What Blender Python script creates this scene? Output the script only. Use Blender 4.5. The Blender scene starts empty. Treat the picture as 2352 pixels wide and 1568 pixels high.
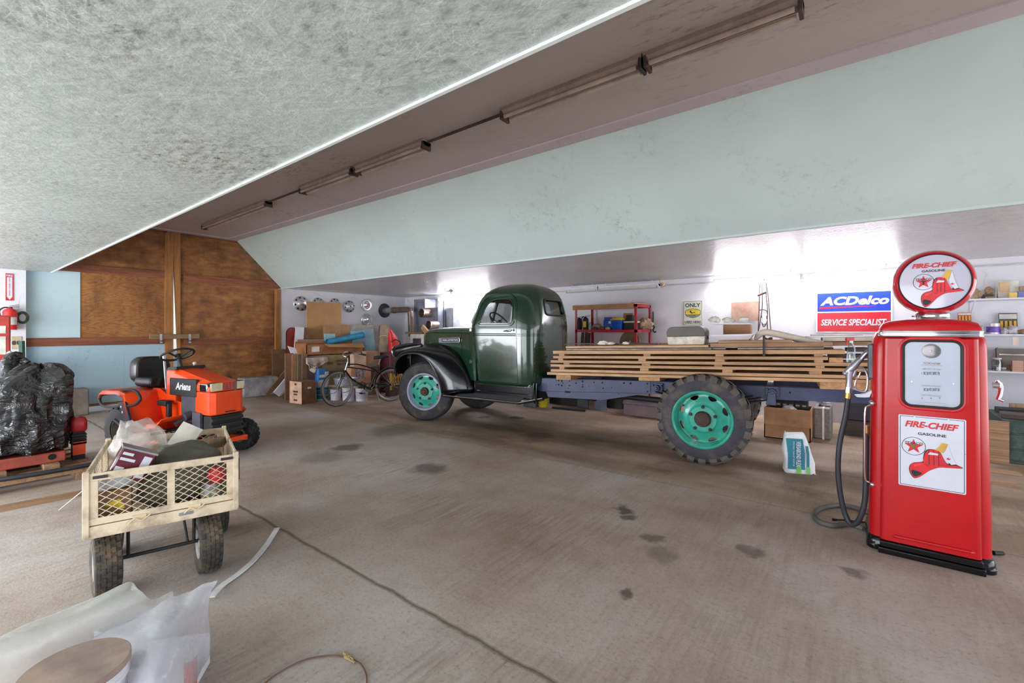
import bpy, bmesh, math, random
from mathutils import Vector, Matrix
rnd = random.Random(11)
PI = math.pi
S = bpy.context.scene
COL = S.collection

# ---------------------------------------------------------------- camera, world, lights, exposure
FPX, TH, EYE, HOR = 1030.0, math.radians(37.5), 1.5, 757.0   # focal length in px of a 2352 px wide frame, yaw, eye height, horizon row
cd = bpy.data.cameras.new('camera')
cam = bpy.data.objects.new('camera', cd)
COL.objects.link(cam)
cam.location = (0, 0, EYE)
cam.rotation_euler = (PI/2, 0, TH)
cd.sensor_width = 36.0
cd.lens = FPX/2352*36
cd.shift_y = -(784-HOR)/2352
cd.clip_start = 0.05
S.camera = cam
S.view_settings.view_transform = 'Standard'
S.view_settings.look = 'None'
S.view_settings.exposure = 0.48
S.view_settings.gamma = 1.0

W = bpy.data.worlds.new('sky')
S.world = W
W.use_nodes = True
wn = W.node_tree.nodes
bgn = wn['Background']
sky = wn.new('ShaderNodeTexSky')
sky.sky_type = 'HOSEK_WILKIE'
sky.turbidity = 6.0
sky.sun_direction = (-0.4, 0.5, 0.75)
W.node_tree.links.new(sky.outputs[0], bgn.inputs[0])
bgn.inputs[1].default_value = 3.0


def area(name, loc, rot, sx, sy, power, col=(1, 1, 1)):
    l = bpy.data.lights.new(name, 'AREA')
    l.shape = 'RECTANGLE'
    l.size, l.size_y, l.energy, l.color = sx, sy, power, col
    o = bpy.data.objects.new(name, l)
    COL.objects.link(o)
    o.location, o.rotation_euler = loc, rot
    return o


# daylight through the open garage doors behind the photographer, plus an added side fill lamp
area('daylight_front_door_far', (-7.4, -3.45, 1.15), (PI/2, 0, 0), 6.6, 2.1, 430, (0.93, 0.97, 1.0))  # extended left and strengthened to brighten the dim far end
area('daylight_front_door_near', (-1.0, -3.45, 1.15), (PI/2, 0, 0), 5.2, 2.1, 150, (0.93, 0.97, 1.0))
area('side_fill_light', (4.45, 3.9, 1.15), (PI/2, 0, PI/2), 8.4, 2.1, 150, (0.95, 0.98, 1.0))  # added lamp, lifts the deep end along the back wall


# ---------------------------------------------------------------- pixel rays of the calibrated camera (used to measure the place)
_s, _c = math.sin(TH), math.cos(TH)
def _ray(px, py):
    l, z = (px-1176)/FPX, (HOR-py)/FPX
    return (-_s+l*_c, _c+l*_s, z)
def onZ(px, py, z=0.0):
    r = _ray(px, py); t = (z-EYE)/r[2]
    return Vector((r[0]*t, r[1]*t, z))
def onY(px, py, Y):
    r = _ray(px, py); t = Y/r[1]
    return Vector((r[0]*t, Y, EYE+r[2]*t))
def onX(px, py, X):
    r = _ray(px, py); t = X/r[0]
    return Vector((X, r[1]*t, EYE+r[2]*t))


# ---------------------------------------------------------------- materials (all procedural)
def lin(c):
    return tuple(((v/255)/12.92 if v/255 <= 0.04045 else ((v/255+0.055)/1.055)**2.4) for v in c[:3])+(1.0,)

class N:
    def __init__(s, name):
        s.m = bpy.data.materials.new(name); s.m.use_nodes = True
        s.t = s.m.node_tree; s.n = s.t.nodes; s.b = s.n['Principled BSDF']
        s.tc = s.n.new('ShaderNodeTexCoord')
    def l(s, a, b): s.t.links.new(a, b)
    def map(s, scale=(1, 1, 1), rot=(0, 0, 0), loc=(0, 0, 0), src=None):
        m = s.n.new('ShaderNodeMapping')
        m.inputs['Scale'].default_value = scale; m.inputs['Rotation'].default_value = rot; m.inputs['Location'].default_value = loc
        s.l(src or s.tc.outputs['Object'], m.inputs['Vector']); return m.outputs[0]
    def noise(s, vec=None, scale=5, detail=4, rough=.55, dist=0.0):
        t = s.n.new('ShaderNodeTexNoise')
        t.inputs['Scale'].default_value = scale; t.inputs['Detail'].default_value = detail
        t.inputs['Roughness'].default_value = rough; t.inputs['Distortion'].default_value = dist
        s.l(vec or s.tc.outputs['Object'], t.inputs['Vector']); return t.outputs['Fac']
    def ramp(s, fac, *stops):
        r = s.n.new('ShaderNodeValToRGB'); e = r.color_ramp.elements
        while len(e) < len(stops): e.new(0.5)
        for k, (p, c) in enumerate(stops):
            e[k].position = p
            e[k].color = lin(c) if not isinstance(c, (int, float)) else (c, c, c, 1)
        s.l(fac, r.inputs[0]); return r.outputs[0]
    def mix(s, f, a, b, mode='MIX'):
        x = s.n.new('ShaderNodeMix'); x.data_type = 'RGBA'; x.blend_type = mode
        for sock, v in ((x.inputs[0], f), (x.inputs[6], a), (x.inputs[7], b)):
            if isinstance(v, (int, float)): sock.default_value = v
            elif isinstance(v, tuple): sock.default_value = lin(v) if len(v) == 3 else v
            else: s.l(v, sock)
        return x.outputs[2]
    def math(s, op, a, b=0.0, c=0.0):
        x = s.n.new('ShaderNodeMath'); x.operation = op
        for k, v in enumerate((a, b, c)):
            if isinstance(v, (int, float)): x.inputs[k].default_value = v
            else: s.l(v, x.inputs[k])
        return x.outputs[0]
    def bump(s, h, strength=.3, dist=.01):
        b = s.n.new('ShaderNodeBump'); b.inputs['Strength'].default_value = strength; b.inputs['Distance'].default_value = dist
        s.l(h, b.inputs['Height']); s.l(b.outputs[0], s.b.inputs['Normal'])
    def set(s, **k):
        for a, v in k.items():
            q = s.b.inputs[a.replace('_', ' ')]
            if isinstance(v, (int, float, tuple)): q.default_value = v
            else: s.l(v, q)
        return s.m

def M(name, col, rough=.55, metal=0.0, var=.12, scale=6.0, bump=0.0, bscale=60.0, coat=0.0, rand=0.0, dirt=None, dscale=3.0, damt=.5, spec=.5):
    g = N(name)
    a = tuple(min(255, v*(1+var)) for v in col); b = tuple(v*(1-var) for v in col)
    c = g.ramp(g.noise(scale=scale, detail=5), (.3, b), (.7, a))
    if dirt:
        d = g.ramp(g.noise(g.map(loc=(3.1, 1.7, .4)), scale=dscale, detail=7, rough=.65), (.48, 0.0), (.66, 1.0))
        c = g.mix(g.math('MULTIPLY', d, damt), c, dirt)
    if rand:
        oi = g.n.new('ShaderNodeObjectInfo'); hv = g.n.new('ShaderNodeHueSaturation')
        g.l(g.math('MULTIPLY_ADD', oi.outputs['Random'], rand, 1-rand/2), hv.inputs['Value']); g.l(c, hv.inputs['Color']); c = hv.outputs[0]
    g.set(Base_Color=c, Roughness=rough, Metallic=metal, Coat_Weight=coat, Coat_Roughness=.06, Specular_IOR_Level=spec)
    if bump: g.bump(g.noise(scale=bscale, detail=4), bump, .01)
    return g.m

def wood(name, light, dark, axis=0, scale=1.0, rough=.6, rand=.25, knots=True):
    g = N(name)
    sc = [9.0*scale]*3; sc[axis] = .55*scale
    oi = g.n.new('ShaderNodeObjectInfo')
    cx = g.n.new('ShaderNodeCombineXYZ')
    for k in range(3): g.l(g.math('MULTIPLY', oi.outputs['Random'], 9.0+k), cx.inputs[k])
    va = g.n.new('ShaderNodeVectorMath'); g.l(g.tc.outputs['Object'], va.inputs[0]); g.l(cx.outputs[0], va.inputs[1])
    v = g.map(tuple(sc), src=va.outputs[0])
    f = g.noise(v, 1.6, 6, .6, 1.2)
    fine = g.noise(g.map(tuple(4.0*q for q in sc), src=va.outputs[0]), 3.0, 3, .6)
    f2 = g.math('MULTIPLY_ADD', fine, .35, g.math('MULTIPLY', f, .75))
    mid = tuple((a+b)/2 for a, b in zip(light, dark))
    c = g.ramp(f2, (.34, dark), (.5, mid), (.66, light))
    blot = g.ramp(g.noise(g.map((.9, .9, .9), src=va.outputs[0]), 2.2, 4), (.55, 0.0), (.75, 1.0))
    c = g.mix(g.math('MULTIPLY', blot, .35), c, tuple(v*.7 for v in dark))
    hv = g.n.new('ShaderNodeHueSaturation'); g.l(c, hv.inputs['Color'])
    g.l(g.math('MULTIPLY_ADD', oi.outputs['Random'], rand, 1-rand/2), hv.inputs['Value'])
    g.set(Base_Color=hv.outputs[0], Roughness=rough); g.bump(f2, .15, .004)
    return g.m

def glassmat(name, tint=(235, 242, 245), rough=.02, clear=.82):
    g = N(name)
    tr = g.n.new('ShaderNodeBsdfTransparent'); tr.inputs[0].default_value = lin(tint)
    gl = g.n.new('ShaderNodeBsdfGlossy'); gl.inputs['Roughness'].default_value = rough
    lw = g.n.new('ShaderNodeLayerWeight'); lw.inputs[0].default_value = .25
    w = g.ramp(g.noise(scale=8), (.3, .9), (.7, 1.0))
    f = g.math('MULTIPLY', g.math('MULTIPLY_ADD', lw.outputs['Fresnel'], .8, (1-clear)*.4), w)
    mx = g.n.new('ShaderNodeMixShader'); g.l(f, mx.inputs[0]); g.l(tr.outputs[0], mx.inputs[1]); g.l(gl.outputs[0], mx.inputs[2])
    g.l(mx.outputs[0], g.n['Material Output'].inputs[0])
    return g.m

def filmmat(name, col=(225, 225, 228), dens=.5, rough=.25):
    # translucent plastic film: part see-through, part milky
    g = N(name)
    tr = g.n.new('ShaderNodeBsdfTransparent'); tr.inputs[0].default_value = (1, 1, 1, 1)
    g.set(Base_Color=g.ramp(g.noise(scale=4), (.3, tuple(v*.93 for v in col)), (.7, col)), Roughness=rough, Specular_IOR_Level=.6)
    g.bump(g.noise(scale=9, detail=5), .35, .03)
    mx = g.n.new('ShaderNodeMixShader')
    g.l(g.ramp(g.noise(scale=2.5, detail=3), (.3, dens*.85), (.7, min(1, dens*1.15))), mx.inputs[0])
    g.l(tr.outputs[0], mx.inputs[1]); g.l(g.b.outputs[0], mx.inputs[2]); g.l(mx.outputs[0], g.n['Material Output'].inputs[0])
    return g.m

def emis(name, col, strength):
    g = N(name)
    g.set(Base_Color=lin((240, 240, 240)), Emission_Color=g.ramp(g.noise(scale=3), (.3, tuple(v*.97 for v in col)), (.7, col)), Emission_Strength=strength)
    return g.m


# ---------------------------------------------------------------- mesh building
def rotm(rx=0, ry=0, rz=0): return Matrix.Rotation(rz, 4, 'Z') @ Matrix.Rotation(ry, 4, 'Y') @ Matrix.Rotation(rx, 4, 'X')
def T(x, y, z): return Matrix.Translation((x, y, z))
def frame(origin, xdir, ydir):
    x = Vector(xdir).normalized(); y = Vector(ydir); y = (y-x*y.dot(x)).normalized(); z = x.cross(y)
    m = Matrix((x, y, z)).transposed().to_4x4(); m.translation = Vector(origin); return m
def along(p0, p1, up=(0, 0, 1)):
    z = (Vector(p1)-Vector(p0)).normalized(); u = Vector(up)
    if abs(z.dot(u)) > .98: u = Vector((1, 0, 0))
    x = u.cross(z).normalized(); y = z.cross(x)
    m = Matrix((x, y, z)).transposed().to_4x4(); m.translation = Vector(p0); return m

class MB:
    def __init__(s): s.v, s.f, s.mi, s.k = [], [], [], 0
    def add(s, vs, fs, m=None, mi=None):
        b = len(s.v)
        s.v += [(m @ Vector(p)) if m else Vector(p) for p in vs]
        s.f += [tuple(b+i for i in f) for f in fs]; s.mi += [s.k if mi is None else mi]*len(fs); return s
    def box(s, c, d, m=None):
        x, y, z = (q/2 for q in d)
        vs = [(c[0]+i*x, c[1]+j*y, c[2]+k*z) for i in (-1, 1) for j in (-1, 1) for k in (-1, 1)]
        return s.add(vs, [(0, 1, 3, 2), (4, 6, 7, 5), (0, 4, 5, 1), (2, 3, 7, 6), (0, 2, 6, 4), (1, 5, 7, 3)], m)
    def bb(s, x0, x1, y0, y1, z0, z1, m=None): return s.box(((x0+x1)/2, (y0+y1)/2, (z0+z1)/2), (x1-x0, y1-y0, z1-z0), m)
    def hexa(s, b4, t4, m=None):
        return s.add(list(b4)+list(t4), [(3, 2, 1, 0), (4, 5, 6, 7), (0, 1, 5, 4), (1, 2, 6, 5), (2, 3, 7, 6), (3, 0, 4, 7)], m)
    def prism(s, poly, h0, h1, m=None):
        n = len(poly)
        return s.add([(x, y, h0) for x, y in poly]+[(x, y, h1) for x, y in poly],
                     [tuple(range(n-1, -1, -1)), tuple(range(n, 2*n))]+[(i, (i+1) % n, n+(i+1) % n, n+i) for i in range(n)], m)
    def loft(s, rings, closed=True, cap=True, m=None, wrap=False):
        n, k = len(rings[0]), len(rings); vs = [p for r in rings for p in r]; fs = []
        for j in range(k if wrap else k-1):
            a, b = j*n, ((j+1) % k)*n
            for i in range(n if closed else n-1):
                i2 = (i+1) % n; fs.append((a+i, a+i2, b+i2, b+i))
        if cap and closed and not wrap: fs += [tuple(range(n-1, -1, -1)), tuple(range((k-1)*n, k*n))]
        return s.add(vs, fs, m)
    def lathe(s, prof, n=24, m=None, wrap=False, a0=0.0, a1=2*PI):
        full = abs(a1-a0-2*PI) < 1e-6
        k = n if full else n+1
        rings = [[(r*math.cos(a0+(a1-a0)*i/n), r*math.sin(a0+(a1-a0)*i/n), z) for i in range(k)] for r, z in prof]
        return s.loft(rings, full, False, m, wrap)
    def cyl(s, p0, p1, r0, r1=None, n=16, cap=True):
        r1 = r0 if r1 is None else r1; L = (Vector(p1)-Vector(p0)).length
        rr = [[(r*math.cos(2*PI*i/n), r*math.sin(2*PI*i/n), z) for i in range(n)] for r, z in ((r0, 0), (r1, L))]
        return s.loft(rr, True, cap, along(p0, p1))
    def tube(s, pts, r, n=8, closed=False, cap=True, m=None):
        P = [Vector(p) for p in pts]; k = len(P); rings = []; u = None
        for j in range(k):
            if closed: t = (P[(j+1) % k]-P[j-1])
            else: t = P[min(j+1, k-1)]-P[max(j-1, 0)]
            t.normalize()
            if u is None: u = t.orthogonal()
            u = (u-t*u.dot(t)).normalized(); w = t.cross(u)
            q = r[j] if isinstance(r, (list, tuple)) else r
            rings.append([P[j]+(u*math.cos(2*PI*i/n)+w*math.sin(2*PI*i/n))*q for i in range(n)])
        return s.loft(rings, True, cap and not closed, m, closed)
    def sph(s, c, r, n=16, k=10, m=None, z0=-1.0, z1=1.0):
        rx, ry, rz = r if isinstance(r, (tuple, list)) else (r, r, r); a, b = math.asin(z0), math.asin(z1)
        rings = []
        for j in range(k+1):
            t = a+(b-a)*j/k; q = max(math.cos(t), 1e-4)
            rings.append([(c[0]+rx*q*math.cos(2*PI*i/n), c[1]+ry*q*math.sin(2*PI*i/n), c[2]+rz*math.sin(t)) for i in range(n)])
        return s.loft(rings, True, True, m)
    def grid(s, fn, nu, nv, m=None):
        vs = [fn(i/nu, j/nv) for j in range(nv+1) for i in range(nu+1)]
        return s.add(vs, [(j*(nu+1)+i, j*(nu+1)+i+1, (j+1)*(nu+1)+i+1, (j+1)*(nu+1)+i) for j in range(nv) for i in range(nu)], m)
    def mesh(s, name, mats, smooth=32):
        me = bpy.data.meshes.new(name); me.from_pydata([tuple(p) for p in s.v], [], s.f)
        for q in (mats if isinstance(mats, (list, tuple)) else [mats]): me.materials.append(q)
        if len(me.polygons) == len(s.mi): me.polygons.foreach_set('material_index', s.mi)
        b = bmesh.new(); b.from_mesh(me); bmesh.ops.recalc_face_normals(b, faces=b.faces); b.to_mesh(me); b.free()
        if smooth:
            me.polygons.foreach_set('use_smooth', [True]*len(me.polygons)); me.set_sharp_from_angle(angle=math.radians(smooth))
        me.update(); return me
    def build(s, name, mats, parent=None, loc=None, rot=None, smooth=32, bev=0.0, solid=0.0, sub=0, seg=2, off=-1.0):
        o = bpy.data.objects.new(name, s.mesh(name, mats, smooth)); COL.objects.link(o)
        if parent: o.parent = parent
        if loc is not None: o.location = loc
        if rot is not None: o.rotation_euler = rot
        if solid: q = o.modifiers.new('solid', 'SOLIDIFY'); q.thickness = solid; q.offset = off
        if sub: q = o.modifiers.new('sub', 'SUBSURF'); q.levels = q.render_levels = sub
        if bev: q = o.modifiers.new('bevel', 'BEVEL'); q.width = bev; q.segments = seg; q.limit_method = 'ANGLE'; q.angle_limit = math.radians(40)
        return o

def tag(o, label, cat, group=None, kind=None):
    o['label'] = label; o['category'] = cat
    if group: o['group'] = group
    if kind: o['kind'] = kind
    return o
def thing(name, label, cat, loc=(0, 0, 0), rot=(0, 0, 0), group=None):
    o = bpy.data.objects.new(name, None); COL.objects.link(o); o.empty_display_size = .1
    o.location, o.rotation_euler = loc, rot
    return tag(o, label, cat, group)
def struct(o): o['kind'] = 'structure'; return o
def dup(root, loc=None, rot=None, label=None, group=None, scale=None):
    r = root.copy(); COL.objects.link(r)
    if loc is not None: r.location = loc
    if rot is not None: r.rotation_euler = rot
    if scale is not None: r.scale = scale
    if label: r['label'] = label
    if group: r['group'] = group
    for ch in list(root.children):
        c = ch.copy(); COL.objects.link(c); c.parent = r
        for g in list(ch.children):
            d = g.copy(); COL.objects.link(d); d.parent = c
    return r
def rrect(w, h, r, n=5, cx=0, cy=0):
    r = min(r, w/2-1e-4, h/2-1e-4); p = []
    for k, (x, y) in enumerate(((w/2-r, h/2-r), (-w/2+r, h/2-r), (-w/2+r, -h/2+r), (w/2-r, -h/2+r))):
        p += [(cx+x+r*math.cos(PI/2*(k+i/n)), cy+y+r*math.sin(PI/2*(k+i/n))) for i in range(n+1)]
    return p
def spl(pts, n, closed=False):
    # Catmull-Rom through the points, n samples per span
    P = [Vector(p) for p in pts]; k = len(P); out = []
    for j in range(k if closed else k-1):
        g = (lambda i: P[i % k]) if closed else (lambda i: P[min(max(i, 0), k-1)])
        a, b, c, d = g(j-1), g(j), g(j+1), g(j+2)
        for i in range(n):
            t = i/n; out.append(.5*((2*b)+(c-a)*t+(2*a-5*b+4*c-d)*t*t+(3*b-a-3*c+d)*t**3))
    if not closed: out.append(P[-1].copy())
    return out
def arcres(pts, n):
    # n+1 points evenly spaced along a polyline
    P = [Vector(p) for p in pts]; d = [0]
    for a, b in zip(P, P[1:]): d.append(d[-1]+(b-a).length)
    out = []; j = 0
    for i in range(n+1):
        q = d[-1]*i/n
        while j < len(P)-2 and d[j+1] < q: j += 1
        t = (q-d[j])/max(d[j+1]-d[j], 1e-9); out.append(P[j].lerp(P[j+1], min(max(t, 0), 1)))
    return out
_tc = {}
def txt(mb, s, m, w=None, h=.1, shear=0.0, bold=0.0, ext=.001, align='CENTER', mi=None):
    # writing as mesh: m places its XY plane (x right, y up, z out); h cap height, w total width
    k = (s, round(shear, 3), round(bold, 4))
    if k not in _tc:
        c = bpy.data.curves.new('t', 'FONT'); c.body = s; c.size = 1.0; c.shear = shear; c.offset = bold; c.resolution_u = 3; c.fill_mode = 'FRONT'
        o = bpy.data.objects.new('t', c); COL.objects.link(o)
        me = bpy.data.meshes.new_from_object(o.evaluated_get(bpy.context.evaluated_depsgraph_get()))
        _tc[k] = ([tuple(v.co) for v in me.vertices], [tuple(p.vertices) for p in me.polygons])
        bpy.data.objects.remove(o); bpy.data.curves.remove(c); bpy.data.meshes.remove(me)
    vs, fs = _tc[k]
    x0, x1 = min(v[0] for v in vs), max(v[0] for v in vs); y0, y1 = min(v[1] for v in vs), max(v[1] for v in vs)
    sy = h/(y1-y0); sx = (w/(x1-x0)) if w else sy
    ox = {'CENTER': (x0+x1)/2, 'LEFT': x0, 'RIGHT': x1}[align]
    mb.add([((v[0]-ox)*sx, (v[1]-y0)*sy, ext) for v in vs], fs, m, mi)
def apply_mods(o):
    me = bpy.data.meshes.new_from_object(o.evaluated_get(bpy.context.evaluated_depsgraph_get()))
    o.modifiers.clear(); old = o.data; o.data = me; bpy.data.meshes.remove(old)
def boolean(o, cutters, op='DIFFERENCE'):
    for c in cutters:
        q = o.modifiers.new('b', 'BOOLEAN'); q.object = c; q.operation = op; q.solver = 'EXACT'
    apply_mods(o)
def kill(*os):
    for o in os: bpy.data.objects.remove(o, do_unlink=True)
# ================================================================ the room
ZS, ZC = 2.49, 3.5            # low soffits, high ceiling
XE, YW, YR, XR = -11.0, 8.95, -3.5, 4.5
YA, YC0, YC, YD = 1.29, 2.3, 4.2, 5.2   # left soffit edge, high ceiling from .. to, foot of right slope

def wallmat(name, col, cracks=True):
    g = N(name)
    c = g.ramp(g.noise(scale=1.3, detail=6, rough=.6), (.3, tuple(v*.93 for v in col)), (.7, col))
    v = g.map((1, 1, 1)); sp = g.ramp(g.noise(v, 22, 3, .7), (.66, 0.0), (.74, 1.0))
    c = g.mix(g.math('MULTIPLY', sp, .35), c, (150, 145, 150))
    if cracks:
        vt = g.n.new('ShaderNodeTexVoronoi'); vt.feature = 'DISTANCE_TO_EDGE'; vt.inputs['Scale'].default_value = .7
        dv = g.n.new('ShaderNodeVectorMath'); dv.operation = 'MULTIPLY_ADD'
        ns = g.n.new('ShaderNodeTexNoise'); ns.inputs['Scale'].default_value = 3.0; g.l(g.tc.outputs['Object'], ns.inputs['Vector'])
        g.l(ns.outputs['Color'], dv.inputs[0]); dv.inputs[1].default_value = (.5, .5, .5); g.l(g.tc.outputs['Object'], dv.inputs[2])
        g.l(dv.outputs[0], vt.inputs['Vector'])
        k = g.ramp(vt.outputs['Distance'], (.0, 1.0), (.006, 0.0))
        k = g.math('MULTIPLY', k, g.ramp(g.noise(scale=.8), (.52, 0.0), (.6, 1.0)))
        c = g.mix(g.math('MULTIPLY', k, .55), c, (120, 115, 120))
    g.set(Base_Color=c, Roughness=.6); g.bump(g.noise(scale=35, detail=5), .25, .01)
    return g.m

def panelmat(name, col, dirt, amt, rough=.5, sc=2.5, streak=(1, 1, 1)):
    g = N(name)
    c = g.ramp(g.noise(scale=.9, detail=4), (.3, tuple(v*.95 for v in col)), (.7, col))
    d = g.math('MULTIPLY', g.ramp(g.noise(g.map(streak), sc*6, 8, .75), (.52, 0.0), (.7, 1.0)), g.ramp(g.noise(g.map(loc=(5, 2, 1)), sc*.45, 3), (.47, 0.0), (.66, 1.0)))
    c = g.mix(g.math('MULTIPLY', d, amt), c, dirt)
    g.set(Base_Color=c, Roughness=rough); g.bump(g.noise(scale=60, detail=3), .08, .01)
    return g.m

def osbmat(name, col, dirt, amt, rough=.38, sheen=.5):
    g = N(name)
    fl = None
    for k, a in enumerate((.25, 1.05, 1.75, 2.6)):
        vt = g.n.new('ShaderNodeTexVoronoi'); vt.inputs['Scale'].default_value = 1.0; vt.voronoi_dimensions = '2D'
        g.l(g.map((8.5, 50, 1), loc=(k*3.3, k*1.7, 0), src=g.map(rot=(0, 0, a))), vt.inputs['Vector'])
        cs = g.n.new('ShaderNodeSeparateColor'); g.l(vt.outputs['Color'], cs.inputs[0])
        n = g.math('MULTIPLY', g.ramp(cs.outputs[0], (.62, 0.0), (.64, 1.0)), g.math('MULTIPLY_ADD', cs.outputs[1], .6, .4))
        fl = n if fl is None else g.math('MAXIMUM', g.math('MULTIPLY', fl, .85), n)
    edge = fl
    ln = None  # strand-edge highlights, painted as thin light lines
    for k, a in enumerate((.25, 1.1, 2.3)):
        vt = g.n.new('ShaderNodeTexVoronoi'); vt.inputs['Scale'].default_value = 1.0; vt.voronoi_dimensions = '2D'; vt.feature = 'DISTANCE_TO_EDGE'
        g.l(g.map((7, 42, 1), loc=(k*6.6, k*3.4, 0), src=g.map(rot=(0, 0, a))), vt.inputs['Vector'])
        q = g.math('MULTIPLY', g.ramp(vt.outputs['Distance'], (.0, 1.0), (.05, 0.0)), g.ramp(g.noise(g.map(loc=(k*5.0, 1, 0)), 6.0, 2, .5), (.54, 0.0), (.6, 1.0)))
        ln = q if ln is None else g.math('MAXIMUM', ln, q)
    big = g.ramp(g.noise(scale=.75, detail=5, rough=.6), (.42, 0.0), (.6, 1.0))
    sp = g.ramp(g.noise(g.map((1.4, 3.2, 2), (0, 0, .5)), 9, 8, .75), (.47, 0.0), (.66, 1.0))
    c = g.ramp(g.noise(scale=1.1, detail=4), (.3, tuple(v*.94 for v in col)), (.7, col))
    c = g.mix(g.math('MULTIPLY', g.math('MULTIPLY', big, sp), amt), c, dirt); c = g.mix(g.math('MULTIPLY', fl, .26), c, (236, 242, 240)); c = g.mix(g.math('MULTIPLY', ln, .45), c, (246, 250, 250))
    g.set(Base_Color=c, Roughness=rough, Specular_IOR_Level=sheen)
    g.bump(g.math('MULTIPLY_ADD', g.noise(scale=22, detail=5), .3, edge), 1.0, .018)
    return g.m

MW = wallmat('white_plaster', (226, 224, 232))
MOSB = osbmat('painted_strand_board', (186, 196, 192), (84, 76, 54), 1.0)
MOSB2 = osbmat('painted_strand_board_grey', (218, 214, 216), (120, 108, 98), .5, .3)
MHI = panelmat('mauve_painted_panel', (186, 171, 167), (70, 58, 52), .9, .6, 2.0, (.5, 1.6, 1))
MSL = panelmat('pale_green_panel', (194, 206, 203), (128, 130, 120), .6, .5)
MTRIM = panelmat('mauve_trim', (196, 178, 184), (90, 78, 76), .5)
MWT = panelmat('lit_edge_trim', (224, 232, 228), (150, 150, 140), .4)  # white paint stands in for the strongly lit soffit edge

# floor: broom-finished dusty concrete with oil stains and control joints
g = N('dusty_concrete')
gy = g.n.new('ShaderNodeSeparateXYZ'); g.l(g.tc.outputs['Object'], gy.inputs[0])
base = g.ramp(g.noise(scale=.55, detail=8, rough=.66), (.36, (160, 142, 126)), (.5, (178, 164, 154)), (.64, (194, 184, 180)))
brown = g.ramp(g.noise(g.map((.5, 1.4, 1)), 1.1, 6, .6), (.36, (122, 98, 76)), (.64, (172, 148, 122)))
wob = g.math('MULTIPLY_ADD', g.noise(scale=1.1, detail=5), .22, gy.outputs[1])
far = g.ramp(g.math('MULTIPLY', wob, .1), (.442, 0.0), (.464, 1.0))
c = g.mix(g.math('MULTIPLY', far, .8), base, brown)
streak = g.math('MULTIPLY', g.ramp(g.noise(g.map((15, 1.1, 1), (0, 0, 0)), 2.2, 6, .65), (.42, 0.0), (.7, 1.0)), g.ramp(g.noise(g.map(loc=(2, 9, 0)), .8, 3), (.42, .15), (.62, 1.0)))
c = g.mix(g.math('MULTIPLY', streak, .5), c, (116, 98, 82))
c = g.mix(g.math('MULTIPLY', g.ramp(g.noise(scale=38, detail=6, rough=.8), (.52, 0.0), (.7, 1.0)), .5), c, (92, 80, 70))
c = g.mix(g.math('MULTIPLY', g.ramp(g.noise(g.map(loc=(7, 3, 0)), 34, 2, .5), (.73, 0.0), (.77, 1.0)), .5), c, (200, 196, 196))
dist = g.n.new('ShaderNodeVectorMath'); dist.operation = 'MULTIPLY_ADD'
ns = g.n.new('ShaderNodeTexNoise'); ns.inputs['Scale'].default_value = 7.0; ns.inputs['Detail'].default_value = 4; g.l(g.tc.outputs['Object'], ns.inputs['Vector'])
g.l(ns.outputs['Color'], dist.inputs[0]); dist.inputs[1].default_value = (.22, .22, 0); g.l(g.tc.outputs['Object'], dist.inputs[2])
stain = None
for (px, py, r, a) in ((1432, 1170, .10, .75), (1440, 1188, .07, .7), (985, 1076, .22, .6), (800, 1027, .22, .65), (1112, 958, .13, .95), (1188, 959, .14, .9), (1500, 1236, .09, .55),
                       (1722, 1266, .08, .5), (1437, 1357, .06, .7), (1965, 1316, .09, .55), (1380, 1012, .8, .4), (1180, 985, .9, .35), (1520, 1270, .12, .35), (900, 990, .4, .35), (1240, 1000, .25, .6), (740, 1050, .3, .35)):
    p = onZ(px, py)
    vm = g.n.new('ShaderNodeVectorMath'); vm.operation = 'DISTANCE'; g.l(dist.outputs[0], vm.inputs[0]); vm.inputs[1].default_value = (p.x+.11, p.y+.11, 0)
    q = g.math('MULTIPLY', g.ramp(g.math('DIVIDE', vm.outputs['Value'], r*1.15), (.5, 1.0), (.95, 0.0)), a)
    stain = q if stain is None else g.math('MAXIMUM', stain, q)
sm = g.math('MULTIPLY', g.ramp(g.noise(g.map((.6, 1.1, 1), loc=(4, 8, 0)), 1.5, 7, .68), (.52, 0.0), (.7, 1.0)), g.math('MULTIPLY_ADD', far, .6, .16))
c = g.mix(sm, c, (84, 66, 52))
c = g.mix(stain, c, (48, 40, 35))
jn = g.math('MULTIPLY_ADD', g.noise(scale=5, detail=5), .05, -.025)
def joint(y, w): return g.ramp(g.math('ABSOLUTE', g.math('SUBTRACT', g.math('ADD', gy.outputs[1], jn), y)), (0, 1.0), (w, 0.0))
jj = g.math('MAXIMUM', joint(1.62, .022), g.math('MULTIPLY', joint(4.40, .012), .6))
c = g.mix(g.math('MULTIPLY', jj, .75), c, (74, 62, 50))
g.set(Base_Color=c, Roughness=.72, Specular_IOR_Level=.35)
hgt = g.math('MULTIPLY_ADD', streak, .12, g.noise(scale=45, detail=6, rough=.7))
g.bump(g.math('SUBTRACT', hgt, g.math('MULTIPLY', jj, 1.6)), .3, .01)
MFLOOR = g.m

struct(MB().bb(XE-.6, XR+.1, YR-.1, YW+.1, -.12, 0).build('floor', MFLOOR))
struct(MB().bb(XE-30, XR+12, YR-12, YW+6, -.3, -.13).build('ground', M('outside_gravel', (170, 168, 158), .9, bump=.3)))
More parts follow.
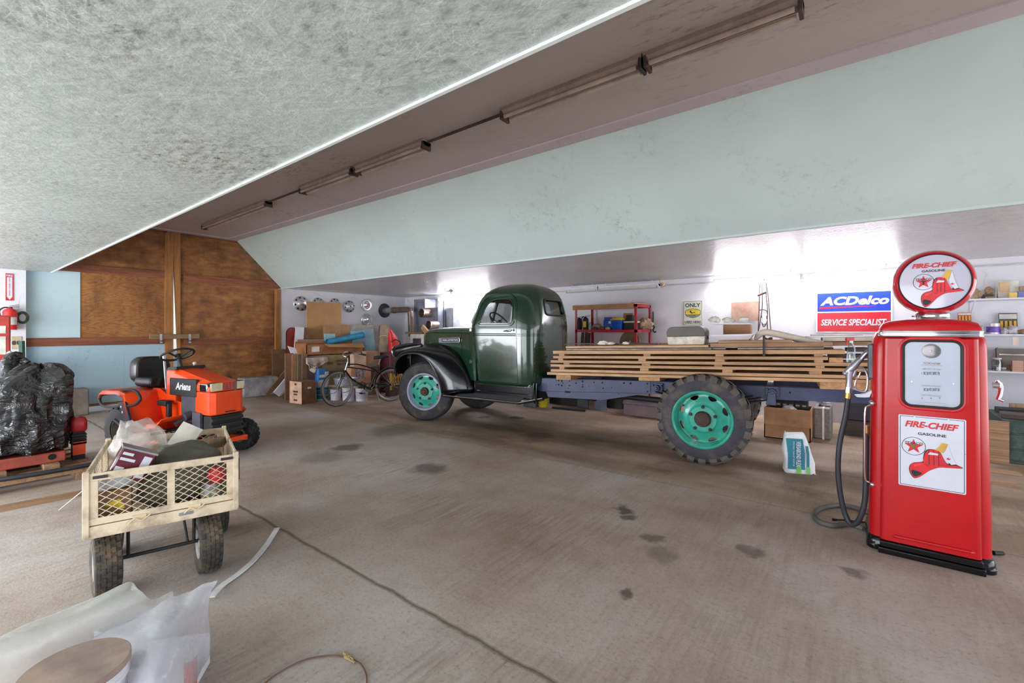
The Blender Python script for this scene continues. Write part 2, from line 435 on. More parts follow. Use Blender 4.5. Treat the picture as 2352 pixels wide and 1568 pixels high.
# walls
struct(MB().bb(XE-.1, XR, YW, YW+.12, 0, 3.6).build('wall_back', MW))
mw = MB(); mw.bb(XE-.12, XE, YR, 1.0, 0, ZS); mw.bb(XE-.12, XE, 5.17, YW, 0, ZS); mw.bb(XE-.12, XE, YR, YW, ZC+.02, ZC+.1)
struct(mw.build('wall_left', MW))
mw = MB()
for x0, x1 in ((XE, -10.8), (-4.0, -3.7), (1.8, XR)): mw.bb(x0, x1, YR-.12, YR, 0, 2.25)
mw.bb(XE, XR, YR-.12, YR, 2.25, ZS)
struct(mw.build('wall_front', MW))
mw = MB(); mw.bb(XR, XR+.12, YR, -.6, 0, ZS); mw.bb(XR, XR+.12, 8.3, YW, 0, ZS); mw.bb(XR, XR+.12, YR, YW, 2.25, 3.7)
struct(mw.build('wall_right', MW))
# ceilings
struct(MB().bb(XE, XR, YR, YA, ZS, ZS+.02).build('ceiling', MOSB, smooth=0))
struct(MB().bb(XE, XR, YC0-.05, YC+.05, ZC, ZC+.02).build('ceiling', MHI, smooth=0))
ms = MB(); ms.hexa([(XE, YD, ZS), (XR, YD, ZS), (XR, YD+.02, ZS), (XE, YD+.02, ZS)], [(XE, YC, ZC), (XR, YC, ZC), (XR, YC+.03, ZC), (XE, YC+.03, ZC)])
struct(ms.build('ceiling', MSL, smooth=0))
ms = MB(); ms.hexa([(XE, YA-.02, ZS+.01), (XR, YA-.02, ZS+.01), (XR, YA, ZS+.01), (XE, YA, ZS+.01)], [(XE, YC0-.03, ZC), (XR, YC0-.03, ZC), (XR, YC0, ZC), (XE, YC0, ZC)])
struct(ms.build('ceiling', MHI, smooth=0))
struct(MB().bb(XE, XR, YD, YW, ZS, ZS+.02).build('ceiling', MOSB2, smooth=0))
# trims
struct(MB().bb(XE-.02, XR, YA, YA+.018, ZS-.012, ZS+.03).build('trim_1', MWT, smooth=0))
mt = MB(); mt.bb(XE, XR, YC-.19, YC+.0, ZC-.014, ZC)
struct(mt.build('trim_2', MTRIM, smooth=0))
struct(MB().bb(XE-.02, XE+.14, YC0-.7, YC+.02, ZC-.016, ZC+.0).build('trim_3', MTRIM, smooth=0))
struct(MB().bb(XE, XR, YD-.012, YD+.03, ZS-.01, ZS+.13).build('trim_4', MSL, smooth=0))
mt = MB()
mt.tube([(-9.6, YW-.02, 2.385), (XR, YW-.02, 2.385)], .012, 8)
for x in range(-9, 5): mt.bb(x-.02, x+.02, YW-.035, YW, 2.365, 2.405)
struct(mt.build('trim_5', M('white_conduit', (196, 196, 198), .4)))

# plywood sliding doors outside the end opening
PLY = None
g = N('stained_plywood')
v = g.map((1, .9, 5.0)); w = g.n.new('ShaderNodeTexNoise'); w.inputs['Scale'].default_value = 1.3; w.inputs['Detail'].default_value = 2; g.l(v, w.inputs['Vector'])
ring = g.math('FRACT', g.math('MULTIPLY', w.outputs['Fac'], 17.0))
ring = g.ramp(ring, (.0, 0.0), (.55, .35), (.8, 1.0), (1.0, .1))
tone = g.ramp(g.noise(scale=.9, detail=4), (.3, (138, 86, 42)), (.5, (172, 114, 60)), (.7, (198, 140, 80)))
c = g.mix(g.math('MULTIPLY', ring, .62), tone, (92, 52, 24))
dk = g.ramp(g.noise(g.map((1, 2.2, .7)), 1.6, 5, .65), (.48, 0.0), (.72, 1.0))
c = g.mix(g.math('MULTIPLY', dk, .6), c, (66, 42, 24))
g.set(Base_Color=c, Roughness=.6)
MPLY = g.m
g = N('weathered_plywood')
c = g.ramp(g.noise(g.map((1, 1.0, 2.5)), 2.6, 7, .7), (.33, (112, 70, 38)), (.5, (146, 94, 50)), (.68, (178, 122, 70)))
sp = g.ramp(g.noise(g.map((1, 2.2, .8)), 1.7, 5, .6), (.48, 0.0), (.74, 1.0))
c = g.mix(g.math('MULTIPLY', sp, .55), c, (48, 32, 22))
g.set(Base_Color=c, Roughness=.65)
MPLY2 = g.m
MREDW = wood('red_brown_rail_wood', (150, 88, 58), (98, 54, 36), 1, rand=.05)
MYELW = wood('yellow_stud_wood', (178, 122, 66), (128, 80, 40), 2, rand=.05)
MBLUE = panelmat('pale_blue_paint', (174, 202, 216), (90, 110, 125), .6, .5, 3.0)
MBLUE2 = panelmat('light_blue_paint', (198, 222, 228), (120, 150, 165), .35, .45)
XD = XE-.16
ya, yb = onX(396.5, 768, XD).y, onX(404.5, 768, XD).y      # gap between the leaves
ZT = ZC+.1
def rail(mb, y0, y1, z0, z1, t=.04): mb.bb(XD, XD+t, y0, y1, z0, z1)
d1 = struct(MB().bb(XD-.02, XD, .2, ya+.005, .09, ZT).build('door_1', MPLY))
z1a, z1b = onX(280, 774, XD).z, onX(280, 791, XD).z
z2a, z2b = onX(240, 612, XD).z, onX(240, 629, XD).z
mr = MB(); rail(mr, .2, ya-.1, z1b, z1a); rail(mr, .2, ya-.1, z2b, z2a); rail(mr, .2, ya-.1, ZT-.12, ZT, .05)
mr.build('rail', MREDW, d1)
ms = MB(); ms.bb(XD, XD+.05, ya-.14, ya+.0, .1, ZT-.02); ms.build('stile', MYELW, d1)
mp = MB(); y1 = onX(184, 700, XD).y; mp.bb(XD+.001, XD+.014, .2, y1, z1a, onX(150, 622, XD).z+.1); mp.build('light_blue_panel', MBLUE2, d1)
mp = MB(); y2 = onX(378, 850, XD).y; mp.bb(XD+.001, XD+.012, .2, y2, .14, z1b-.005)
for k in (177, 284): y = onX(k, 850, XD).y; mp.bb(XD+.012, XD+.0135, y-.006, y, .14, z1b-.01)
mp.build('blue_lower_panel', MBLUE, d1)
mu = MB(); mu.bb(XD+.001, XD+.006, .2, ya-.14, z2a, ZT); mu.build('dark_upper_panel', MPLY2, d1)
def yg(z): return ya+(yb-ya)*(3.05-z)/1.6      # the gap closes towards the top
def slant(y1, x0, x1, z0, z1, dy=0.0): return [[(x0, yg(z0)+dy, z0), (x1, yg(z0)+dy, z0), (x1, y1 if y1 > 3 else yg(z0)+dy+y1, z0), (x0, y1 if y1 > 3 else yg(z0)+dy+y1, z0)], [(x0, yg(z1)+dy, z1), (x1, yg(z1)+dy, z1), (x1, y1 if y1 > 3 else yg(z1)+dy+y1, z1), (x0, y1 if y1 > 3 else yg(z1)+dy+y1, z1)]]
d2 = struct(MB().hexa(*slant(5.4, XD-.03, XD-.01, .02, ZT, .01)).build('door_2', MPLY2, smooth=0))
z3a, z3b = onX(520, 775, XD).z, onX(520, 790, XD).z; z4a, z4b = onX(520, 638, XD).z, onX(520, 654, XD).z
mr = MB()
for a, b in ((z3b, z3a), (z4b, z4a), (ZT-.12, ZT)): rail(mr, yb+.12, 5.4, a, b, .03)
mr.build('rail', MREDW, d2)
ms = MB(); ms.hexa(*slant(onX(413, 768, XD).y, XD-.01, XD+.04, .05, ZT-.02)); ms.build('stile', MYELW, d2, smooth=0)
# right jamb stud
struct(MB().bb(XE-.06, XE+.02, 5.06, 5.17, 0, ZS-.02).build('trim_6', MYELW))
struct(MB().bb(XE-.12, XE-.02, YC0-1.1, YC+1.0, ZT, ZC+.02).build('trim_7', MREDW))
# locking bar in its brackets
MGREYW = wood('grey_old_wood', (150, 118, 86), (104, 80, 58), 1, rand=.1)
t = thing('door_bar', 'wooden locking bar held across the plywood doors by two metal brackets', 'door bar', (XE-.05, 0, 0))
p0, p1 = onX(343, 773, XE-.05), onX(458, 776, XE-.05)
mm = MB(); mm.bb(-.03, .02, p0.y, p1.y, p0.z-.05, p0.z+.05); mm.build('bar', MGREYW, t, bev=.006)
MGALV = M('galvanised_metal', (168, 170, 176), .35, .8, .1)
for px in (369, 435):
    q = onX(px, 775, XE-.05); mm = MB(); mm.bb(.02, .03, q.y-.02, q.y+.02, q.z-.11, q.z+.07); mm.bb(-.06, .03, q.y-.02, q.y+.02, q.z-.075, q.z-.06); mm.build('bracket', MGALV, t)
# ================================================================ shared materials
MGREEN = M('dark_green_car_paint', (22, 52, 36), .22, var=.04, coat=1.0)
MBLKP = M('black_car_paint', (6, 7, 12), .22, var=.05, coat=.25, spec=.4)
MCHROME = M('chrome', (225, 225, 232), .12, 1.0, .03)
MTIRE = M('worn_tyre_rubber', (52, 50, 53), .75, var=.12, dirt=(112, 102, 92), dscale=5, damt=.45, bump=.2)
MTIRE2 = M('dusty_tyre_rubber', (62, 60, 68), .75, var=.1, dirt=(128, 112, 96), dscale=4, damt=.5, bump=.2)
MLUG = M('dusty_tread_lug', (90, 83, 78), .8, var=.15, dirt=(80, 74, 72), dscale=8)
MTEAL = M('turquoise_wheel_paint', (52, 172, 150), .3, var=.06, coat=.5, dirt=(60, 110, 92), dscale=6, damt=.3)
MRIM = M('pale_lilac_rim_paint', (176, 178, 204), .4, var=.06, dirt=(120, 116, 124), dscale=8)
MRUST = M('rusty_brown_metal', (66, 56, 54), .7, .2, .25, dirt=(120, 70, 46), dscale=12)
MFRAME = M('slate_blue_frame_paint', (58, 64, 98), .45, var=.1, dirt=(52, 54, 78), dscale=2.5)
MDARK = M('dark_grease_black', (26, 25, 28), .6, var=.2)
MBLK = M('matt_black_rubber', (30, 30, 32), .6, var=.12)
MGLASS = glassmat('window_glass', (246, 249, 249), .02, .9)
MSEAT = M('brown_seat_leather', (70, 52, 42), .5, bump=.2)
MHOLE = M('hole_black', (14, 14, 20), .8)

# ================================================================ the old truck (local axes: x to the rear, y away from the camera, z up)
truck = thing('flatbed_truck', 'old dark green truck with black fenders, turquoise wheels and bare frame rails', 'truck', (-5.62, 4.965, 0), (0, 0, math.radians(6)))
VC = .785     # centre line

def cabparam(z):
    K = [(.66, .95, 1.95, .625), (.70, .91, 1.975, .655), (.80, .90, 1.985, .662), (1.10, .86, 1.985, .666), (1.40, .82, 1.985, .668), (1.56, .80, 1.982, .664), (1.66, .83, 1.975, .655), (1.80, .875, 1.955, .638),
         (1.92, .915, 1.93, .617), (2.00, .955, 1.905, .592), (2.07, 1.0, 1.87, .548), (2.13, 1.06, 1.82, .48), (2.18, 1.14, 1.74, .38), (2.215, 1.23, 1.64, .26), (2.235, 1.33, 1.53, .11)]
    for a, b in zip(K, K[1:]):
        if a[0] <= z <= b[0]:
            t = (z-a[0])/(b[0]-a[0]); return [p+(q-p)*t for p, q in zip(a, b)][1:]
    return K[-1][1:]
def cabring(z, n=8):
    uf, ur, hw = cabparam(z)
    k = min(1.0, hw/.66); rr, rf = .28*k**.5, .16*k**.5
    rr = min(rr, hw-.01, (ur-uf)/2-.01); rf = min(rf, hw-.01, (ur-uf)/2-.01)
    bulge = .035 if z > 1.5 else .02
    P = []
    def arc(cx, cy, r, a0):
        for i in range(n+1):
            a = a0+PI/2*i/n; P.append((cx+r*math.cos(a), cy+r*math.sin(a)))
    arc(ur-rr, VC+hw-rr, rr, 0); arc(uf+rf, VC+hw-rf, rf, PI/2); arc(uf+rf, VC-hw+rf, rf, PI); arc(ur-rr, VC-hw+rr, rr, 1.5*PI)
    out = []
    for x, y in P:   # crown of the front and rear faces
        f = max(0, 1-((y-VC)/hw)**2)
        out.append((x+(bulge if x > (uf+ur)/2 else -bulge*1.6)*f*min(1, abs(x-(uf+ur)/2)/((ur-uf)/2)*1.0)**4, y, z))
    return out
zs = [.66, .68, .70, .75, .8, .95, 1.1, 1.25, 1.4, 1.48, 1.56, 1.6, 1.66, 1.73, 1.8, 1.86, 1.92, 1.96, 2.0, 2.035, 2.07, 2.1, 2.13, 2.155, 2.18, 2.2, 2.215, 2.226, 2.235]
def cabmesh(): return MB().loft([cabring(z) for z in zs])
cab = cabmesh().build('cab_shell', MGREEN, truck, solid=.02)
def cutter(mb): return mb.build('c', MHOLE, truck, smooth=0)
def uvcut(poly, v0, v1):
    mb = MB(); mb.add([(u, v0, z) for u, z in poly]+[(u, v1, z) for u, z in poly], [])
    n = len(poly); mb.f = [tuple(range(n-1, -1, -1)), tuple(range(n, 2*n))]+[(i, (i+1) % n, n+(i+1) % n, n+i) for i in range(n)]; mb.mi = [0]*len(mb.f); return mb
def roundpoly(pts, r, n=5):
    P = [Vector(p) for p in pts]; out = []; k = len(P)
    for i in range(k):
        a, b, c = P[i-1], P[i], P[(i+1) % k]; rr = r[i] if isinstance(r, (list, tuple)) else r
        d1, d2 = (a-b).normalized(), (c-b).normalized(); p1, p2 = b+d1*rr, b+d2*rr
        for j in range(n+1):
            t = j/n; out.append(tuple((p1*(1-t)+b*t)*(1-t)+(b*(1-t)+p2*t)*t))
    return out
winp = roundpoly([(1.0, 1.592), (1.615, 1.592), (1.60, 1.965), (1.16, 1.965)], [.07, .08, .12, .17])
doorp = roundpoly([(.905, .705), (1.715, .705), (1.685, 1.35), (1.685, 2.045), (1.09, 2.045), (.875, 1.5)], [.03, .03, .5, .22, .22, .3])
doorq = roundpoly([(.911, .711), (1.709, .711), (1.679, 1.35), (1.679, 2.039), (1.094, 2.039), (.881, 1.5)], [.03, .03, .5, .22, .22, .3])
rearp = roundpoly([(.45, 1.725), (1.12, 1.725), (1.10, 1.965), (.47, 1.965)], [.09, .09, .1, .1])
def vzcut(poly, u0, u1):
    mb = uvcut(poly, u0, u1); mb.v = [Vector((p.y, p.x, p.z)) for p in mb.v]; return mb
wcut = cutter(uvcut(winp, -.3, 2.2)); dcut = cutter(uvcut(doorp, -.3, .4)); dcut2 = cutter(uvcut(doorq, -.3, .4))
rcut = cutter(vzcut(rearp, 1.7, 2.3))
fl = roundpoly([(.20, 1.595), (.755, 1.595), (.755, 1.95), (.27, 1.95)], [.06, .03, .03, .12]); fr = [(2*VC-a, b) for a, b in fl][::-1]
fc1, fc2 = cutter(vzcut(fl, .5, 1.15)), cutter(vzcut(fr, .5, 1.15))
apply_mods(cab)
door = bpy.data.objects.new('door', cab.data.copy()); COL.objects.link(door); door.parent = truck
boolean(door, [dcut2], 'INTERSECT'); boolean(door, [wcut])
boolean(cab, [wcut, dcut, rcut, fc1, fc2])
kill(wcut, dcut, dcut2, rcut, fc1, fc2)
for o in (cab, door):
    o.data.polygons.foreach_set('use_smooth', [True]*len(o.data.polygons)); o.data.set_sharp_from_angle(angle=math.radians(30))
# mouldings round the openings, belt lines, glass
def sidev(z): return VC-cabparam(z)[2]
mw_ = MB(); mw_.tube([(u, sidev(z)-.004, z) for u, z in roundpoly([(.975, 1.562), (1.645, 1.562), (1.63, 1.995), (1.145, 1.995)], [.09, .1, .14, .19])], .011, 6, True)
mw_.tube([(u, sidev(z)+.004, z) for u, z in winp], .012, 6, True); mw_.build('window_moulding', MGREEN, door)
def rearu(z, v): uf, ur, hw = cabparam(z); return ur+.03*max(0, 1-((v-VC)/hw)**2)
mr_ = MB(); mr_.tube([(rearu(z, v)+.004, v, z) for v, z in rearp], .016, 8, True); mr_.build('rear_window_rubber', MBLK, truck)
mb_ = MB()
for z in (1.413, 1.437):
    ring = [Vector(p) for p in cabring(z)]; c0 = Vector((1.4, VC, z)); rr = [p+(p-c0).normalized()*.002 for p in ring]
    mb_.tube([p for p in rr if p.x > 1.70], .007, 6)
mb_.build('belt_moulding', MGREEN, truck)
md_ = MB()
for z in (1.413, 1.437): md_.tube([(u, sidev(z)-.001, z) for u in (.9, 1.2, 1.5, 1.675)], .007, 6)
md_.build('belt_moulding', MGREEN, door)
def pane(name, poly, fn, parent):
    mb = MB(); n = len(poly); mb.add([fn(a, z, 0) for a, z in poly]+[fn(a, z, .004) for a, z in poly], [tuple(range(n-1, -1, -1)), tuple(range(n, 2*n))]+[(i, (i+1) % n, n+(i+1) % n, n+i) for i in range(n)]); return mb.build(name, MGLASS, parent, smooth=0)
pane('side_glass', winp, lambda u, z, d: (u, sidev(z)+.02+d, z), door)
pane('far_side_glass', winp, lambda u, z, d: (u, 2*VC-sidev(z)-.02-d, z), truck)
pane('rear_glass', rearp, lambda v, z, d: (rearu(z, v)-.02+d, v, z), truck)
for p in (fl, fr): pane('windshield_glass', p, lambda v, z, d: (cabparam(z)[0]-.02+d, v, z), truck)
# door handle, hinges
mh = MB(); q = sidev(1.49)
mh.tube([(1.62, q-.005, 1.495), (1.62, q-.045, 1.495), (1.55, q-.05, 1.488), (1.49, q-.04, 1.478)], [.012, .012, .013, .008], 8); mh.cyl((1.62, q+.01, 1.495), (1.62, q-.012, 1.495), .022)
mh.build('door_handle', MCHROME, door)
for z in (1.0, 1.5):
    mh = MB(); mh.bb(.845, .895, sidev(z)-.03, sidev(z)+.01, z-.03, z+.03); mh.build('door_hinge', MGREEN, truck, bev=.006)
# interior
mi_ = MB(); mi_.bb(1.45, 1.9, .25, 1.32, .95, 1.16); mi_.build('bench_seat', MSEAT, truck, bev=.05)
mi_ = MB(); mi_.hexa([(1.72, .25, 1.12), (1.88, .25, 1.12), (1.88, 1.32, 1.12), (1.72, 1.32, 1.12)], [(1.84, .25, 1.62), (1.92, .25, 1.62), (1.92, 1.32, 1.62), (1.84, 1.32, 1.62)]); mi_.build('seat_back', MSEAT, truck, bev=.03)
mi_ = MB(); mi_.bb(.87, 1.02, .16, 1.41, 1.25, 1.565); mi_.build('dashboard', MGREEN, truck, bev=.03)
mi_ = MB(); cen = Vector((1.20, .43, 1.62)); mm = along(cen, cen+Vector((.75, 0, .66)))
mi_.tube([mm @ Vector((.205*math.cos(2*PI*i/32), .205*math.sin(2*PI*i/32), 0)) for i in range(32)], .012, 8, True)
for k in range(3):
    a = 2*PI*k/3+.5; mi_.tube([mm @ Vector((.2*math.cos(a), .2*math.sin(a), 0)), mm @ Vector((0, 0, -.03))], .007, 6)
mi_.cyl(mm @ Vector((0, 0, -.75)), mm @ Vector((0, 0, .0)), .022); mi_.cyl(mm @ Vector((0, 0, -.05)), mm @ Vector((0, 0, .012)), .04)
mi_.build('steering_wheel', MBLK, truck)
mi_ = MB(); mi_.tube([(.80, VC, 1.58), (.93, VC, 1.96)], .014, 6); mi_.build('windshield_post', MGREEN, truck)

# hood and cowl
def hoodsec(u):
    K = [(-.60, .10, 1.33, 1.05), (-.585, .16, 1.40, 1.0), (-.54, .215, 1.465, .95), (-.46, .262, 1.50, .92), (-.33, .30, 1.523, .90), (-.1, .345, 1.54, .9), (.2, .405, 1.552, .88), (.54, .50, 1.56, .8), (.72, .56, 1.566, .72), (.86, .615, 1.572, .70), (.93, .64, 1.568, .70)]
    for a, b in zip(K, K[1:]):
        if a[0] <= u <= b[0]:
            t = (u-a[0])/(b[0]-a[0]); return [p+(q-p)*t for p, q in zip(a, b)][1:]
    return K[-1][1:]
def hoodring(u):
    w, t, b = hoodsec(u); sh = min(t-.10, 1.43); P = [(u, VC-w*.98, b), (u, VC-w, b+(sh-b)*.5), (u, VC-w, sh-.02), (u, VC-w*.995, sh)]
    for i in range(1, 16):
        a = PI-PI*i/16; x = math.cos(a); zz = math.sin(a)
        P.append((u, VC+w*(abs(x)**.8)*(1 if x > 0 else -1), sh+(t-sh)*zz**.75))
    P += [(u, VC+w*.995, sh), (u, VC+w, sh-.02), (u, VC+w, b+(sh-b)*.5), (u, VC+w*.98, b)]
    return P
us = [-.60, -.595, -.585, -.565, -.54, -.5, -.46, -.4, -.33, -.22, -.1, .05, .2, .37, .535]
MB().loft([hoodring(u) for u in us]).build('hood', MGREEN, truck, smooth=45)
MB().loft([hoodring(u) for u in (.542, .63, .72, .8, .86, .93)]).build('cowl', MGREEN, truck, smooth=45)
mg = MB()
for k in range(9):
    z = 1.02+.045*k; w = .30-.012*k
    mg.tube(spl([(-.43, VC-w, z), (-.56, VC-w*.72, z), (-.625, VC-w*.3, z), (-.635, VC, z), (-.625, VC+w*.3, z), (-.56, VC+w*.72, z), (-.43, VC+w, z)], 4), .013, 6)
mg.build('grille_bars', MGREEN, truck)
# name plate on the hood side
def hoodv(u, z): return VC-hoodsec(u)[0]
mm = MB(); a, b = Vector((-.05, hoodv(-.05, 1.3)-.008, 1.275)), Vector((.515, hoodv(.515, 1.3)-.008, 1.29))
fr_ = frame(a, b-a, (0, 0, 1)); L = (b-a).length
mm.prism(rrect(L, .085, .01, 2, L/2, .042), 0, .012, fr_); pl = mm.build('name_plate', MCHROME, truck, bev=.003)
mm = MB(); mm.prism(rrect(L*.80, .05, .006, 2, L*.57, .042), .0122, .0135, fr_); mm.build('plate_inlay', MDARK, pl)
mm = MB(); txt(mm, 'GENERAL MOTORS TRUCK', fr_ @ T(L*.57, .03, .014), L*.74, .026, bold=.02, ext=.0005); mm.build('plate_lettering', M('plate_white', (225, 225, 230), .4), pl, smooth=0)

# front fenders
A_ = [(-.64, 0, .70), (-.66, 0, .80), (-.655, 0, .90), (-.55, 0, 1.03), (-.39, 0, 1.09), (-.19, 0, 1.10), (-.03, 0, 1.065), (.12, 0, .97), (.245, 0, .815), (.33, 0, .657), (.372, 0, .485)]
C_ = [(-.75, 0, .72), (-.79, 0, .86), (-.78, 0, .98), (-.635, 0, 1.12), (-.40, 0, 1.19), (-.06, 0, 1.20), (.27, 0, 1.145), (.48, 0, 1.054), (.68, 0, .87), (.80, 0, .67), (.835, 0, .50)]
I_ = [(-.74, 0, .74), (-.785, 0, .92), (-.75, 0, 1.08), (-.60, 0, 1.19), (-.38, 0, 1.24), (-.06, 0, 1.255), (.25, 0, 1.225), (.53, 0, 1.10), (.73, 0, .88), (.82, 0, .66), (.845, 0, .50)]
def fender(flip):
    NA = 30; a, c_, i_ = (arcres(spl(q, 4), NA) for q in (A_, C_, I_))
    rows = []
    for f in (0, .12, .3, .5, .7, .88, 1.0): # lip to crown, rounding over
        w = math.sin(f*PI/2); rows.append([Vector((p.x+(q.x-p.x)*f, -.01+.17*(1-math.cos(f*PI/2))**1.2, p.z+(q.z-p.z)*(f*.55+w*.45))) for p, q in zip(a, c_)])
    for f in (.33, .66, 1.0): rows.append([Vector((p.x+(q.x-p.x)*f, .16+.30*f, p.z+(q.z-p.z)*f)) for p, q in zip(c_, i_)])
    rows = [[p+Vector((0, .012, 0)) for p in a]]+rows
    mb = MB()
    vs = [p for r in rows for p in r]
    if flip: vs = [Vector((p.x, 2*VC-p.y, p.z)) for p in vs]
    n = NA+1
    mb.add(vs, [(j*n+i, j*n+i+1, (j+1)*n+i+1, (j+1)*n+i) for j in range(len(rows)-1) for i in range(NA)])
    o = mb.build('front_fender', MBLKP, truck, smooth=60, solid=.008, off=0)
    mb = MB(); mb.tube([(p.x, (2*VC-p.y) if flip else p.y, p.z) for p in rows[1]], .009, 6); mb.build('fender_lip', MBLKP, o)
    return o
fender(False); fender(True)
mm = MB(); mm.bb(-.74, .8, .44, .46, .55, 1.17); mm.bb(-.74, .8, 1.11, 1.13, .55, 1.17); mm.bb(-.74, -.70, .44, 1.13, .6, 1.1); mm.build('inner_fender', MDARK, truck)
# headlights
for v in (.27, 2*VC-.27):
    mb = MB(); mm = along((-.92, v, 1.10), (-.3, v, 1.235))
    mb.lathe([(.001, .64), (.03, .62), (.075, .48), (.102, .3), (.112, .14), (.112, .03), (.104, .012)], 24, mm); o = mb.build('headlight', MBLKP, truck)
    mb = MB(); mb.lathe([(.104, .02), (.116, .02), (.118, 0), (.108, -.012), (.098, -.006)], 24, mm); mb.build('headlight_ring', MCHROME, o)
    mb = MB(); mb.lathe([(.1, -.002), (.07, -.02), (.001, -.028)], 24, mm); mb.build('headlight_lens', M('lens_glass', (215, 220, 225), .1), o)
# running boards
def rboard(fl_):
    Y = (lambda v: 2*VC-v) if fl_ else (lambda v: v)
    mb = MB(); mb.hexa([(.36, Y(0), .425), (1.80, Y(.0), .425), (2.06, Y(.30), .47), (.36, Y(.30), .47)], [(.36, Y(0), .462), (1.80, Y(.0), .462), (2.06, Y(.30), .505), (.36, Y(.30), .505)])
    o = mb.build('running_board', MBLKP, truck, bev=.008)
    mb = MB(); mb.tube([(.40, Y(-.004), .455), (1.80, Y(-.004), .455), (2.03, Y(.27), .50)], .012, 8); mb.build('edge_strip', MCHROME if not fl_ else MBLKP, o)
    mb = MB()
    for k in range(9): v = .03+.027*k; mb.bb(.62, 1.78, min(Y(v), Y(v+.012)), max(Y(v), Y(v+.012)), .46+.16*v, .468+.16*v)
    mb.build('tread_ribs', MBLK, o)
    mb = MB(); mb.bb(.85, 1.95, min(Y(.22), Y(.235)), max(Y(.22), Y(.235)), .49, .69); mb.build('splash_apron', MBLKP, truck)
    mb = MB()
    for z in (.545, .655): mb.tube([(.9, Y(.215), z), (1.88, Y(.215), z)], .007, 6)
    mb.build('apron_moulding', MCHROME, truck)
    mb = MB()
    for u in (1.93, 1.98): mb.tube([(u, Y(.2), .72), (u, Y(.18), .50), (u+.04, Y(.16), .44)], .013, 8)
    mb.build('board_hanger', MBLKP, truck)
rboard(False); rboard(True)

# frame rails: front part deep with a tapered fish plate, rear part a plain channel
for v, sg in ((.35, 1), (2*VC-.35, -1)):
    rl = [(.3, .62), (2.05, .60), (2.09, .515), (2.93, .54), (3.56, .68), (6.55, .765), (6.55, .885), (3.56, .838), (2.05, .79), (.3, .745)]
    n = len(rl); mb = MB(); mb.add([(a, v, b) for a, b in rl]+[(a, v+sg*.012, b) for a, b in rl], [tuple(range(n)), tuple(range(2*n-1, n-1, -1))]+[(i, (i+1) % n, n+(i+1) % n, n+i) for i in range(n)])
    top = [(.3, .745), (2.05, .79), (3.56, .838), (6.55, .885)]; bot = [(.3, .62), (2.05, .60), (3.56, .68), (6.55, .765)]
    for q in (top, bot):
        for (a, b), (c_, d) in zip(q, q[1:]): y0, y1 = sorted((v, v+sg*.07)); mb.hexa([(a, y0, b-.008), (c_, y0, d-.008), (c_, y1, d-.008), (a, y1, b-.008)], [(a, y0, b), (c_, y0, d), (c_, y1, d), (a, y1, b)])
    o = mb.build('frame_rail', MFRAME, truck, smooth=0)
    mb = MB(); R2 = random.Random(4)
    for u, z, r in ((2.22, .765, .008), (2.26, .767, .012), (2.31, .764, .013), (2.22, .70, .008), (2.26, .708, .012), (2.31, .698, .013), (2.33, .735, .008), (2.43, .77, .008), (2.43, .705, .01), (2.41, .665, .008), (2.53, .745, .012),
                    (2.63, .775, .013), (2.63, .73, .008), (2.63, .70, .011), (2.72, .72, .006), (2.80, .775, .01), (2.92, .775, .012), (2.93, .70, .01), (3.05, .72, .006), (3.15, .64, .006), (3.22, .79, .012), (3.31, .79, .014), (3.53, .80, .01), (3.53, .70, .01), (5.1, .80, .01), (5.6, .83, .008)):
        y = v-sg*.001; mb.cyl((u, y, z), (u, y-sg*.002, z), r, n=10)
    mb.bb(2.36, 2.44, v-sg*.003-.001, v-sg*.001+.001, .60, .625); mb.bb(3.568, 3.574, v-sg*.002-.001, v, .685, .838)
    mb.build('rail_holes', MHOLE, o, smooth=0)
for u in (.5, 2.6, 3.55, 4.9, 6.4):
    mb = MB(); z = .70 if u < 3 else .80; mb.bb(u-.03, u+.03, .42, 1.15, z-.06, z+.06); mb.build('cross_member', MFRAME, truck)
# running gear
mb = MB(); mb.cyl((0, .2, .46), (0, 1.37, .46), .035); mb.bb(-.45, .5, .42, .48, .53, .56); mb.bb(-.45, .5, 1.09, 1.15, .53, .56); mb.bb(-.3, .75, .55, 1.02, .55, 1.0); mb.build('front_axle', MDARK, truck)
mb = MB(); mb.cyl((4.27, .0, .5), (4.27, 1.57, .5), .06); mb.sph((4.27, VC, .5), (.2, .17, .2)); mb.cyl((.8, VC, .6), (4.1, VC, .52), .04); mb.build('rear_axle', MDARK, truck)
for v in (.29, 2*VC-.29):
    mb = MB()
    for k in range(7):
        L = .62-.075*k; z = .62+.016*k
        mb.loft([[(4.27+L*t, v+dy, z+.09*abs(t)**2+dz) for dy, dz in ((-.035, -.006), (.035, -.006), (.035, .006), (-.035, .006))] for t in (-1, -.6, -.25, 0, .25, .6, 1)])
    mb.bb(4.19, 4.35, v-.05, v+.05, .54, .76); mb.build('leaf_spring', MDARK, truck)
for u, z in ((3.66, .76), (4.93, .80)):
    mb = MB()
    mb.cyl((u, .345, z), (u, .26, z), .04, n=12); mb.cyl((u, .27, z), (u, .235, z), .022, n=8); mb.bb(u-.07, u+.07, .315, .35, z-.05, z+.06)
    mb.cyl((u+.05, .31, z+.03), (u+.05, .285, z+.03), .015, n=6); mb.cyl((u-.05, .31, z+.03), (u-.05, .285, z+.03), .015, n=6)
    if u > 4: mb.hexa([(4.87, .24, .66), (4.97, .24, .66), (4.97, .31, .66), (4.87, .31, .66)], [(4.89, .25, .80), (4.96, .25, .80), (4.96, .31, .80), (4.89, .31, .80)])
    mb.build('spring_hanger', MFRAME, truck, bev=.004)
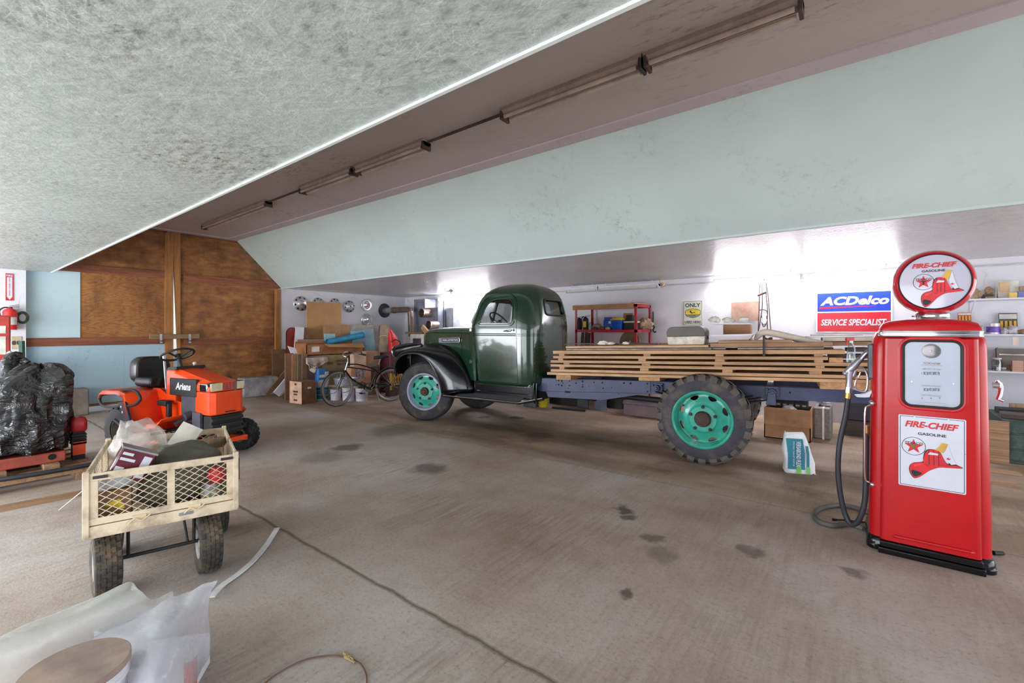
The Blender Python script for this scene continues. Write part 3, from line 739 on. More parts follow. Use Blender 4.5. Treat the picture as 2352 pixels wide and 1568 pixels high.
# lower parts that hang under the cab
mb = MB(); mb.bb(.9, 1.9, .5, 1.05, .42, .66); mb.cyl((1.9, .95, .5), (2.6, 1.0, .45), .05); mb.build('gearbox', MDARK, truck, bev=.04)

# wheels (local: x, y in the wheel plane with z = outward)
def wheeldisc(ro, z0, dish, hub_r):
    # pressed disc with eight hand holes, N points per sector ring
    mb = MB(); n = 8; K = 16
    def zz(r):
        t = (r/ro)
        return z0-dish*(max(0, min(1, (t-.45)/.45))**1.5)+.012*(1 if t < .5 else 0)
    for s_ in range(n):
        a0 = 2*PI*(s_+.5)/n; da = PI/n; r1, r2 = ro*.66, ro
        out, hole = [], []
        for i in range(K):
            th = 2*PI*i/K; x, y = math.cos(th), math.sin(th); m = max(abs(x), abs(y)); sx, sy = x/m, y/m
            r = (r1+r2)/2+(r2-r1)/2*sx; a = a0+da*sy; out.append((r*math.cos(a), r*math.sin(a), zz(r)))
            hw = .052*(1.05 if sx > -.3 else 1); hr = ro*.865+ro*.088*x; wv = ro*.165*(1+.35*x)*y
            cx, cy = hr, wv; hole.append((cx*math.cos(a0)-cy*math.sin(a0), cx*math.sin(a0)+cy*math.cos(a0), zz(math.hypot(cx, cy))))
        mb.loft([out, hole], True, False)
        mb.loft([hole, [(p[0], p[1], p[2]-.012) for p in hole]], True, False)
    mb.lathe([(ro*.66, zz(ro*.66)), (ro*.60, zz(ro*.6)), (ro*.54, z0+.002), (ro*.51, z0+.012), (hub_r, z0+.012)], 64)
    return mb
def wheel(name, u, v, sign, R, w, ro, chunky, rimmat, parent, detail=True, st=0.0):
    # sign -1: outer face looks to the camera side (-y)
    e = bpy.data.objects.new(name, None); COL.objects.link(e); e.parent = parent; e.empty_display_size = .1
    e.location = (u, v, R); e.rotation_euler = (PI/2 if sign < 0 else -PI/2, 0, st)      # local z = outward
    h = w
    prof = [(ro*1.0, -.012), (ro*1.07, .004), (R*.72, .012), (R*.83, .010), (R*.93, -.004), (R*.985, -.03), (R, -.055), (R, -h+.055), (R*.985, -h+.03), (R*.93, -h+.004), (R*.83, -h-.01), (R*.72, -h-.012), (ro, -h+.01)]
    if chunky: prof[3:9] = [(R*.82, .006), (R*.88, -.006), (R*.945, -.03), (R*.972, -.06), (R*.972, -h+.06), (R*.945, -h+.03)]; prof[9:11] = [(R*.88, -h+.006), (R*.82, -h-.006)]
    mb = MB(); mb.lathe(prof, 80)
    if chunky:
        NL = 24; mb.k = 1
        for k in range(NL):
            for sd in (0, 1):
                a = 2*PI*(k+.5*sd)/NL; m = rotm(0, 0, a)
                if sd == 0: za, zb, zc = .001, -.035, -h*.5+.012
                else: za, zb, zc = -h-.001, -h+.035, -h*.5-.012
                da = .040*R/.5; 
                q = [(R*.895, -da, za), (R*.895, da, za), (R*.968, da*.9, za-(.018 if sd == 0 else -.018)), (R*.968, -da*.9, za-(.018 if sd == 0 else -.018))]
                sk = .05
                mb.loft([[(R*.87, -da, za-.004), (R*.87, da, za-.004), (R*.87, da, zb), (R*.87, -da, zb)], [(R*.94, -da*.95, za), (R*.94, da*.95, za), (R*.95, da*.95, zb), (R*.95, -da*.95, zb)], [(R*1.0, -da*.85, zb*.6+za*.4), (R*1.0, da*.85, zb*.6+za*.4), (R*1.0, da*.85+sk, zc), (R*1.0, -da*.85+sk, zc)]], True, True, m)
    else:
        NL = 96
        for k in range(NL):
            m = rotm(0, 0, 2*PI*k/NL); mb.hexa([(R*.95, -.008, -.012), (R*.95, .008, -.012), (R*.985, .008, -.034), (R*.985, -.008, -.034)], [(R*.955, -.008, -.004), (R*.955, .008, -.004), (R*1.003, .008, -.034), (R*1.003, -.008, -.034)], m)
        for q in (.3, .42, .58, .7): mb.lathe([(R*1.001, -h*q-.012), (R*1.006, -h*q-.01), (R*1.006, -h*q+.01), (R*1.001, -h*q+.012)], 80)
    mb.build('tire', [MTIRE2, MLUG] if chunky else MTIRE, e, smooth=28)
    mb = MB(); mb.lathe([(ro*1.06, -.004), (ro*1.07, .008), (ro*1.03, .014), (ro*.985, .006), (ro*.96, -.03), (ro*.93, -.06), (ro*.90, -.10), (ro*.90, -h+.02)], 64); mb.build('rim', rimmat, e, smooth=40)
    if detail:
        z0 = -.03 if chunky else -.018
        wheeldisc(ro*.93, z0-.045 if chunky else z0-.02, .035, .06).build('wheel_disc', MTEAL, e, smooth=40)
        mb = MB(); rb = .105
        for k in range(5):
            a = 2*PI*k/5+.3; x, y = rb*math.cos(a)*1.28, rb*math.sin(a)*1.28; q = z0-.03 if chunky else z0-.008
            mb.cyl((x, y, q-.02), (x, y, q+.014), .021, .019, 6); mb.cyl((x, y, q+.01), (x, y, q+.026), .011, .010, 8)
        mb.build('lug_nuts', MRUST, e)
        mb = MB(); q = z0-.035 if chunky else z0-.02; r = .08 if chunky else .066
        mb.lathe([(r*1.12, q), (r*1.1, q+.02), (r, q+.03), (r*.95, q+.05), (r*.6, q+.056), (r*.5, q+.07 if not chunky else q+.06), (.001, q+.072 if not chunky else q+.06)], 24)
        if chunky:
            for k in range(8): a = 2*PI*k/8; mb.cyl((r*.76*math.cos(a), r*.76*math.sin(a), q+.04), (r*.76*math.cos(a), r*.76*math.sin(a), q+.064), .009, n=6)
        mb.build('hub_cap', MRUST, e)
    return e
wheel('front_wheel', -.01, 0.0, -1, .482, .20, .285, False, MRIM, truck, True, .30)
wheel('front_wheel', -.01, 2*VC, 1, .482, .20, .285, False, MRIM, truck, False, .26)
wheel('rear_wheel', 4.265, -.178, -1, .498, .235, .30, True, MTEAL, truck)
wheel('rear_wheel', 4.265, 2*VC+.178, 1, .498, .235, .30, True, MTEAL, truck, False)
# ================================================================ the red fuel pump
MRED = M('fire_red_enamel', (186, 16, 24), .32, var=.04, coat=.12, spec=.4)
MREDG = M('globe_red_enamel', (190, 24, 44), .22, var=.05, coat=1.0)
MFACE = M('milk_white_glass', (196, 192, 210), .15, var=.02, coat=.4)
MSIGNW = M('sign_white_enamel', (212, 212, 226), .3, var=.02, coat=.2)
MINK = M('black_ink', (24, 24, 34), .5)
MINKR = M('red_ink', (206, 24, 36), .4)
MINKG = M('green_ink', (60, 120, 50), .5)
MGOLD = M('ochre_ink', (206, 160, 60), .5)
MLTI = M('pale_red_ink', (228, 60, 62), .4)
MALU = M('cast_aluminium', (160, 158, 168), .38, .75, .1)
MHOSE = M('black_hose_rubber', (44, 46, 54), .5, var=.12)
MBRASS = M('brass', (188, 150, 84), .35, .8)
YP = 3.955
PX, PZ = .352, 0.0
def pp(px, py, Y=YP): return onY(px, py, Y)
pump = thing('fuel_pump', 'red vintage fuel pump with round white globe on top', 'fuel pump', (.372, YP, 0))
def L(v): return Vector((v[0]-.372, v[1]-YP, v[2]))
PF = frame((0, 0, 0), (1, 0, 0), (0, 0, 1))     # x right, y up, z to the viewer (-Y)
zf = lambda py, px=2141: pp(px, py).z
# body: rounded column, tapered a little, with a raised front panel between two grooves
HB = 1.455                      # shoulder height
def bring(z, w, d, r, n=6, yoff=.25): return [(x, y+yoff, z) for x, y in rrect(w, d, r, n)]
zt = 1.50
mb = MB()
mb.loft([bring(z, w, d, r) for z, w, d, r in ((.075, .60, .46, .06), (.3, .596, .455, .06), (.8, .580, .44, .06), (1.2, .568, .43, .06), (1.38, .562, .425, .06), (1.44, .55, .415, .06), (1.475, .52, .39, .06), (1.495, .47, .36, .06), (1.505, .38, .30, .06))])
mb.build('body', MRED, pump, smooth=50)
# front panel
def pring(y, grow=0.0):
    P = []
    for z, w in ((.085, .485), (.4, .478), (.8, .470), (1.2, .462), (1.44, .455)): P.append((z, w/2+grow))
    return [(w, y, z) for z, w in P]+[(-w, y, z) for z, w in reversed(P)]
mb = MB(); mb.loft([pring(.06), pring(-.008), pring(-.022, -.012), pring(-.026, -.03)]); o = mb.build('front_panel', MRED, pump, smooth=50)
# crown on top of the panel
mb = MB()
prof = [(-.242, 1.475), (-.240, 1.515), (-.225, 1.543), (-.19, 1.558), (-.1, 1.568), (0, 1.571), (.1, 1.568), (.19, 1.558), (.225, 1.543), (.240, 1.515), (.242, 1.475)]
mb.loft([[(x*s, y, 1.475+(z-1.475)*s2) for x, z in prof] for y, s, s2 in ((-.03, .96, .55), (-.022, 1.0, .8), (.0, 1.01, .96), (.06, 1.01, 1.0), (.25, 1.0, 1.0), (.42, .98, .9), (.45, .94, .7))]); mb.build('crown', MRED, pump, smooth=50)
mb = MB()
for z, r in ((1.461, .0075), (1.4745, .006), (1.487, .0075)): mb.tube([(-.247, .0, z), (-.240, -.028, z), (-.225, -.036, z), (.225, -.036, z), (.240, -.028, z), (.247, .0, z)], r, 8)
mb.bb(-.24, .24, -.034, -.02, 1.458, 1.49); mb.build('chrome_band', MCHROME, pump)
# base
mb = MB(); mb.loft([bring(z, w, d, r, 4, .245) for z, w, d, r in ((0, .63, .51, .05), (.03, .632, .512, .05), (.04, .622, .50, .05), (.055, .622, .50, .05), (.075, .606, .48, .05), (.082, .60, .47, .05))])
mb.loft([[(x*.255, y, z) for x, y in ((-1, .05), (1, .05), (1, -.055), (-1, -.055))] for z in (0, .04)]); mb.loft([[(x*.245, y, z) for x, y in ((-1, .05), (1, .05), (1, -.042), (-1, -.042))] for z in (.04, .08)])
mb.build('base_skirt', MBLKP, pump, bev=.006)
yfp = -.0265
def pl(px, py): v = L(pp(px, py, YP+yfp)); return (v.x, v.z)
# window
x0, z1 = pl(2077, 784); x1, z0 = pl(2207, 938)
cx, cz, ww, wh = (x0+x1)/2, (z0+z1)/2, x1-x0, z1-z0
mb = MB()
m1 = frame((cx, yfp, cz), (1, 0, 0), (0, 0, 1))
mb.loft([[m1 @ Vector((x, y, d)) for x, y in rrect(ww+g_, wh+g_, .045+g_/2, 6)] for g_, d in ((.075, -.004), (.05, .004), (.028, .0), (.016, -.002))], True, False); mb.build('window_surround', MRED, pump, smooth=60)
mb = MB(); mb.tube([m1 @ Vector((x, y, .003)) for x, y in rrect(ww+.008, wh+.008, .045, 6)], .0075, 8, True); w_ = mb.build('window_gasket', MBLK, pump)
mb = MB(); mb.prism(rrect(ww, wh, .042, 6), -.008, .0005, m1); wf = mb.build('dial_face', M('dial_white_paint', (206, 208, 222), .35, var=.03), pump)
mb = MB(); mb.prism(rrect(ww, wh, .042, 6), .0045, .006, m1); mb.build('window_glass', glassmat('pump_glass', (244, 246, 248), .05, .985), pump)
mb = MB(); bc = pl(2139, 806); r = .043; mm = frame((bc[0], yfp-.001, bc[1]), (1, 0, 0), (0, 0, 1))
mb.lathe([(r*1.08, 0), (r*1.05, .003), (r, .0032), (r*.8, .0042), (.001, .0046)], 32, mm); b_ = mb.build('round_bell', M('smoky_chrome', (96, 88, 88), .12, .9), pump)
mb = MB(); mb.lathe([(.006, .0046), (.004, .0056), (.001, .006)], 12, mm); mb.build('bell_screw', MCHROME, b_)
MT = frame((0, yfp-.0012, 0), (1, 0, 0), (0, 0, 1))
def put(mb, s, px, py, w, h, **k): x, z = pl(px, py); txt(mb, s, MT @ T(x, z-h/2, 0), w, h, **k)
mb = MB(); put(mb, 'TOKHEIM', 2140, 834.5, .082, .014, shear=.35, bold=.01); x, z = pl(2140, 838.5); mb.bb(x-.05, x+.05, yfp-.002, yfp-.0012, z-.0025, z-.001); mb.build('maker_lettering', M('maroon_ink', (120, 60, 80), .5), pump, smooth=0)
mb = MB(); put(mb, 'AMOUNT OF SALE', 2139, 847.5, .088, .0085, bold=.006); put(mb, 'GALLONS DELIVERED', 2138.5, 886, .092, .008, bold=.006); put(mb, 'CENTS PER GALLON', 2138.5, 908, .092, .008, bold=.006); put(mb, '$', 2117, 857, None, .012)
mb.build('dial_lettering', M('grey_ink', (96, 98, 108), .5), pump, smooth=0)
mb = MB(); put(mb, 'GALLON AND SALE INDICATORS MUST BE AT ZERO', 2138, 924.5, .15, .0042); put(mb, 'BEFORE DELIVERY. OIL COMPANY RESPONSIBLE', 2138, 931.5, .15, .0042); mb.build('notice_lettering', M('pink_ink', (170, 90, 110), .5), pump, smooth=0)
for px, py, n_, w, h in ((2140, 857, 3, .024, .018), (2138, 894.5, 3, .023, .017), (2139, 914, 3, .0, 0)):
    mb = MB(); md = MB()
    xs = (2127, 2140, 2152) if n_ and w else (2118, 2138, 2158)
    for k, q in enumerate(xs):
        x, z = pl(q, py); bw, bh = (w or .016), (h or .016); mb.bb(x-bw/2, x+bw/2, yfp-.0022, yfp-.0008, z-bh/2, z+bh/2)
        txt(md, '0' if w else '6 9'[k] if '6 9'[k] != ' ' else '4', frame((x, yfp-.0024, z-bh*.36), (1, 0, 0), (0, 0, 1)), bw*.5, bh*.72, bold=.02)
    wh_ = mb.build('counter_wheels', MINK if w else MSIGNW, pump); md.build('counter_digits', MSIGNW if w else MINK, wh_, smooth=0)
mb = MB()
for px, py in ((2094, 876), (2190, 881)): x, z = pl(px, py); mb.cyl((x, yfp, z), (x, yfp-.003, z), .003, n=8)
mb.build('face_screws', MCHROME, pump)
# enamel plate with the helmet
def helmet(mk, P, yd):
    # P maps helmet units (0..1, y up) to 3D; mk builds one coloured layer
    out = [(.0, .22), (.03, .09), (.10, .0), (.18, .03), (.26, .10), (.40, .25), (.58, .36), (.80, .39), (1.0, .42), (.93, .47), (.80, .52), (.70, .50), (.60, .74), (.52, .80), (.38, .80), (.30, .72), (.27, .55), (.26, .46), (.10, .41), (.02, .33)]
    brim = [(.0, .22), (.03, .09), (.10, .0), (.18, .03), (.26, .10), (.40, .25), (.58, .36), (.80, .39), (1.0, .42), (.93, .47), (.80, .455), (.60, .43), (.45, .37), (.33, .38), (.26, .44), (.10, .41), (.02, .33)]
    crown = [(.27, .44), (.28, .58), (.32, .72), (.38, .79), (.47, .81), (.56, .78), (.62, .70), (.70, .52), (.76, .455), (.60, .43), (.45, .36), (.34, .38)]
    under = [(.05, .20), (.06, .10), (.11, .05), (.17, .07), (.25, .15), (.15, .20)]
    shield = [(.50, .80), (.58, .90), (.62, 1.0), (.70, .985), (.73, .99), (.70, .86), (.64, .74)]
    shw = [(.70, .86), (.74, .97), (.80, .70), (.88, .50), (.79, .47), (.70, .60), (.66, .72)]
    for k, (poly, m_) in enumerate(((out, 0), (brim, 1), (crown, 1), (under, 0), (shw, 4), (shield, 3))):
        sh = .985 if k in (1, 2) else 1
        cx_ = sum(a for a, b in poly)/len(poly); cy_ = sum(b for a, b in poly)/len(poly)
        poly = [tuple(q)[:2] for q in spl([(a, b, 0) for a, b in poly], 4, True)] if k in (0, 1, 2, 3) else poly
        mk(poly if sh == 1 else [((a-cx_)*.97+cx_, (b-cy_)*.97+cy_) for a, b in poly], m_, k)
    for x in (.38, .47, .56): mk([(x, .40), (x+.012, .40), (x+.004, .79), (x-.004, .79)], 0, 7)
    mk([(.36, .66), (.55, .67), (.56, .71), (.40, .73)], 4, 8)
    mk([(.10, .30), (.24, .38), (.24, .41), (.09, .36)], 5, 8)
    mk([(.70, .60), (.745, .655), (.74, .62), (.79, .63), (.75, .585)], 1, 8)
HM = [MINK, MINKR, MLTI, MGOLD, MSIGNW, MLTI]
def starpoly(cx, cy, r, n=5):
    return [(cx+(r if k % 2 == 0 else r*.4)*math.cos(PI/2+PI*k/n), cy+(r if k % 2 == 0 else r*.4)*math.sin(PI/2+PI*k/n)) for k in range(2*n)]
def fan(mb, poly, m, d, mi):
    # concave polygon as one n-gon sheet 0.4 mm proud
    n = len(poly); mb.add([(x, y, d) for x, y in poly], [tuple(range(n))], m, mi)
def emblem(parent, m, green, head, gas, rnd, hel):
    # head (w, h, x, y), gas (w, h, x, y), roundel (x, y, r), helmet (x, y, w, h), origin in the centre of the sheet
    mb = MB(); txt(mb, 'FIRE-CHIEF', m @ T(head[2], head[3], .0006), head[0], head[1], shear=.28, bold=.035); mb.build('headline_lettering', MINKR, parent, smooth=0)
    mb = MB(); txt(mb, 'GASOLINE', m @ T(gas[2], gas[3], .0006), gas[0], gas[1], bold=.02); mb.build('gasoline_lettering', MINK, parent, smooth=0)
    rc = rnd; rr = rnd[2]
    mb = MB(); mb.lathe([(rr, 0), (rr, .0008), (rr*.955, .0008), (rr*.955, 0)], 40, m @ T(rc[0], rc[1], 0))
    txt(mb, 'TEXACO', m @ T(rc[0], rc[1]+rr*.22, .0016), rr*1.5, rr*.26, bold=.012); ro_ = mb.build('roundel', MINK, parent, smooth=0)
    mb = MB(); fan(mb, starpoly(rc[0], rc[1]-rr*.02, rr*.82), m, .001, 0); mb.build('star', MINKR, ro_, smooth=0)
    mb = MB(); txt(mb, 'T', m @ T(rc[0], rc[1]-rr*.35, .0018), rr*.5, rr*.5, bold=.05); mb.build('star_letter', MINKG if green else MINK, ro_, smooth=0)
    hx, hy, hs, hv = hel; mb = MB()
    helmet(lambda poly, mi, k: fan(mb, [(hx+a*hs, hy+b*hv) for a, b in poly], m, .0010+.00035*k, mi), None, 0)
    mb.build('fire_helmet', HM, parent, smooth=0)
sx0, sz1 = pl(2063.5, 950); sx1, sz0 = pl(2219, 1136)
sw, sh_ = sx1-sx0, sz1-sz0; sz0 -= .002
mE = frame(((sx0+sx1)/2, yfp-.001, (sz0+sz1)/2), (1, 0, 0), (0, 0, 1))
mb = MB(); mb.prism(rrect(sw, sh_, .008, 3), 0, .004, mE); sgn = mb.build('enamel_plate', MSIGNW, pump, bev=.0012)
mb = MB(); q = rrect(sw-.014, sh_-.014, .006, 3); q2 = rrect(sw-.02, sh_-.02, .005, 3)
mb.loft([[(x, y, .0043) for x, y in q], [(x, y, .0043) for x, y in q2]], True, False, mE); mb.build('plate_border', MINK, sgn, smooth=0)
emblem(sgn, mE @ T(0, 0, .0042), True, (.8*sw, .088*sh_, 0, .335*sh_), (.42*sw, .038*sh_, .01*sw, .235*sh_), (-.265*sw, .07*sh_, .185*sw), (-.336*sw, -.375*sh_, .79*sw, .535*sh_))
mb = MB()
for x in (-.25, .25):
    for y in (-.48, .48): mb.cyl(mE @ Vector((x*sw, y*sh_, .003)), mE @ Vector((x*sw, y*sh_, .0065)), .0035, n=8)
for s_ in (-1, 1): mb.cyl(mE @ Vector((s_*.482*sw, .02, .003)), mE @ Vector((s_*.482*sw, .02, .0065)), .0035, n=8)
mb.build('plate_rivets', MCHROME, sgn)
# pressed rib and lock near the foot
mb = MB(); a, b = pl(2056, 1229), pl(2230, 1270); mb.tube([(a[0]-.02, yfp+.004, (a[1]+b[1])/2), (a[0], yfp-.003, (a[1]+b[1])/2), (b[0], yfp-.003, (a[1]+b[1])/2), (b[0]+.02, yfp+.004, (a[1]+b[1])/2)], [.003, .0105, .0105, .003], 8); mb.build('pressed_rib', MRED, pump)
mb = MB(); x, z = pl(2135, 1276); mb.cyl((x, yfp+.004, z), (x, yfp-.006, z), .013, .011, 20); mb.cyl((x, yfp-.006, z), (x, yfp-.008, z), .006, n=12); mb.build('lock', MCHROME, pump)
# globe
gt, gb = pp(2138, 578, YP+.16).z, 1.60
cx = L(pp(2140.5, 658, YP+.16)).x; czg = (gt+gb)/2+.002
gr = pp(2237, 657, YP+.16).x-pp(2043.5, 657, YP+.16).x; RX, RZ = gr/2, (gt-gb)/2
mG = frame((cx, .13, czg), (1, 0, 0), (0, 0, 1)) @ Matrix.Diagonal((1, RZ/RX, 1, 1))
mb = MB()
mb.lathe([(RX*.84, .072), (RX*.875, .080), (RX*.92, .074), (RX*.97, .05), (RX, .015), (RX, -.03), (RX*.97, -.065), (RX*.92, -.088), (RX*.84, -.086)], 72, mG); gl = mb.build('globe', MREDG, pump, smooth=50)
mb = MB(); mb.lathe([(RX*.845, .070), (RX*.86, .0765), (RX*.845, .080), (RX*.825, .077)], 72, mG); mb.build('globe_gasket', MBLK, gl)
mb = MB(); mb.lathe([(RX*.835, .074), (RX*.6, .078), (RX*.3, .0795), (.001, .080)], 72, mG); mb.lathe([(RX*.85, -.086), (RX*.4, -.1), (.001, -.104)], 48, mG); mb.build('globe_lens', MFACE, gl, smooth=50)
emblem(gl, mG @ T(0, 0, .0806), False, tuple(q*RX for q in (1.04, .15, -.01, .43)), tuple(q*RX for q in (.54, .072, -.02, .30)), tuple(q*RX for q in (-.25, .0, .25)), tuple(q*RX for q in (-.31, -.78, .97, 1.12)))
mb = MB(); mC = T(cx, .13, 0); mb.lathe([(.088, 1.562), (.094, 1.566), (.088, 1.574), (.086, 1.60), (.09, 1.606), (.084, 1.612), (.06, 1.615)], 40, mC); mb.cyl((cx-.09, .12, 1.592), (cx-.105, .12, 1.592), .006, n=8); mb.build('globe_collar', MCHROME, pump, smooth=40)
# crank on the right side
mb = MB()
c0 = L(onY(2280, 884, YP+.24))
mb.cyl(c0, c0+Vector((.03, 0, 0)), .02); mb.tube(spl([c0+Vector((.02, 0, .03)), c0+Vector((.035, 0, .0)), c0+Vector((.032, -.01, -.05)), c0+Vector((.02, -.02, -.09))], 5), .011, 8); mb.tube([c0+Vector((.018, -.02, -.085)), c0+Vector((.045, -.025, -.095))], [.007, .012], 10); mb.build('side_crank', MCHROME, pump)
# nozzle boot, chrome guard bar on the left side
mb = MB(); xl = -.293
a = L(onY(1998, 880, YP+.1)); 
mb.bb(xl-.014, xl+.02, .075, .155, 1.155, 1.40); mb.build('nozzle_boot', M('dark_cast_metal', (92, 92, 100), .45, .6), pump, bev=.008)
mb = MB(); mb.tube(spl([(xl+.03, .05, .985), (xl-.01, .03, .97), (xl-.03, .02, .93), (xl-.032, .02, .7), (xl-.03, .02, .48), (xl-.01, .03, .44), (xl+.03, .05, .43)], 5), .007, 8); mb.sph((xl+.01, .045, .99), (.02, .02, .022)); mb.sph((xl+.012, .045, .425), (.02, .02, .02)); mb.build('guard_bar', MCHROME, pump)
YN = YP+.11
def nz(px, py, d=0): return L(onY(px, py, YN+d))
mb = MB(); q = [nz(*p) for p in ((1962, 906), (1968, 912), (1985, 913), (1998, 912), (2004, 898), (2008, 884), (2000, 896), (1988, 902), (1975, 905))]
mb.loft([[p+Vector((0, -.014, 0)) for p in q], [p+Vector((0, .014, 0)) for p in q]]); mb.build('nozzle_hook', MALU, pump, bev=.003)
# nozzle
nozzle = thing('fuel_nozzle', 'grey metal fuel nozzle hooked on the left side of the red pump', 'nozzle', (.372, YP, 0))
mb = MB(); mb.tube(spl([nz(1974, 829), nz(1986, 814), nz(1996, 806), nz(2009, 800.5)], 6), [.017]*10+[.015]*9, 12); mb.build('spout', M('satin_steel', (176, 172, 184), .28, .9), nozzle)
mb = MB(); mb.tube([nz(1940, 859), nz(1946, 856), nz(1960, 841), nz(1972, 828), nz(1977, 824)], [.012, .026, .026, .021, .019], 12); mb.tube([nz(1952, 852), nz(1951.5, 862), nz(1950.5, 875), nz(1949.5, 890)], [.028, .026, .020, .022], 12); mb.sph(nz(1942.5, 857), .02); mb.tube([nz(1965, 850), nz(1960, 862), nz(1956, 866)], [.012, .02, .016], 8)
mb.build('nozzle_body', MALU, nozzle, smooth=50)
mb = MB(); mb.tube([nz(1949.5, 888), nz(1948.5, 902)], .023, 6); mb.build('swivel_nut', MALU, nozzle)
mb = MB(); mb.tube(spl([nz(1970, 843), nz(1984, 846), nz(1991, 858), nz(1993, 872), nz(1991, 892), nz(1985, 899), nz(1970, 896), nz(1956, 890)], 5), .008, 8); mb.build('trigger_guard', MALU, nozzle)
mb = MB(); mb.tube(spl([nz(1984, 852), nz(1977, 854), nz(1972, 866), nz(1966, 874), nz(1964, 885), nz(1965, 892)], 5), .005, 8); mb.build('trigger', MCHROME, nozzle)
# hose: hangs from the nozzle, rises to the pump fitting, a coil lies on the floor
hose = thing('pump_hose', 'black rubber pump hose hanging in a loop with a coil on the floor', 'hose', (.372, YP, 0))
def fl_(px, py, z=.02): return L(onZ(px, py, z))
pts = [nz(1948.5, 909), nz(1942, 955), nz(1930, 1010), nz(1925, 1060), nz(1927, 1110), nz(1934, 1155), nz(1943, 1185)]
pts2 = [L(onY(1955, 1203, YN-.02)), L(onY(1968, 1200, YN-.04)), L(onY(1979, 1180, YN-.05)), L(onY(1987, 1145, YN-.05)), L(onY(1989, 1080, YN-.04)), L(onY(1989.5, 1020, YN-.03)), L(onY(1989.5, 990, YN-.02))]
mb = MB(); mb.tube(spl(pts+pts2, 8), .0175, 12); mb.build('hanging_loop', MHOSE, hose, smooth=60)
coil = [fl_(2010, 1180), fl_(1985, 1172), fl_(1955, 1163), fl_(1925, 1160), fl_(1888, 1166), fl_(1870, 1180), fl_(1880, 1196), fl_(1912, 1206), fl_(1948, 1203), fl_(1970, 1208), fl_(1984, 1214)]
mb = MB(); mb.tube(spl(coil, 8), .0175, 12); mb.build('floor_coil', M('dusty_hose_rubber', (92, 88, 86), .7, var=.2), hose, smooth=60)
mb = MB(); p = nz(1948.3, 901); mb.cyl(p, nz(1947, 914), .0215, .0225, 14); mb.cyl(L(onY(1989.5, 1004, YN-.02)), L(onY(1990, 976, YN-.02)), .02, .017, 14); mb.build('hose_ferrule', MBRASS, hose)
# small plug cable beside the coil
mb = MB(); mb.tube(spl([fl_(1918, 1193, .006), fl_(1945, 1194, .006), fl_(1975, 1198, .006), fl_(2000, 1198, .006)], 6), .005, 6)
mb.cyl(fl_(1912, 1192.5, .009), fl_(1922, 1193.5, .009), .011, .007, 8); o = mb.build('power_cable', MBLK, None, loc=(.372, YP, 0)); tag(o, 'thin black power cable with plug lying inside the hose coil', 'cable')
# ================================================================ lumber stacked on the truck frame
YAW = math.radians(6)
_cu, _su = math.cos(YAW), math.sin(YAW)
def TW(u, v, z): v = v+.08; return Vector((-5.62+u*_cu-v*_su, 4.965+u*_su+v*_cu, z))
def tpix(px, py, v):     # point on the truck's plane y = v seen at a pixel, in truck axes
    r = _ray(px, py); a = -r[0]*_su+r[1]*_cu; b = -5.62*_su-4.965*_cu
    t = (v+.08-b)/a; x, y = r[0]*t+5.62, r[1]*t-4.965
    return Vector((x*_cu+y*_su, v, EYE+r[2]*t))
PIT = -.0275
MPLANK = wood('fresh_sawn_plank', (206, 166, 124), (150, 108, 74), 0, rand=.22)
MPLANKO = wood('weathered_plank', (170, 132, 98), (112, 82, 60), 0, rand=.2)
MSTICK = wood('sticker_wood', (196, 150, 106), (140, 100, 66), 1, rand=.2)
LAY = [(q[0]-.006,)+q[1:] for q in [(.882, .035, 2.217, 6.1), (.925, .035, 2.275, 6.15), (.994, .034, 2.27, 6.12), (1.049, .034, 2.275, 6.05), (1.110, .034, 2.31, 5.43), (1.170, .045, 2.31, 5.57)]]
GL = 'rough sawn planks stacked on the truck frame'
LN = ['lowest', 'second', 'third', 'fourth', 'fifth', 'sixth']
def board(u0, u1, v0, w, zb, th, mat, label, cat='plank', group=GL, name='plank', sag=0.0):
    # zb is the underside height where u = 2.3
    mb = MB(); Ln = u1-u0; n = 8
    mb.loft([[(Ln*i/n, y, z+sag*math.sin(PI*i/n)*.02) for y, z in ((0, 0), (w, 0), (w, th), (0, th))] for i in range(n+1)])
    o = mb.build(name, mat, loc=TW(u0, v0, zb+(u0-2.3)*-PIT), rot=(0, PIT, YAW), bev=.003, smooth=0)
    return tag(o, label, cat, group)
for k, (zb, th, u0, u1) in enumerate(LAY):
    for r in range(3):
        du = 0 if r == 0 else rnd.uniform(.0, .10)
        lab = ('near-edge plank of the stack on the truck, %s layer from the bottom' % LN[k]) if r == 0 else 'plank behind the near edge of the stack on the truck, %s layer' % LN[k]
        board(u0+du, u1-(rnd.uniform(0, .15) if r else 0), -.02+.31*r+rnd.uniform(0, .012), .285, zb, th, MPLANK, lab)
# stickers between the layers
for k in range(len(LAY)):
    if k == 0: continue
    z0 = LAY[k-1][0]+LAY[k-1][1]; gap = LAY[k][0]-z0
    for j, u in enumerate((2.42, 3.52, 4.40, 5.30)):
        if k == 1: continue
        uu = u+rnd.uniform(-.05, .05); w = rnd.uniform(.07, .11)
        o = MB().bb(0, w, 0, .88, 0, gap-.001).build('lumber_sticker', MSTICK, loc=TW(uu, -.01+rnd.uniform(0, .02), z0+.0005+(uu-2.3)*-PIT), rot=(0, PIT, YAW), smooth=0)
        tag(o, 'short wooden sticker between the %s and %s plank layers, %s from the cab' % (LN[k-1], LN[k], ('first', 'second', 'third', 'fourth')[j]), 'spacer', 'stickers between the plank layers')
o = MB().bb(0, .115, 0, .3, 0, .05).build('lumber_sticker', MSTICK, loc=TW(5.44, .0, LAY[3][0]+LAY[3][1]+(5.44-2.3)*-PIT+.001), rot=(0, PIT, YAW)); tag(o, 'short wood offcut filling the step at the right end of the plank stack', 'spacer')
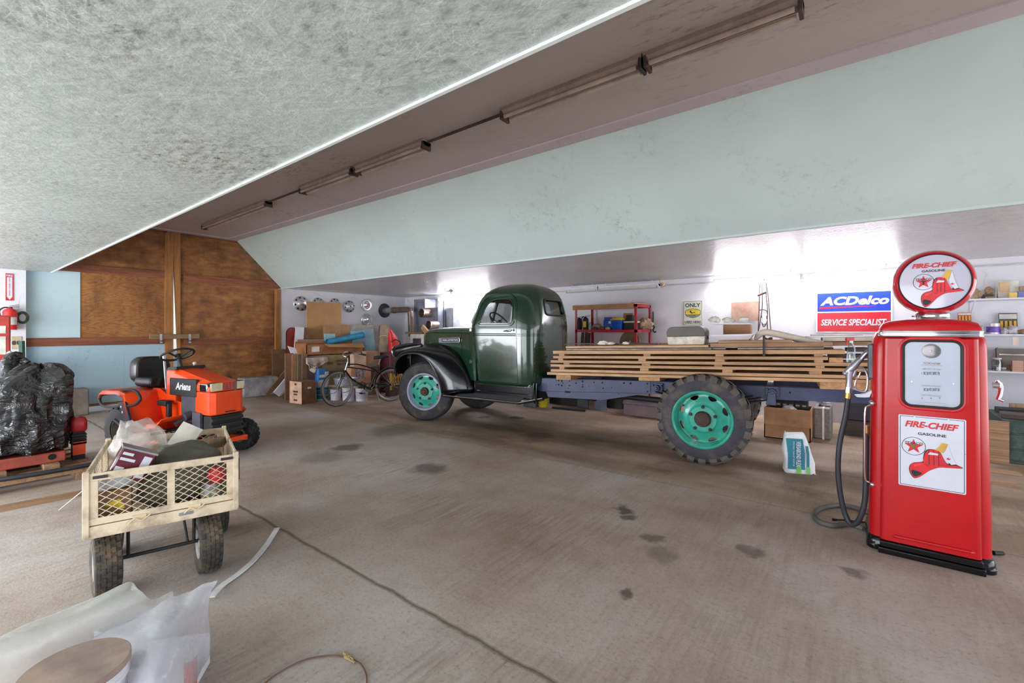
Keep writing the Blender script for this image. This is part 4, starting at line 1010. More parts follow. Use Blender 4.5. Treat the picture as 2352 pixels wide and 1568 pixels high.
# bolsters under the stack
for u, w, h in ((2.35, .22, .068), (3.49, .26, .045), (5.36, .60, .072)):
    z = LAY[0][0]+(u-2.3)*-PIT
    o = MB().bb(0, w, 0, 1.1, -h, -.001).build('bolster_block', MSTICK, loc=TW(u, .0, z), rot=(0, PIT, YAW), bev=.004)
    tag(o, {2.35: 'wooden bolster block under the plank stack nearest the cab', 3.49: 'wooden bolster block under the plank stack just ahead of the rear wheel', 5.36: 'long wooden bolster block under the rear end of the plank stack'}[u], 'block', 'bolsters under the plank stack')
ztop = LAY[5][0]+LAY[5][1]
# pipes lying on the top layer
MPIPE = M('weathered_steel_pipe', (150, 140, 132), .45, .6, .2)
for k, (u0, px, py, r, v) in enumerate(((2.5, 1634, 799, .013, .02), (3.2, 1667, 799, .014, .06), (4.6, 1892, 808, .015, .03))):
    e = tpix(px, py, v); mb = MB(); mb.lathe([(r, 0), (r, e.x-u0), (r*.7, e.x-u0), (r*.7, 0)], 12, along((0, 0, 0), (1, 0, 0)), True)
    o = mb.build('steel_pipe', MPIPE, loc=TW(u0, v, ztop+r+.001+(u0-2.3)*-PIT), rot=(0, PIT, YAW))
    tag(o, ('thin pipe on the plank stack, its open end below the arched metal box', 'thin pipe on the plank stack ending right of the arched metal box', 'rusty pipe on the plank stack ending near the spray bottle')[k], 'pipe', 'pipes on the plank stack')
zt2 = ztop+.032
for k, (u0, u1, v, w, zb, th, m_, lab) in enumerate(((2.50, 4.30, -.01, .2, zt2, .028, MPLANK, 'long thin board on top of the plank stack, its left end near the cab'), (4.32, 5.47, -.015, .22, zt2, .045, MPLANKO, 'thick weathered board on top of the plank stack toward its right end'),
        (4.40, 5.12, .02, .2, zt2+.0455, .03, MPLANKO, 'short weathered board topmost on the plank stack under the white tray'), (2.52, 4.3, .24, .28, zt2, .028, MPLANKO, 'weathered board on top of the plank stack behind the arched metal box'),
        (4.35, 5.9, .26, .3, zt2, .04, MPLANKO, 'dark weathered board on top of the plank stack behind the cream roll'), (2.7, 5.8, .58, .3, zt2, .04, MPLANKO, 'weathered board along the far side of the plank stack top'))):
    board(u0, u1, v, w, zb, th, m_, lab, group='loose boards on top of the plank stack')
for u in (2.55, 3.6, 4.3, 5.3):
    o = MB().bb(0, .07, 0, .9, 0, .029).build('lumber_sticker', MSTICK, loc=TW(u, 0.08, ztop+.0005+(u-2.3)*-PIT), rot=(0, PIT, YAW)); tag(o, 'flat wooden sticker under the loose top boards of the plank stack, %s from the cab' % {2.55: 'first', 3.6: 'second', 4.3: 'third', 5.3: 'fourth'}[u], 'spacer', 'stickers between the plank layers')
def zstk(u): return zt2+.028+(u-2.3)*-PIT
# dark scrap strips and rags on the left top
MRAG = M('dark_scrap_metal', (76, 66, 64), .6, .2, .3)
for px0, py0, px1, py1, w, v, lab in ((1296, 793, 1420, 788, .05, .3, 'dark metal strip on the plank stack beside the cab'), (1320, 792, 1380, 786, .08, .4, 'brown scrap strip on the plank stack close behind the cab'), (1425, 788, 1512, 787, .05, .3, 'long black bar on the plank stack left of the arched metal box'), (1330, 791, 1395, 789, .04, .22, 'thin bent metal strip lying at the front of the plank stack near the cab')):
    a, b = tpix(px0, py0, v), tpix(px1, py1, v); zz = max(zstk(a.x)+.006, 1.285)
    mb = MB(); mb.loft([[(a.x+(b.x-a.x)*t-a.x, y, q+.008*math.sin(5*t)) for y, q in ((0, 0), (w, .004), (w, .014), (0, .012))] for t in (0, .25, .5, .75, 1)])
    tag(mb.build('scrap_strip', MRAG, loc=TW(a.x, v, zstk(a.x)+.011), rot=(0, PIT, YAW)), lab, 'scrap strip', 'scrap on the plank stack')
MPAPERW = M('crumpled_white_paper', (214, 208, 200), .7, bump=.3)
def crumple(name, c, r, mat, seed, n=14, k=9, amp=.25, flat=True):
    R2 = random.Random(seed); mb = MB(); mb.sph((0, 0, 0), (1, 1, 1), n, k)
    vs = []
    for p in mb.v:
        d = 1+amp*(R2.random()-.5)*2; q = Vector((p.x*r[0]*d, p.y*r[1]*d, p.z*r[2]*d)); 
        if flat: q.z = max(q.z, -r[2]*.72)
        vs.append(q)
    mb.v = vs
    return mb.build(name, mat, loc=c, smooth=20)
for px, py, r, lab in ((1384, 790, (.075, .05, .03), 'crumpled white paper scrap on the plank stack behind the cab'), (1402, 793, (.05, .03, .02), 'small torn white scrap on the plank stack right of the crumpled paper'), (1436, 791, (.05, .03, .02), 'white plastic scrap beside the black bar on the plank stack')):
    a = tpix(px, py, .1); tag(crumple('paper_scrap', TW(a.x, .12, zstk(a.x)+r[2]*.74+.012), r, MPAPERW, int(px)), lab, 'paper scrap', 'scraps on the plank stack')
# arched metal box
a, b = tpix(1532, 793, .1), tpix(1620, 793, .1); w = b.x-a.x; zb = zstk(a.x)+.001
box = thing('arched_metal_box', 'cream metal box with a grey-brown arched lid on the plank stack', 'metal box', TW(a.x, .1, zb), (0, PIT, YAW))
h1 = tpix(1532, 773, .1).z-zb; h2 = tpix(1570, 751, .1).z-zb
mb = MB(); mb.loft([[(x, y, z) for x, y in ((.0+k, 0), (w-k, 0), (w-k, .34), (k, .34))] for z, k in ((0, .012), (.01, .01), (h1, 0))])
mb.build('base', M('chipped_cream_enamel', (206, 198, 184), .4, dirt=(150, 110, 80), dscale=9, damt=.5), box, bev=.008)
pf = [(x, z) for x, z in rrect(w*1.0, (h2-h1)*2, min(.075, h2-h1-.002), 8, w/2, h1) if z >= h1-.001]
pf = [(w, h1)]+pf+[(0, h1)]; mb = MB(); n = len(pf); mb.loft([[(x, y, z) for x, z in pf] for y in (-.006, 0, .34, .346)]); mb.build('arched_lid', M('dull_grey_brown_enamel', (80, 72, 66), .45, var=.1), box, bev=.006)
mb = MB(); 
for x in (-.006, w+.006): mb.tube([(x, .17, h1+.0), (x, .17, h1*.6)], .007, 6)
mb.build('lid_clip', MRAG, box)
# tray, brown box with white top further back
def tbox(name, px0, px1, pyb, pyt, v, d, mat, lab, cat, zb=None, par=None):
    a, b = tpix(px0, pyb, v), tpix(px1, pyb, v); zt_ = tpix((px0+px1)/2, pyt, v).z; zb = a.z if zb is None else zb
    o = MB().bb(0, b.x-a.x, 0, d, 0, zt_-zb).build(name, mat, loc=TW(a.x, v, zb), rot=(0, 0, YAW), bev=.003)
    return tag(o, lab, cat)
MCARD = M('brown_cardboard', (164, 118, 82), .7, var=.08, rand=.15)
MWHT = M('white_melamine', (222, 220, 228), .4, var=.03)
zr = zt2+.0755+(4.45-2.3)*-PIT
a, b = tpix(1636, 783, .12), tpix(1728, 783, .12); w = b.x-a.x
t = thing('white_tray', 'flat white box lid lying like a tray on the topmost board of the plank stack', 'tray', TW(a.x, .06, zr), (0, PIT, YAW))
mb = MB(); mb.loft([[(x, y, z) for x, y in ((0+k, k), (w-k, k), (w-k, .4-k), (k, .4-k))] for z, k in ((0, .04), (.02, .02), (.048, 0), (.052, 0))]); mb.build('tray_body', MWHT, t)
mb = MB(); mb.bb(-.012, w+.012, -.012, .412, .052, .066); mb.build('lid', MWHT, t, bev=.003)
vbx = .60
o = tbox('cardboard_box', 1661, 1724, 784, 745, vbx, .3, MCARD, 'brown cardboard box with open white top flaps on the far side of the plank stack', 'box', zstk(4.6)+.016)
a = tpix(1632, 745, vbx); b = tpix(1723, 745, vbx)
o = MB().bb(0, b.x-a.x, -.02, .32, 0, .014).build('white_shelf_board', MWHT, loc=TW(a.x, vbx, o.location.z+max(p.z for p in (v.co for v in o.data.vertices))+.001), rot=(0, 0, YAW)); tag(o, 'white melamine board laid over the brown box on the plank stack', 'board')
zwb = tpix(1680, 744, vbx).z+.021
for px, r, lab in ((1641, (.07, .05, .045), 'crumpled white bag at the left end of the white melamine board'), (1672, (.07, .05, .035), 'folded grey-white paper on the white melamine board, middle one'), (1708, (.065, .05, .04), 'crumpled clear wrap at the right of the white melamine board')):
    a = tpix(px, 740, vbx+.1); tag(crumple('paper_scrap', TW(a.x, vbx+.1, zwb+r[2]*.73), r, MPAPERW, px+3), lab, 'paper scrap', 'papers on the white board')
# cream foam roll and boards towards the rear end
MCREAM = M('cream_foam', (206, 192, 178), .65, var=.06, bump=.2)
P = [tpix(*q, .22) for q in ((1736, 781), (1738, 775), (1747, 766), (1762, 763), (1785, 767), (1820, 775), (1860, 784), (1893, 791))]
mb = MB(); mb.tube(spl([TW(*p) for p in P], 5), [.012]+[.016+.021*min(1, i/8) for i in range(34)]+[.02], 10); tag(mb.build('foam_roll', MCREAM, smooth=60), 'bent cream foam roll arching over the plank stack', 'foam roll')
P = [tpix(*q, .28) for q in ((1755, 775), (1763, 779), (1772, 776), (1768, 786))]
mb = MB(); mb.tube(spl([TW(*p) for p in P], 5), .012, 6); tag(mb.build('frayed_strap', MRAG), 'short dark strap poking out under the bent foam roll', 'strap')
a, b = tpix(1905, 793, .2), tpix(2012, 797, .2)
for k, (x0, x1, th, dz, m_, lab) in enumerate(((5.40, 6.15, .04, 0, MCREAM, 'pale cream board on the rear end of the plank stack behind the spray bottle'), (5.25, 6.0, .02, .042, MWHT, 'thin white board on the pale cream board behind the spray bottle'), (5.3, 5.75, .015, .064, MPAPERW, 'grey sheet topmost of the boards behind the spray bottle'))):
    o = MB().bb(0, x1-x0, 0, .3, 0, th).build('loose_board', m_, loc=TW(x0, .30, zt2+.046+(x0-2.3)*-PIT+dz), rot=(0, PIT, YAW), bev=.004); tag(o, lab, 'board', 'boards behind the spray bottle')
for zb, u0, lab in ((LAY[4][0], 5.46, 'dark plank end showing behind the spray bottle, lower one'), (LAY[5][0]+.01, 5.62, 'dark plank end showing behind the spray bottle, upper one')):
    board(u0, 6.2, .3, .28, zb, .04, wood('dark_plank', (110, 92, 76), (62, 52, 46), 0), lab)
# iron rod hanging in front
a, b = tpix(1754.5, 772, -.04), tpix(1754.5, 819, -.04)
mb = MB(); mb.tube([TW(a.x+.0, .03, a.z), TW(a.x, -.035, a.z-.004), TW(a.x, -.045, a.z-.02), TW(b.x, -.045, b.z)], .012, 8); tag(mb.build('iron_rod', MRUST), 'rusty iron rod hooked over the near edge of the plank stack', 'rod')
# spray bottle
a = tpix(1955, 831, .06); zb = LAY[3][0]+LAY[3][1]+(a.x-2.3)*-PIT+.001
t = thing('spray_bottle', 'clear spray bottle with red and white trigger head on the plank stack', 'spray bottle', TW(a.x, .06, zb), (0, 0, YAW+.4))
hh = tpix(1950, 772, .06).z-zb; k = hh/.30
mb = MB(); mb.lathe([(.001, 0), (.038, 0), (.040, .02), (.038, .1), (.033, .15), (.022, .19), (.014, .215), (.014, .235)], 20); [setattr(p, 'z', p.z*k) for p in mb.v]; mb.build('bottle', glassmat('clear_plastic', (238, 246, 250), .1, .85), t)
mb = MB(); mb.cyl((0, 0, .225*k), (0, 0, .25*k), .017); mb.build('collar', MWHT, t)
mb = MB(); mb.bb(-.05, .025, -.013, .013, .25*k, .285*k); mb.hexa([(-.05, -.008, .2*k), (-.042, -.008, .2*k), (-.042, .008, .2*k), (-.05, .008, .2*k)], [(-.042, -.008, .255*k), (-.026, -.008, .255*k), (-.026, .008, .255*k), (-.042, .008, .255*k)]); mb.build('trigger_head', M('red_plastic', (206, 40, 44), .35), t, bev=.004)
mb = MB(); mb.tube(spl([(.0, 0, .24*k), (.03, .0, .17*k), (.036, 0, .1*k)], 5), .006, 6); mb.build('dip_tube', MWHT, t)
# ================================================================ the sign wall
Y0 = YW-.005
def wall_box(name, px0, px1, py0, py1, Yf, d, mat, parent=None, **k):
    a, b = onY(px0, (py0+py1)/2, Yf), onY(px1, (py0+py1)/2, Yf); z0 = onY((px0+px1)/2, py1, Yf).z; z1 = onY((px0+px1)/2, py0, Yf).z
    return MB().bb(a.x, b.x, Yf, Yf+d, z0, z1).build(name, mat, parent, **k)
def plate(px0, px1, py0, py1, Y):
    a, b = onY(px0, (py0+py1)/2, Y), onY(px1, (py0+py1)/2, Y); z0, z1 = onY((px0+px1)/2, py1, Y).z, onY((px0+px1)/2, py0, Y).z
    return b.x-a.x, z1-z0, Vector(((a.x+b.x)/2, Y, (z0+z1)/2))
FX = frame((0, 0, 0), (1, 0, 0), (0, 0, 1))
def sign(name, lab, px0, px1, py0, py1, mat, edge=.012):
    w, h, c = plate(px0, px1, py0, py1, Y0-.012)
    t = thing(name, lab, 'sign', c); mb = MB(); mb.prism(rrect(w, h, edge, 3), -.010, 0, FX); mb.build('sign_board', mat, t, bev=.002)
    return t, w, h
# dealer sign, cream with green lettering
t, w, h = sign('wall_sign', 'cream tin wall sign reading ONLY and USED HERE with a yellow deer emblem', 1569.3, 1613.5, 691, 747, M('cream_tin', (206, 206, 190), .4, var=.04))
MDG = M('dark_green_ink', (38, 58, 48), .5); MYE = M('yellow_ink', (226, 192, 30), .45)
q = rrect(w-.012, h-.012, .02, 4); q2 = rrect(w-.024, h-.024, .016, 4)
mb = MB(); mb.loft([[(x, y, .0006) for x, y in q], [(x, y, .0006) for x, y in q2]], True, False, FX); mb.build('sign_border', MDG, t, smooth=0)
mb = MB(); txt(mb, 'ONLY', FX @ T(0, h*.245, .001), w*.80, h*.165, bold=.035); txt(mb, 'USED HERE', FX @ T(0, -h*.425, .001), w*.84, h*.115, bold=.03); mb.build('green_lettering', MDG, t, smooth=0)
def emb(s): return [(x*w*.40*s, (y*h*.195)*s+h*.015) for x, y in ((-1, .42), (-.8, .62), (-.4, .85), (0, .95), (.4, .85), (.8, .62), (1, .42), (1, -.35), (.8, -.72), (.4, -1.0), (0, -1.08), (-.4, -1.0), (-.8, -.72), (-1, -.35))]
mb = MB(); mb.add([(x, y, .0008) for x, y in emb(1)], [tuple(range(14))], FX); e_ = mb.build('emblem_shield', MDG, t, smooth=0)
mb = MB(); mb.add([(x, y, .0016) for x, y in emb(.93)], [tuple(range(14))], FX); mb.build('emblem_field', MYE, e_, smooth=0)
mb = MB(); mb.add([(x*w*.37, y*h*.19+h*.015, .0022) for x, y in ((-1, -.36), (1, -.36), (.78, -.68), (.4, -.93), (0, -1.0), (-.4, -.93), (-.78, -.68))], [tuple(range(7))], FX)
deer = [(-.5, .05), (-.32, .02), (-.2, .08), (.05, .0), (.3, .12), (.5, .05), (.38, -.02), (.6, -.12), (.55, -.16), (.25, -.06), (.0, -.14), (-.12, -.25), (-.3, -.3), (-.12, -.16), (-.24, -.1), (-.4, -.12), (-.34, .0), (-.42, .2), (-.3, .42), (-.38, .45), (-.52, .25), (-.62, .2)]
mb.add([(x*w*.27, y*h*.22+h*.02, .0022) for x, y in deer], [tuple(range(len(deer)))], FX)
txt(mb, 'JOHN DEERE', FX @ T(0, h*.115, .0022), w*.60, h*.042, bold=.02); mb.build('deer_emblem', MDG, e_, smooth=0)
mb = MB(); txt(mb, 'QUALITY FARM', FX @ T(0, -h*.108, .0028), w*.60, h*.034, bold=.02); txt(mb, 'EQUIPMENT', FX @ T(0, -h*.158, .0028), w*.48, h*.034, bold=.02); mb.build('emblem_lettering', M('cream_ink', (206, 206, 180), .5), e_, smooth=0)
mb = MB()
for x in (-.44, .44):
    for y in (-.47, .47): mb.cyl(FX @ Vector((x*w, y*h, 0)), FX @ Vector((x*w, y*h, .004)), .006, n=8)
mb.build('nail_heads', MDG, t)
# blue over red service sign
t, w, h = sign('wall_sign', 'large blue over red enamel service sign with white slanted lettering', 1874, 2050, 668.5, 764, M('sign_white', (226, 228, 240), .25, coat=.4), .004)
hi = h*.5
mb = MB(); mb.bb(-w*.478, w*.5-.02*w, -.0016, 0, h*.02, h*.475); mb.build('blue_field', M('sign_blue', (18, 50, 170), .35, var=.03, coat=.12), t)
mb = MB(); mb.bb(-w*.478, w*.48, -.0016, 0, -h*.47, -h*.01); mb.build('red_field', M('sign_red', (196, 16, 40), .35, var=.03, coat=.12), t)
mb = MB(); txt(mb, 'ACDelco', FX @ T(.01*w, h*.17, .003), w*.90, h*.21, shear=.25, bold=.04); mb.build('brand_lettering', MSIGNW, t, smooth=0); mb = MB(); txt(mb, 'SERVICE SPECIALIST', FX @ T(0, -h*.325, .003), w*.86, h*.155, shear=.22, bold=.03); mb.build('sign_lettering', MSIGNW, t, smooth=0)
mb = MB(); mb.add([(x*w, y*h, .003) for x, y in ((-.46, .09), (.30, .135), (.30, .14), (-.44, .135))], [(0, 1, 2, 3)], FX); mb.build('red_underline', MINKR, t, smooth=0)

# ---------------------------------------------------------------- fluorescent lights
MTUBE = emis('lit_tube', (255, 252, 255), 62.0)
MTUBE0 = M('unlit_tube', (208, 206, 206), .3, var=.02)
MHOUS = M('fixture_white_enamel', (218, 218, 222), .4, var=.03)
MOLDT = M('aged_tube', (176, 158, 146), .35)
MOLDF = M('aged_fixture_enamel', (150, 134, 126), .45, var=.06, dirt=(100, 84, 70), dscale=6, damt=.4)
def strip(name, lab, p0, Ln, lit, group, hm=MHOUS, two=True, w=.12):
    # hangs under z = p0.z, runs along +x
    t = thing(name, lab, 'ceiling light', p0, group=group)
    mb = MB(); mb.loft([[(x, y, z) for y, z in ((-w/2, 0), (w/2, 0), (w/2, -.03), (w*.28, -.065), (-w*.28, -.065), (-w/2, -.03))] for x in (0, Ln)]); mb.build('housing', hm, t, smooth=0)
    for y in (-w*.36, w*.36):
        mb = MB(); mb.cyl((.04, y, -.082), (Ln-.04, y, -.082), .017, n=10); mb.build('tube', MTUBE if lit else MOLDT if hm is MOLDF else MTUBE0, t)
    for x in (.012, Ln-.012):
        mb = MB(); mb.bb(x-.012, x+.012, -w*.5, w*.5, -.105, -.02); mb.build('lamp_holder', MRUST if hm is MOLDF else hm, t, bev=.004)
    if p0[2] < ZS-.02 and p0[1] > YD:
        for x in (.15, Ln-.15): mb = MB(); mb.cyl((x, 0, -.005), (x, 0, ZS-p0[2]-.0), .008, n=8); mb.build('hanger_rod', hm, t)
    return t
zf_ = 2.43
def fx(px): return onY(px, 650, YW-.16).x
GF = 'strip lights along the sign wall'
strip('strip_light', 'lit white strip light on the sign wall left of the blue and red sign', (fx(1640), YW-.16, zf_), 1.35, True, GF)
strip('strip_light', 'lit white strip light on the sign wall above the red fuel pump', (fx(1640)+1.36, YW-.16, zf_), 1.22, True, GF)
strip('strip_light', 'lit white strip light behind the roof of the green cab', (fx(1008), YW-.16, zf_), 1.9, True, GF)
strip('strip_light', 'unlit strip light above the left half of the red shelf', (fx(1300), YW-.14, zf_), fx(1374)-fx(1300), False, GF)
strip('strip_light', 'unlit strip light above the right half of the red shelf', (fx(1376), YW-.14, zf_), fx(1514)-fx(1376), False, GF)
# row along the high ceiling
def hx(px): return onY(px, 757-(px+166)*.381, 3.2).x
GH = 'old strip lights on the high ceiling'
YH = 3.2
segs = [(470, 618, 'first'), (695, 815, 'second'), (820, 982, 'third'), (1157, 1482, 'fourth'), (1484, 1850, 'fifth')]
for a, b, n_ in segs:
    xa = onY(a, 757-1030*(1.93)/1.0/1.0, YH).x if False else None
def hxx(px):
    # x on the ceiling line y = YH, z = ZC-.08 at a pixel column
    l = (px-1176)/FPX; return YH*(-_s+l*_c)/(_c+l*_s)
for a, b, n_ in segs:
    strip('strip_light', 'old unlit strip light on the high ceiling, %s in the row from the plywood doors' % n_, (hxx(a), YH, ZC-.001), hxx(b)-hxx(a)-.01, False, GH, MOLDF)
t = thing('strip_light', 'old unlit strip light on the high ceiling with its left end beside the third', 'ceiling light', (0, 0, 0)) if False else None
mb = MB(); mb.tube([(hxx(618), YH, ZC-.03), (hxx(695), YH, ZC-.03)], .014, 8); tag(mb.build('ceiling_conduit', MRUST), 'dark conduit between the first two strip lights on the high ceiling', 'conduit')
mb = MB(); mb.tube([(hxx(984), YH, ZC-.03), (hxx(1156), YH, ZC-.03)], .014, 8); tag(mb.build('ceiling_conduit', MRUST), 'dark conduit between the third and fourth strip lights on the high ceiling', 'conduit')
# ceiling hook, junction box
a = onZ(1519, 643, 2.46); mb = MB(); mb.tube(spl([a+Vector((0, 0, .03)), a+Vector((-.02, 0, -.03)), a+Vector((-.01, 0, -.09)), a+Vector((.04, 0, -.11)), a+Vector((.06, 0, -.06))], 5), .009, 6)
tag(mb.build('ceiling_hook', MBRASS), 'brass coloured hook hanging from the low ceiling above the red shelf', 'hook')
a = onZ(1036, 668, 2.47); mb = MB(); mb.cyl(a+Vector((0, 0, .02)), a+Vector((0, 0, -.02)), .05); mb.cyl(a+Vector((0, 0, -.02)), a+Vector((0, 0, -.07)), .012); mb.cyl(a+Vector((-.15, 0, .0)), a+Vector((-.05, 0, 0)), .01); tag(mb.build('ceiling_socket', M('grey_metal_box', (130, 128, 132), .4, .5)), 'small grey ceiling socket above the truck hood', 'socket')

# ---------------------------------------------------------------- red shelf rack
MREDM = M('red_rack_steel', (176, 30, 44), .4, var=.06)
xl, xr, yf_, yb_ = -4.58, -3.27, 8.10, 8.84
rack = thing('shelf_rack', 'red steel shelf rack against the white wall behind the lumber', 'shelf', (xl, yf_, 0))
W_, D_ = xr-xl, yb_-yf_
for x in (0, W_):
    for y in (0, D_):
        mb = MB(); sx = 1 if x == 0 else -1; sy = 1 if y == 0 else -1; a, b = sorted((x, x+sx*.045)); c_, d_ = sorted((y, y+sy*.045)); e1, e2 = sorted((y, y+sy*.004)); f1, f2 = sorted((x, x+sx*.004))
        mb.bb(a, b, e1, e2, 0, 1.985); mb.bb(f1, f2, c_, d_, 0, 1.985); p = mb.build('post', MREDM, rack, smooth=0)
        mb = MB()
        for k in range(34): z = .9+.033*k; yy = y-.001 if y == 0 else y+.001; mb.bb(x+sx*.02, x+sx*.026, yy-.001, yy+.001, z, z+.018) if sx > 0 else mb.bb(x-.026, x-.02, yy-.001, yy+.001, z, z+.018)
        mb.build('post_slots', MHOLE, p, smooth=0)
for z in (.5, 1.50, 1.985):
    mb = MB(); mb.bb(0, W_, 0, .02, z-.05, z); mb.bb(0, W_, D_-.02, D_, z-.05, z); mb.bb(0, .02, 0, D_, z-.05, z); mb.bb(W_-.02, W_, 0, D_, z-.05, z); mb.bb(.02, W_-.02, .02, D_-.02, z-.014, z-.002); mb.build('shelf', MREDM, rack, smooth=0)
def RK(px, z, yo): # on the rack: x from pixel column at depth yf_+yo
    l = (px-1176)/FPX; Y = yf_+yo; return Vector((Y*(-_s+l*_c)/(_c+l*_s), Y, z))
t = thing('cardboard_sheet', 'flattened brown cardboard draped over the top of the red rack', 'cardboard', (xl, yf_, 1.986))
mb = MB(); mb.bb(-.04, W_-.05, -.02, D_-.1, .0, .012); mb.bb(-.04, W_-.05, -.032, -.02, -.085, .012); mb.hexa([(W_-.09, -.03, .0), (W_-.03, -.03, .0), (W_+.1, .25, .0), (W_-.05, .3, .0)], [(W_-.09, -.03, .025), (W_-.03, -.03, .02), (W_+.1, .25, .02), (W_-.05, .3, .045)]); mb.build('sheet', MCARD, t)
sh = 1.501
def extinguisher(t, r, h, mb_, mh):
    mb = MB(); mb.lathe([(.001, 0), (r*.95, 0), (r, .015), (r, h*.78), (r*.85, h*.86), (r*.4, h*.92), (r*.3, h*.95)], 20); mb.build('cylinder', mb_, t)
    mb = MB(); mb.cyl((0, 0, h*.93), (0, 0, h*.985), r*.33); mb.hexa([(-.01, -.012, h*.97), (.1, -.012, h*1.0), (.1, .012, h*1.0), (-.01, .012, h*.97)], [(-.01, -.012, h*.985), (.1, -.012, h*1.02), (.1, .012, h*1.02), (-.01, .012, h*.985)]); mb.hexa([(-.01, -.012, h*1.02), (.1, -.012, h*1.08), (.1, .012, h*1.08), (-.01, .012, h*1.02)], [(-.01, -.012, h*1.035), (.1, -.012, h*1.10), (.1, .012, h*1.10), (-.01, .012, h*1.035)]); mb.build('valve_handle', mh, t)
    mb = MB(); mb.tube(spl([(-.02, 0, h*.96), (-.07, 0, h*.95), (-r-.03, 0, h*.8), (-r-.015, 0, h*.5), (-r-.01, 0, h*.25)], 5), .011, 7); mb.build('hose', MBLK, t)
t = thing('fire_extinguisher', 'black fire extinguisher with yellow label on the red rack', 'fire extinguisher', RK(1345, sh, .12)); extinguisher(t, .06, .27, MBLK, MBLK)
mb = MB(); mb.lathe([(.0612, .05), (.0612, .17)], 12, None, False, -2.2, -.9); mb.build('label', MYE, t)
t = thing('fire_extinguisher', 'black fire extinguisher at the left end of the red rack, behind the labelled one', 'fire extinguisher', RK(1331, sh, .3)); extinguisher(t, .06, .26, MBLK, MBLK)
o = MB().lathe([(.001, 0), (.03, 0), (.03, .11), (.022, .13), (.022, .15), (.001, .15)], 16).build('spray_can', M('green_white_can', (120, 150, 120), .4), loc=RK(1355, sh, .06)); tag(o, 'small green and white can beside the black extinguisher on the red rack', 'can')
o = MB().sph((0, 0, 0), (.13, .1, .13), 20, 10, None, 0, 1).build('dome_cap', M('tan_dome', (176, 156, 134), .5), loc=RK(1372, sh, .3)); tag(o, 'tan dome shaped cover on the red rack', 'cover')
for k, (px, r, z, m_, lab) in enumerate(((1367, (.06, .05, .03), 0, MRAG, 'dark rag at the foot of the tan dome on the red rack'), (1382, (.06, .05, .035), 0, M('brown_leather', (120, 76, 52), .6), 'brown leather bundle left of the blue bins on the red rack'), (1396, (.06, .05, .03), 0, M('tan_glove', (196, 150, 112), .7), 'tan work glove in front of the blue canister on the red rack'))):
    tag(crumple('rag', RK(px, sh+r[2]*.73, .08), r, m_, k+40), lab, 'rag', 'rags on the red rack')
MBLU = M('bright_blue_plastic', (10, 74, 178), .35, var=.05)
t = thing('blue_canister', 'tall bright blue plastic canister on the red rack', 'canister', RK(1400, sh, .3)); mb = MB(); mb.loft([[(x, y, z) for x, y in rrect(w, w*.8, .03, 3)] for w, z in ((.2, 0), (.21, .02), (.21, .19), (.19, .21), (.19, .245), (.2, .25))]); mb.build('canister_body', MBLU, t)
mb = MB(); mb.bb(.02, .07, -.088, -.085, .12, .17); mb.build('label', MWHT, t)
t = thing('blue_bin', 'bright blue open bin with a yellow package on top on the red rack', 'bin', RK(1420, sh, .12)); mb = MB(); mb.loft([[(x, y, z) for x, y in rrect(w, w*.8, .02, 3)] for w, z in ((.19, 0), (.225, .16), (.245, .16), (.245, .18), (.22, .18), (.19, .02))], True, False); mb.add([(x, y, .01) for x, y in rrect(.19, .15, .02, 3)], [tuple(range(16))]); mb.build('bin_body', MBLU, t)
tag(crumple('yellow_package', RK(1419, sh+.205, .1), (.135, .08, .035), M('yellow_wrap', (222, 188, 44), .4), 77), 'yellow crumpled package lying on the blue bin', 'package')
t = thing('tool_case', 'black tool case with a cream stripe beside the blue bin on the red rack', 'case', RK(1450, sh, .17)); mb = MB(); mb.bb(-.12, .14, -.09, .1, 0, .15); mb.build('case_body', MBLK, t, bev=.012); mb = MB(); mb.bb(-.125, .145, -.095, .1, .13, .165); mb.build('stripe_rim', M('cream_plastic', (206, 196, 160), .5), t, bev=.006); mb = MB(); mb.bb(-.09, .05, -.06, .08, .165, .28); mb.build('lid', MBLK, t, bev=.02)
o = MB().bb(-.1, .1, -.06, .06, 0, .33).build('open_carton', MCARD, loc=RK(1445, sh, .5), bev=.004); tag(o, 'small open brown carton behind the black tool case on the red rack', 'carton')
tag(crumple('brown_bag', RK(1482, sh+.09, .34), (.14, .12, .12), M('crumpled_brown_cloth', (170, 140, 116), .8, bump=.4), 9, amp=.3), 'crumpled brown cloth bag at the right end of the red rack', 'bag')
sh2 = .501
for k, (px, w, h, m_, lab) in enumerate(((1332, .055, .95, MRAG, 'dark upright board standing under the red rack, left one'), (1340, .055, .96, M('dark_brown_board', (86, 60, 50), .6), 'dark brown upright board under the red rack, second from the left'), (1347, .055, .94, MRAG, 'dark upright board standing under the red rack, right one'))):
    o = MB().bb(-w/2, w/2, 0, .03, 0, h).build('upright_board', m_, loc=RK(px, sh2, .45), rot=(-.12, 0, 0)); tag(o, lab, 'board', 'boards under the red rack')
o = MB(); o.lathe([(.02, .02), (.2, .0), (.215, .03), (.2, .05), (.03, .03)], 28); o = o.build('round_basket', M('woven_brown', (128, 100, 74), .7, bump=.5), loc=RK(1448, .98+.52, .3)+Vector((0, 0, -.235)), rot=(PI/2-.2, 0, 0)); tag(o, 'round woven brown disc leaning under the right end of the red rack', 'basket')
o = MB().sph((0, 0, .05), (.05, .05, .05), 12, 8).build('orange_jar', M('orange_jar_glaze', (206, 120, 90), .4), loc=RK(1468, 1.27, -.02)+Vector((0, -.3, 0))) if False else None
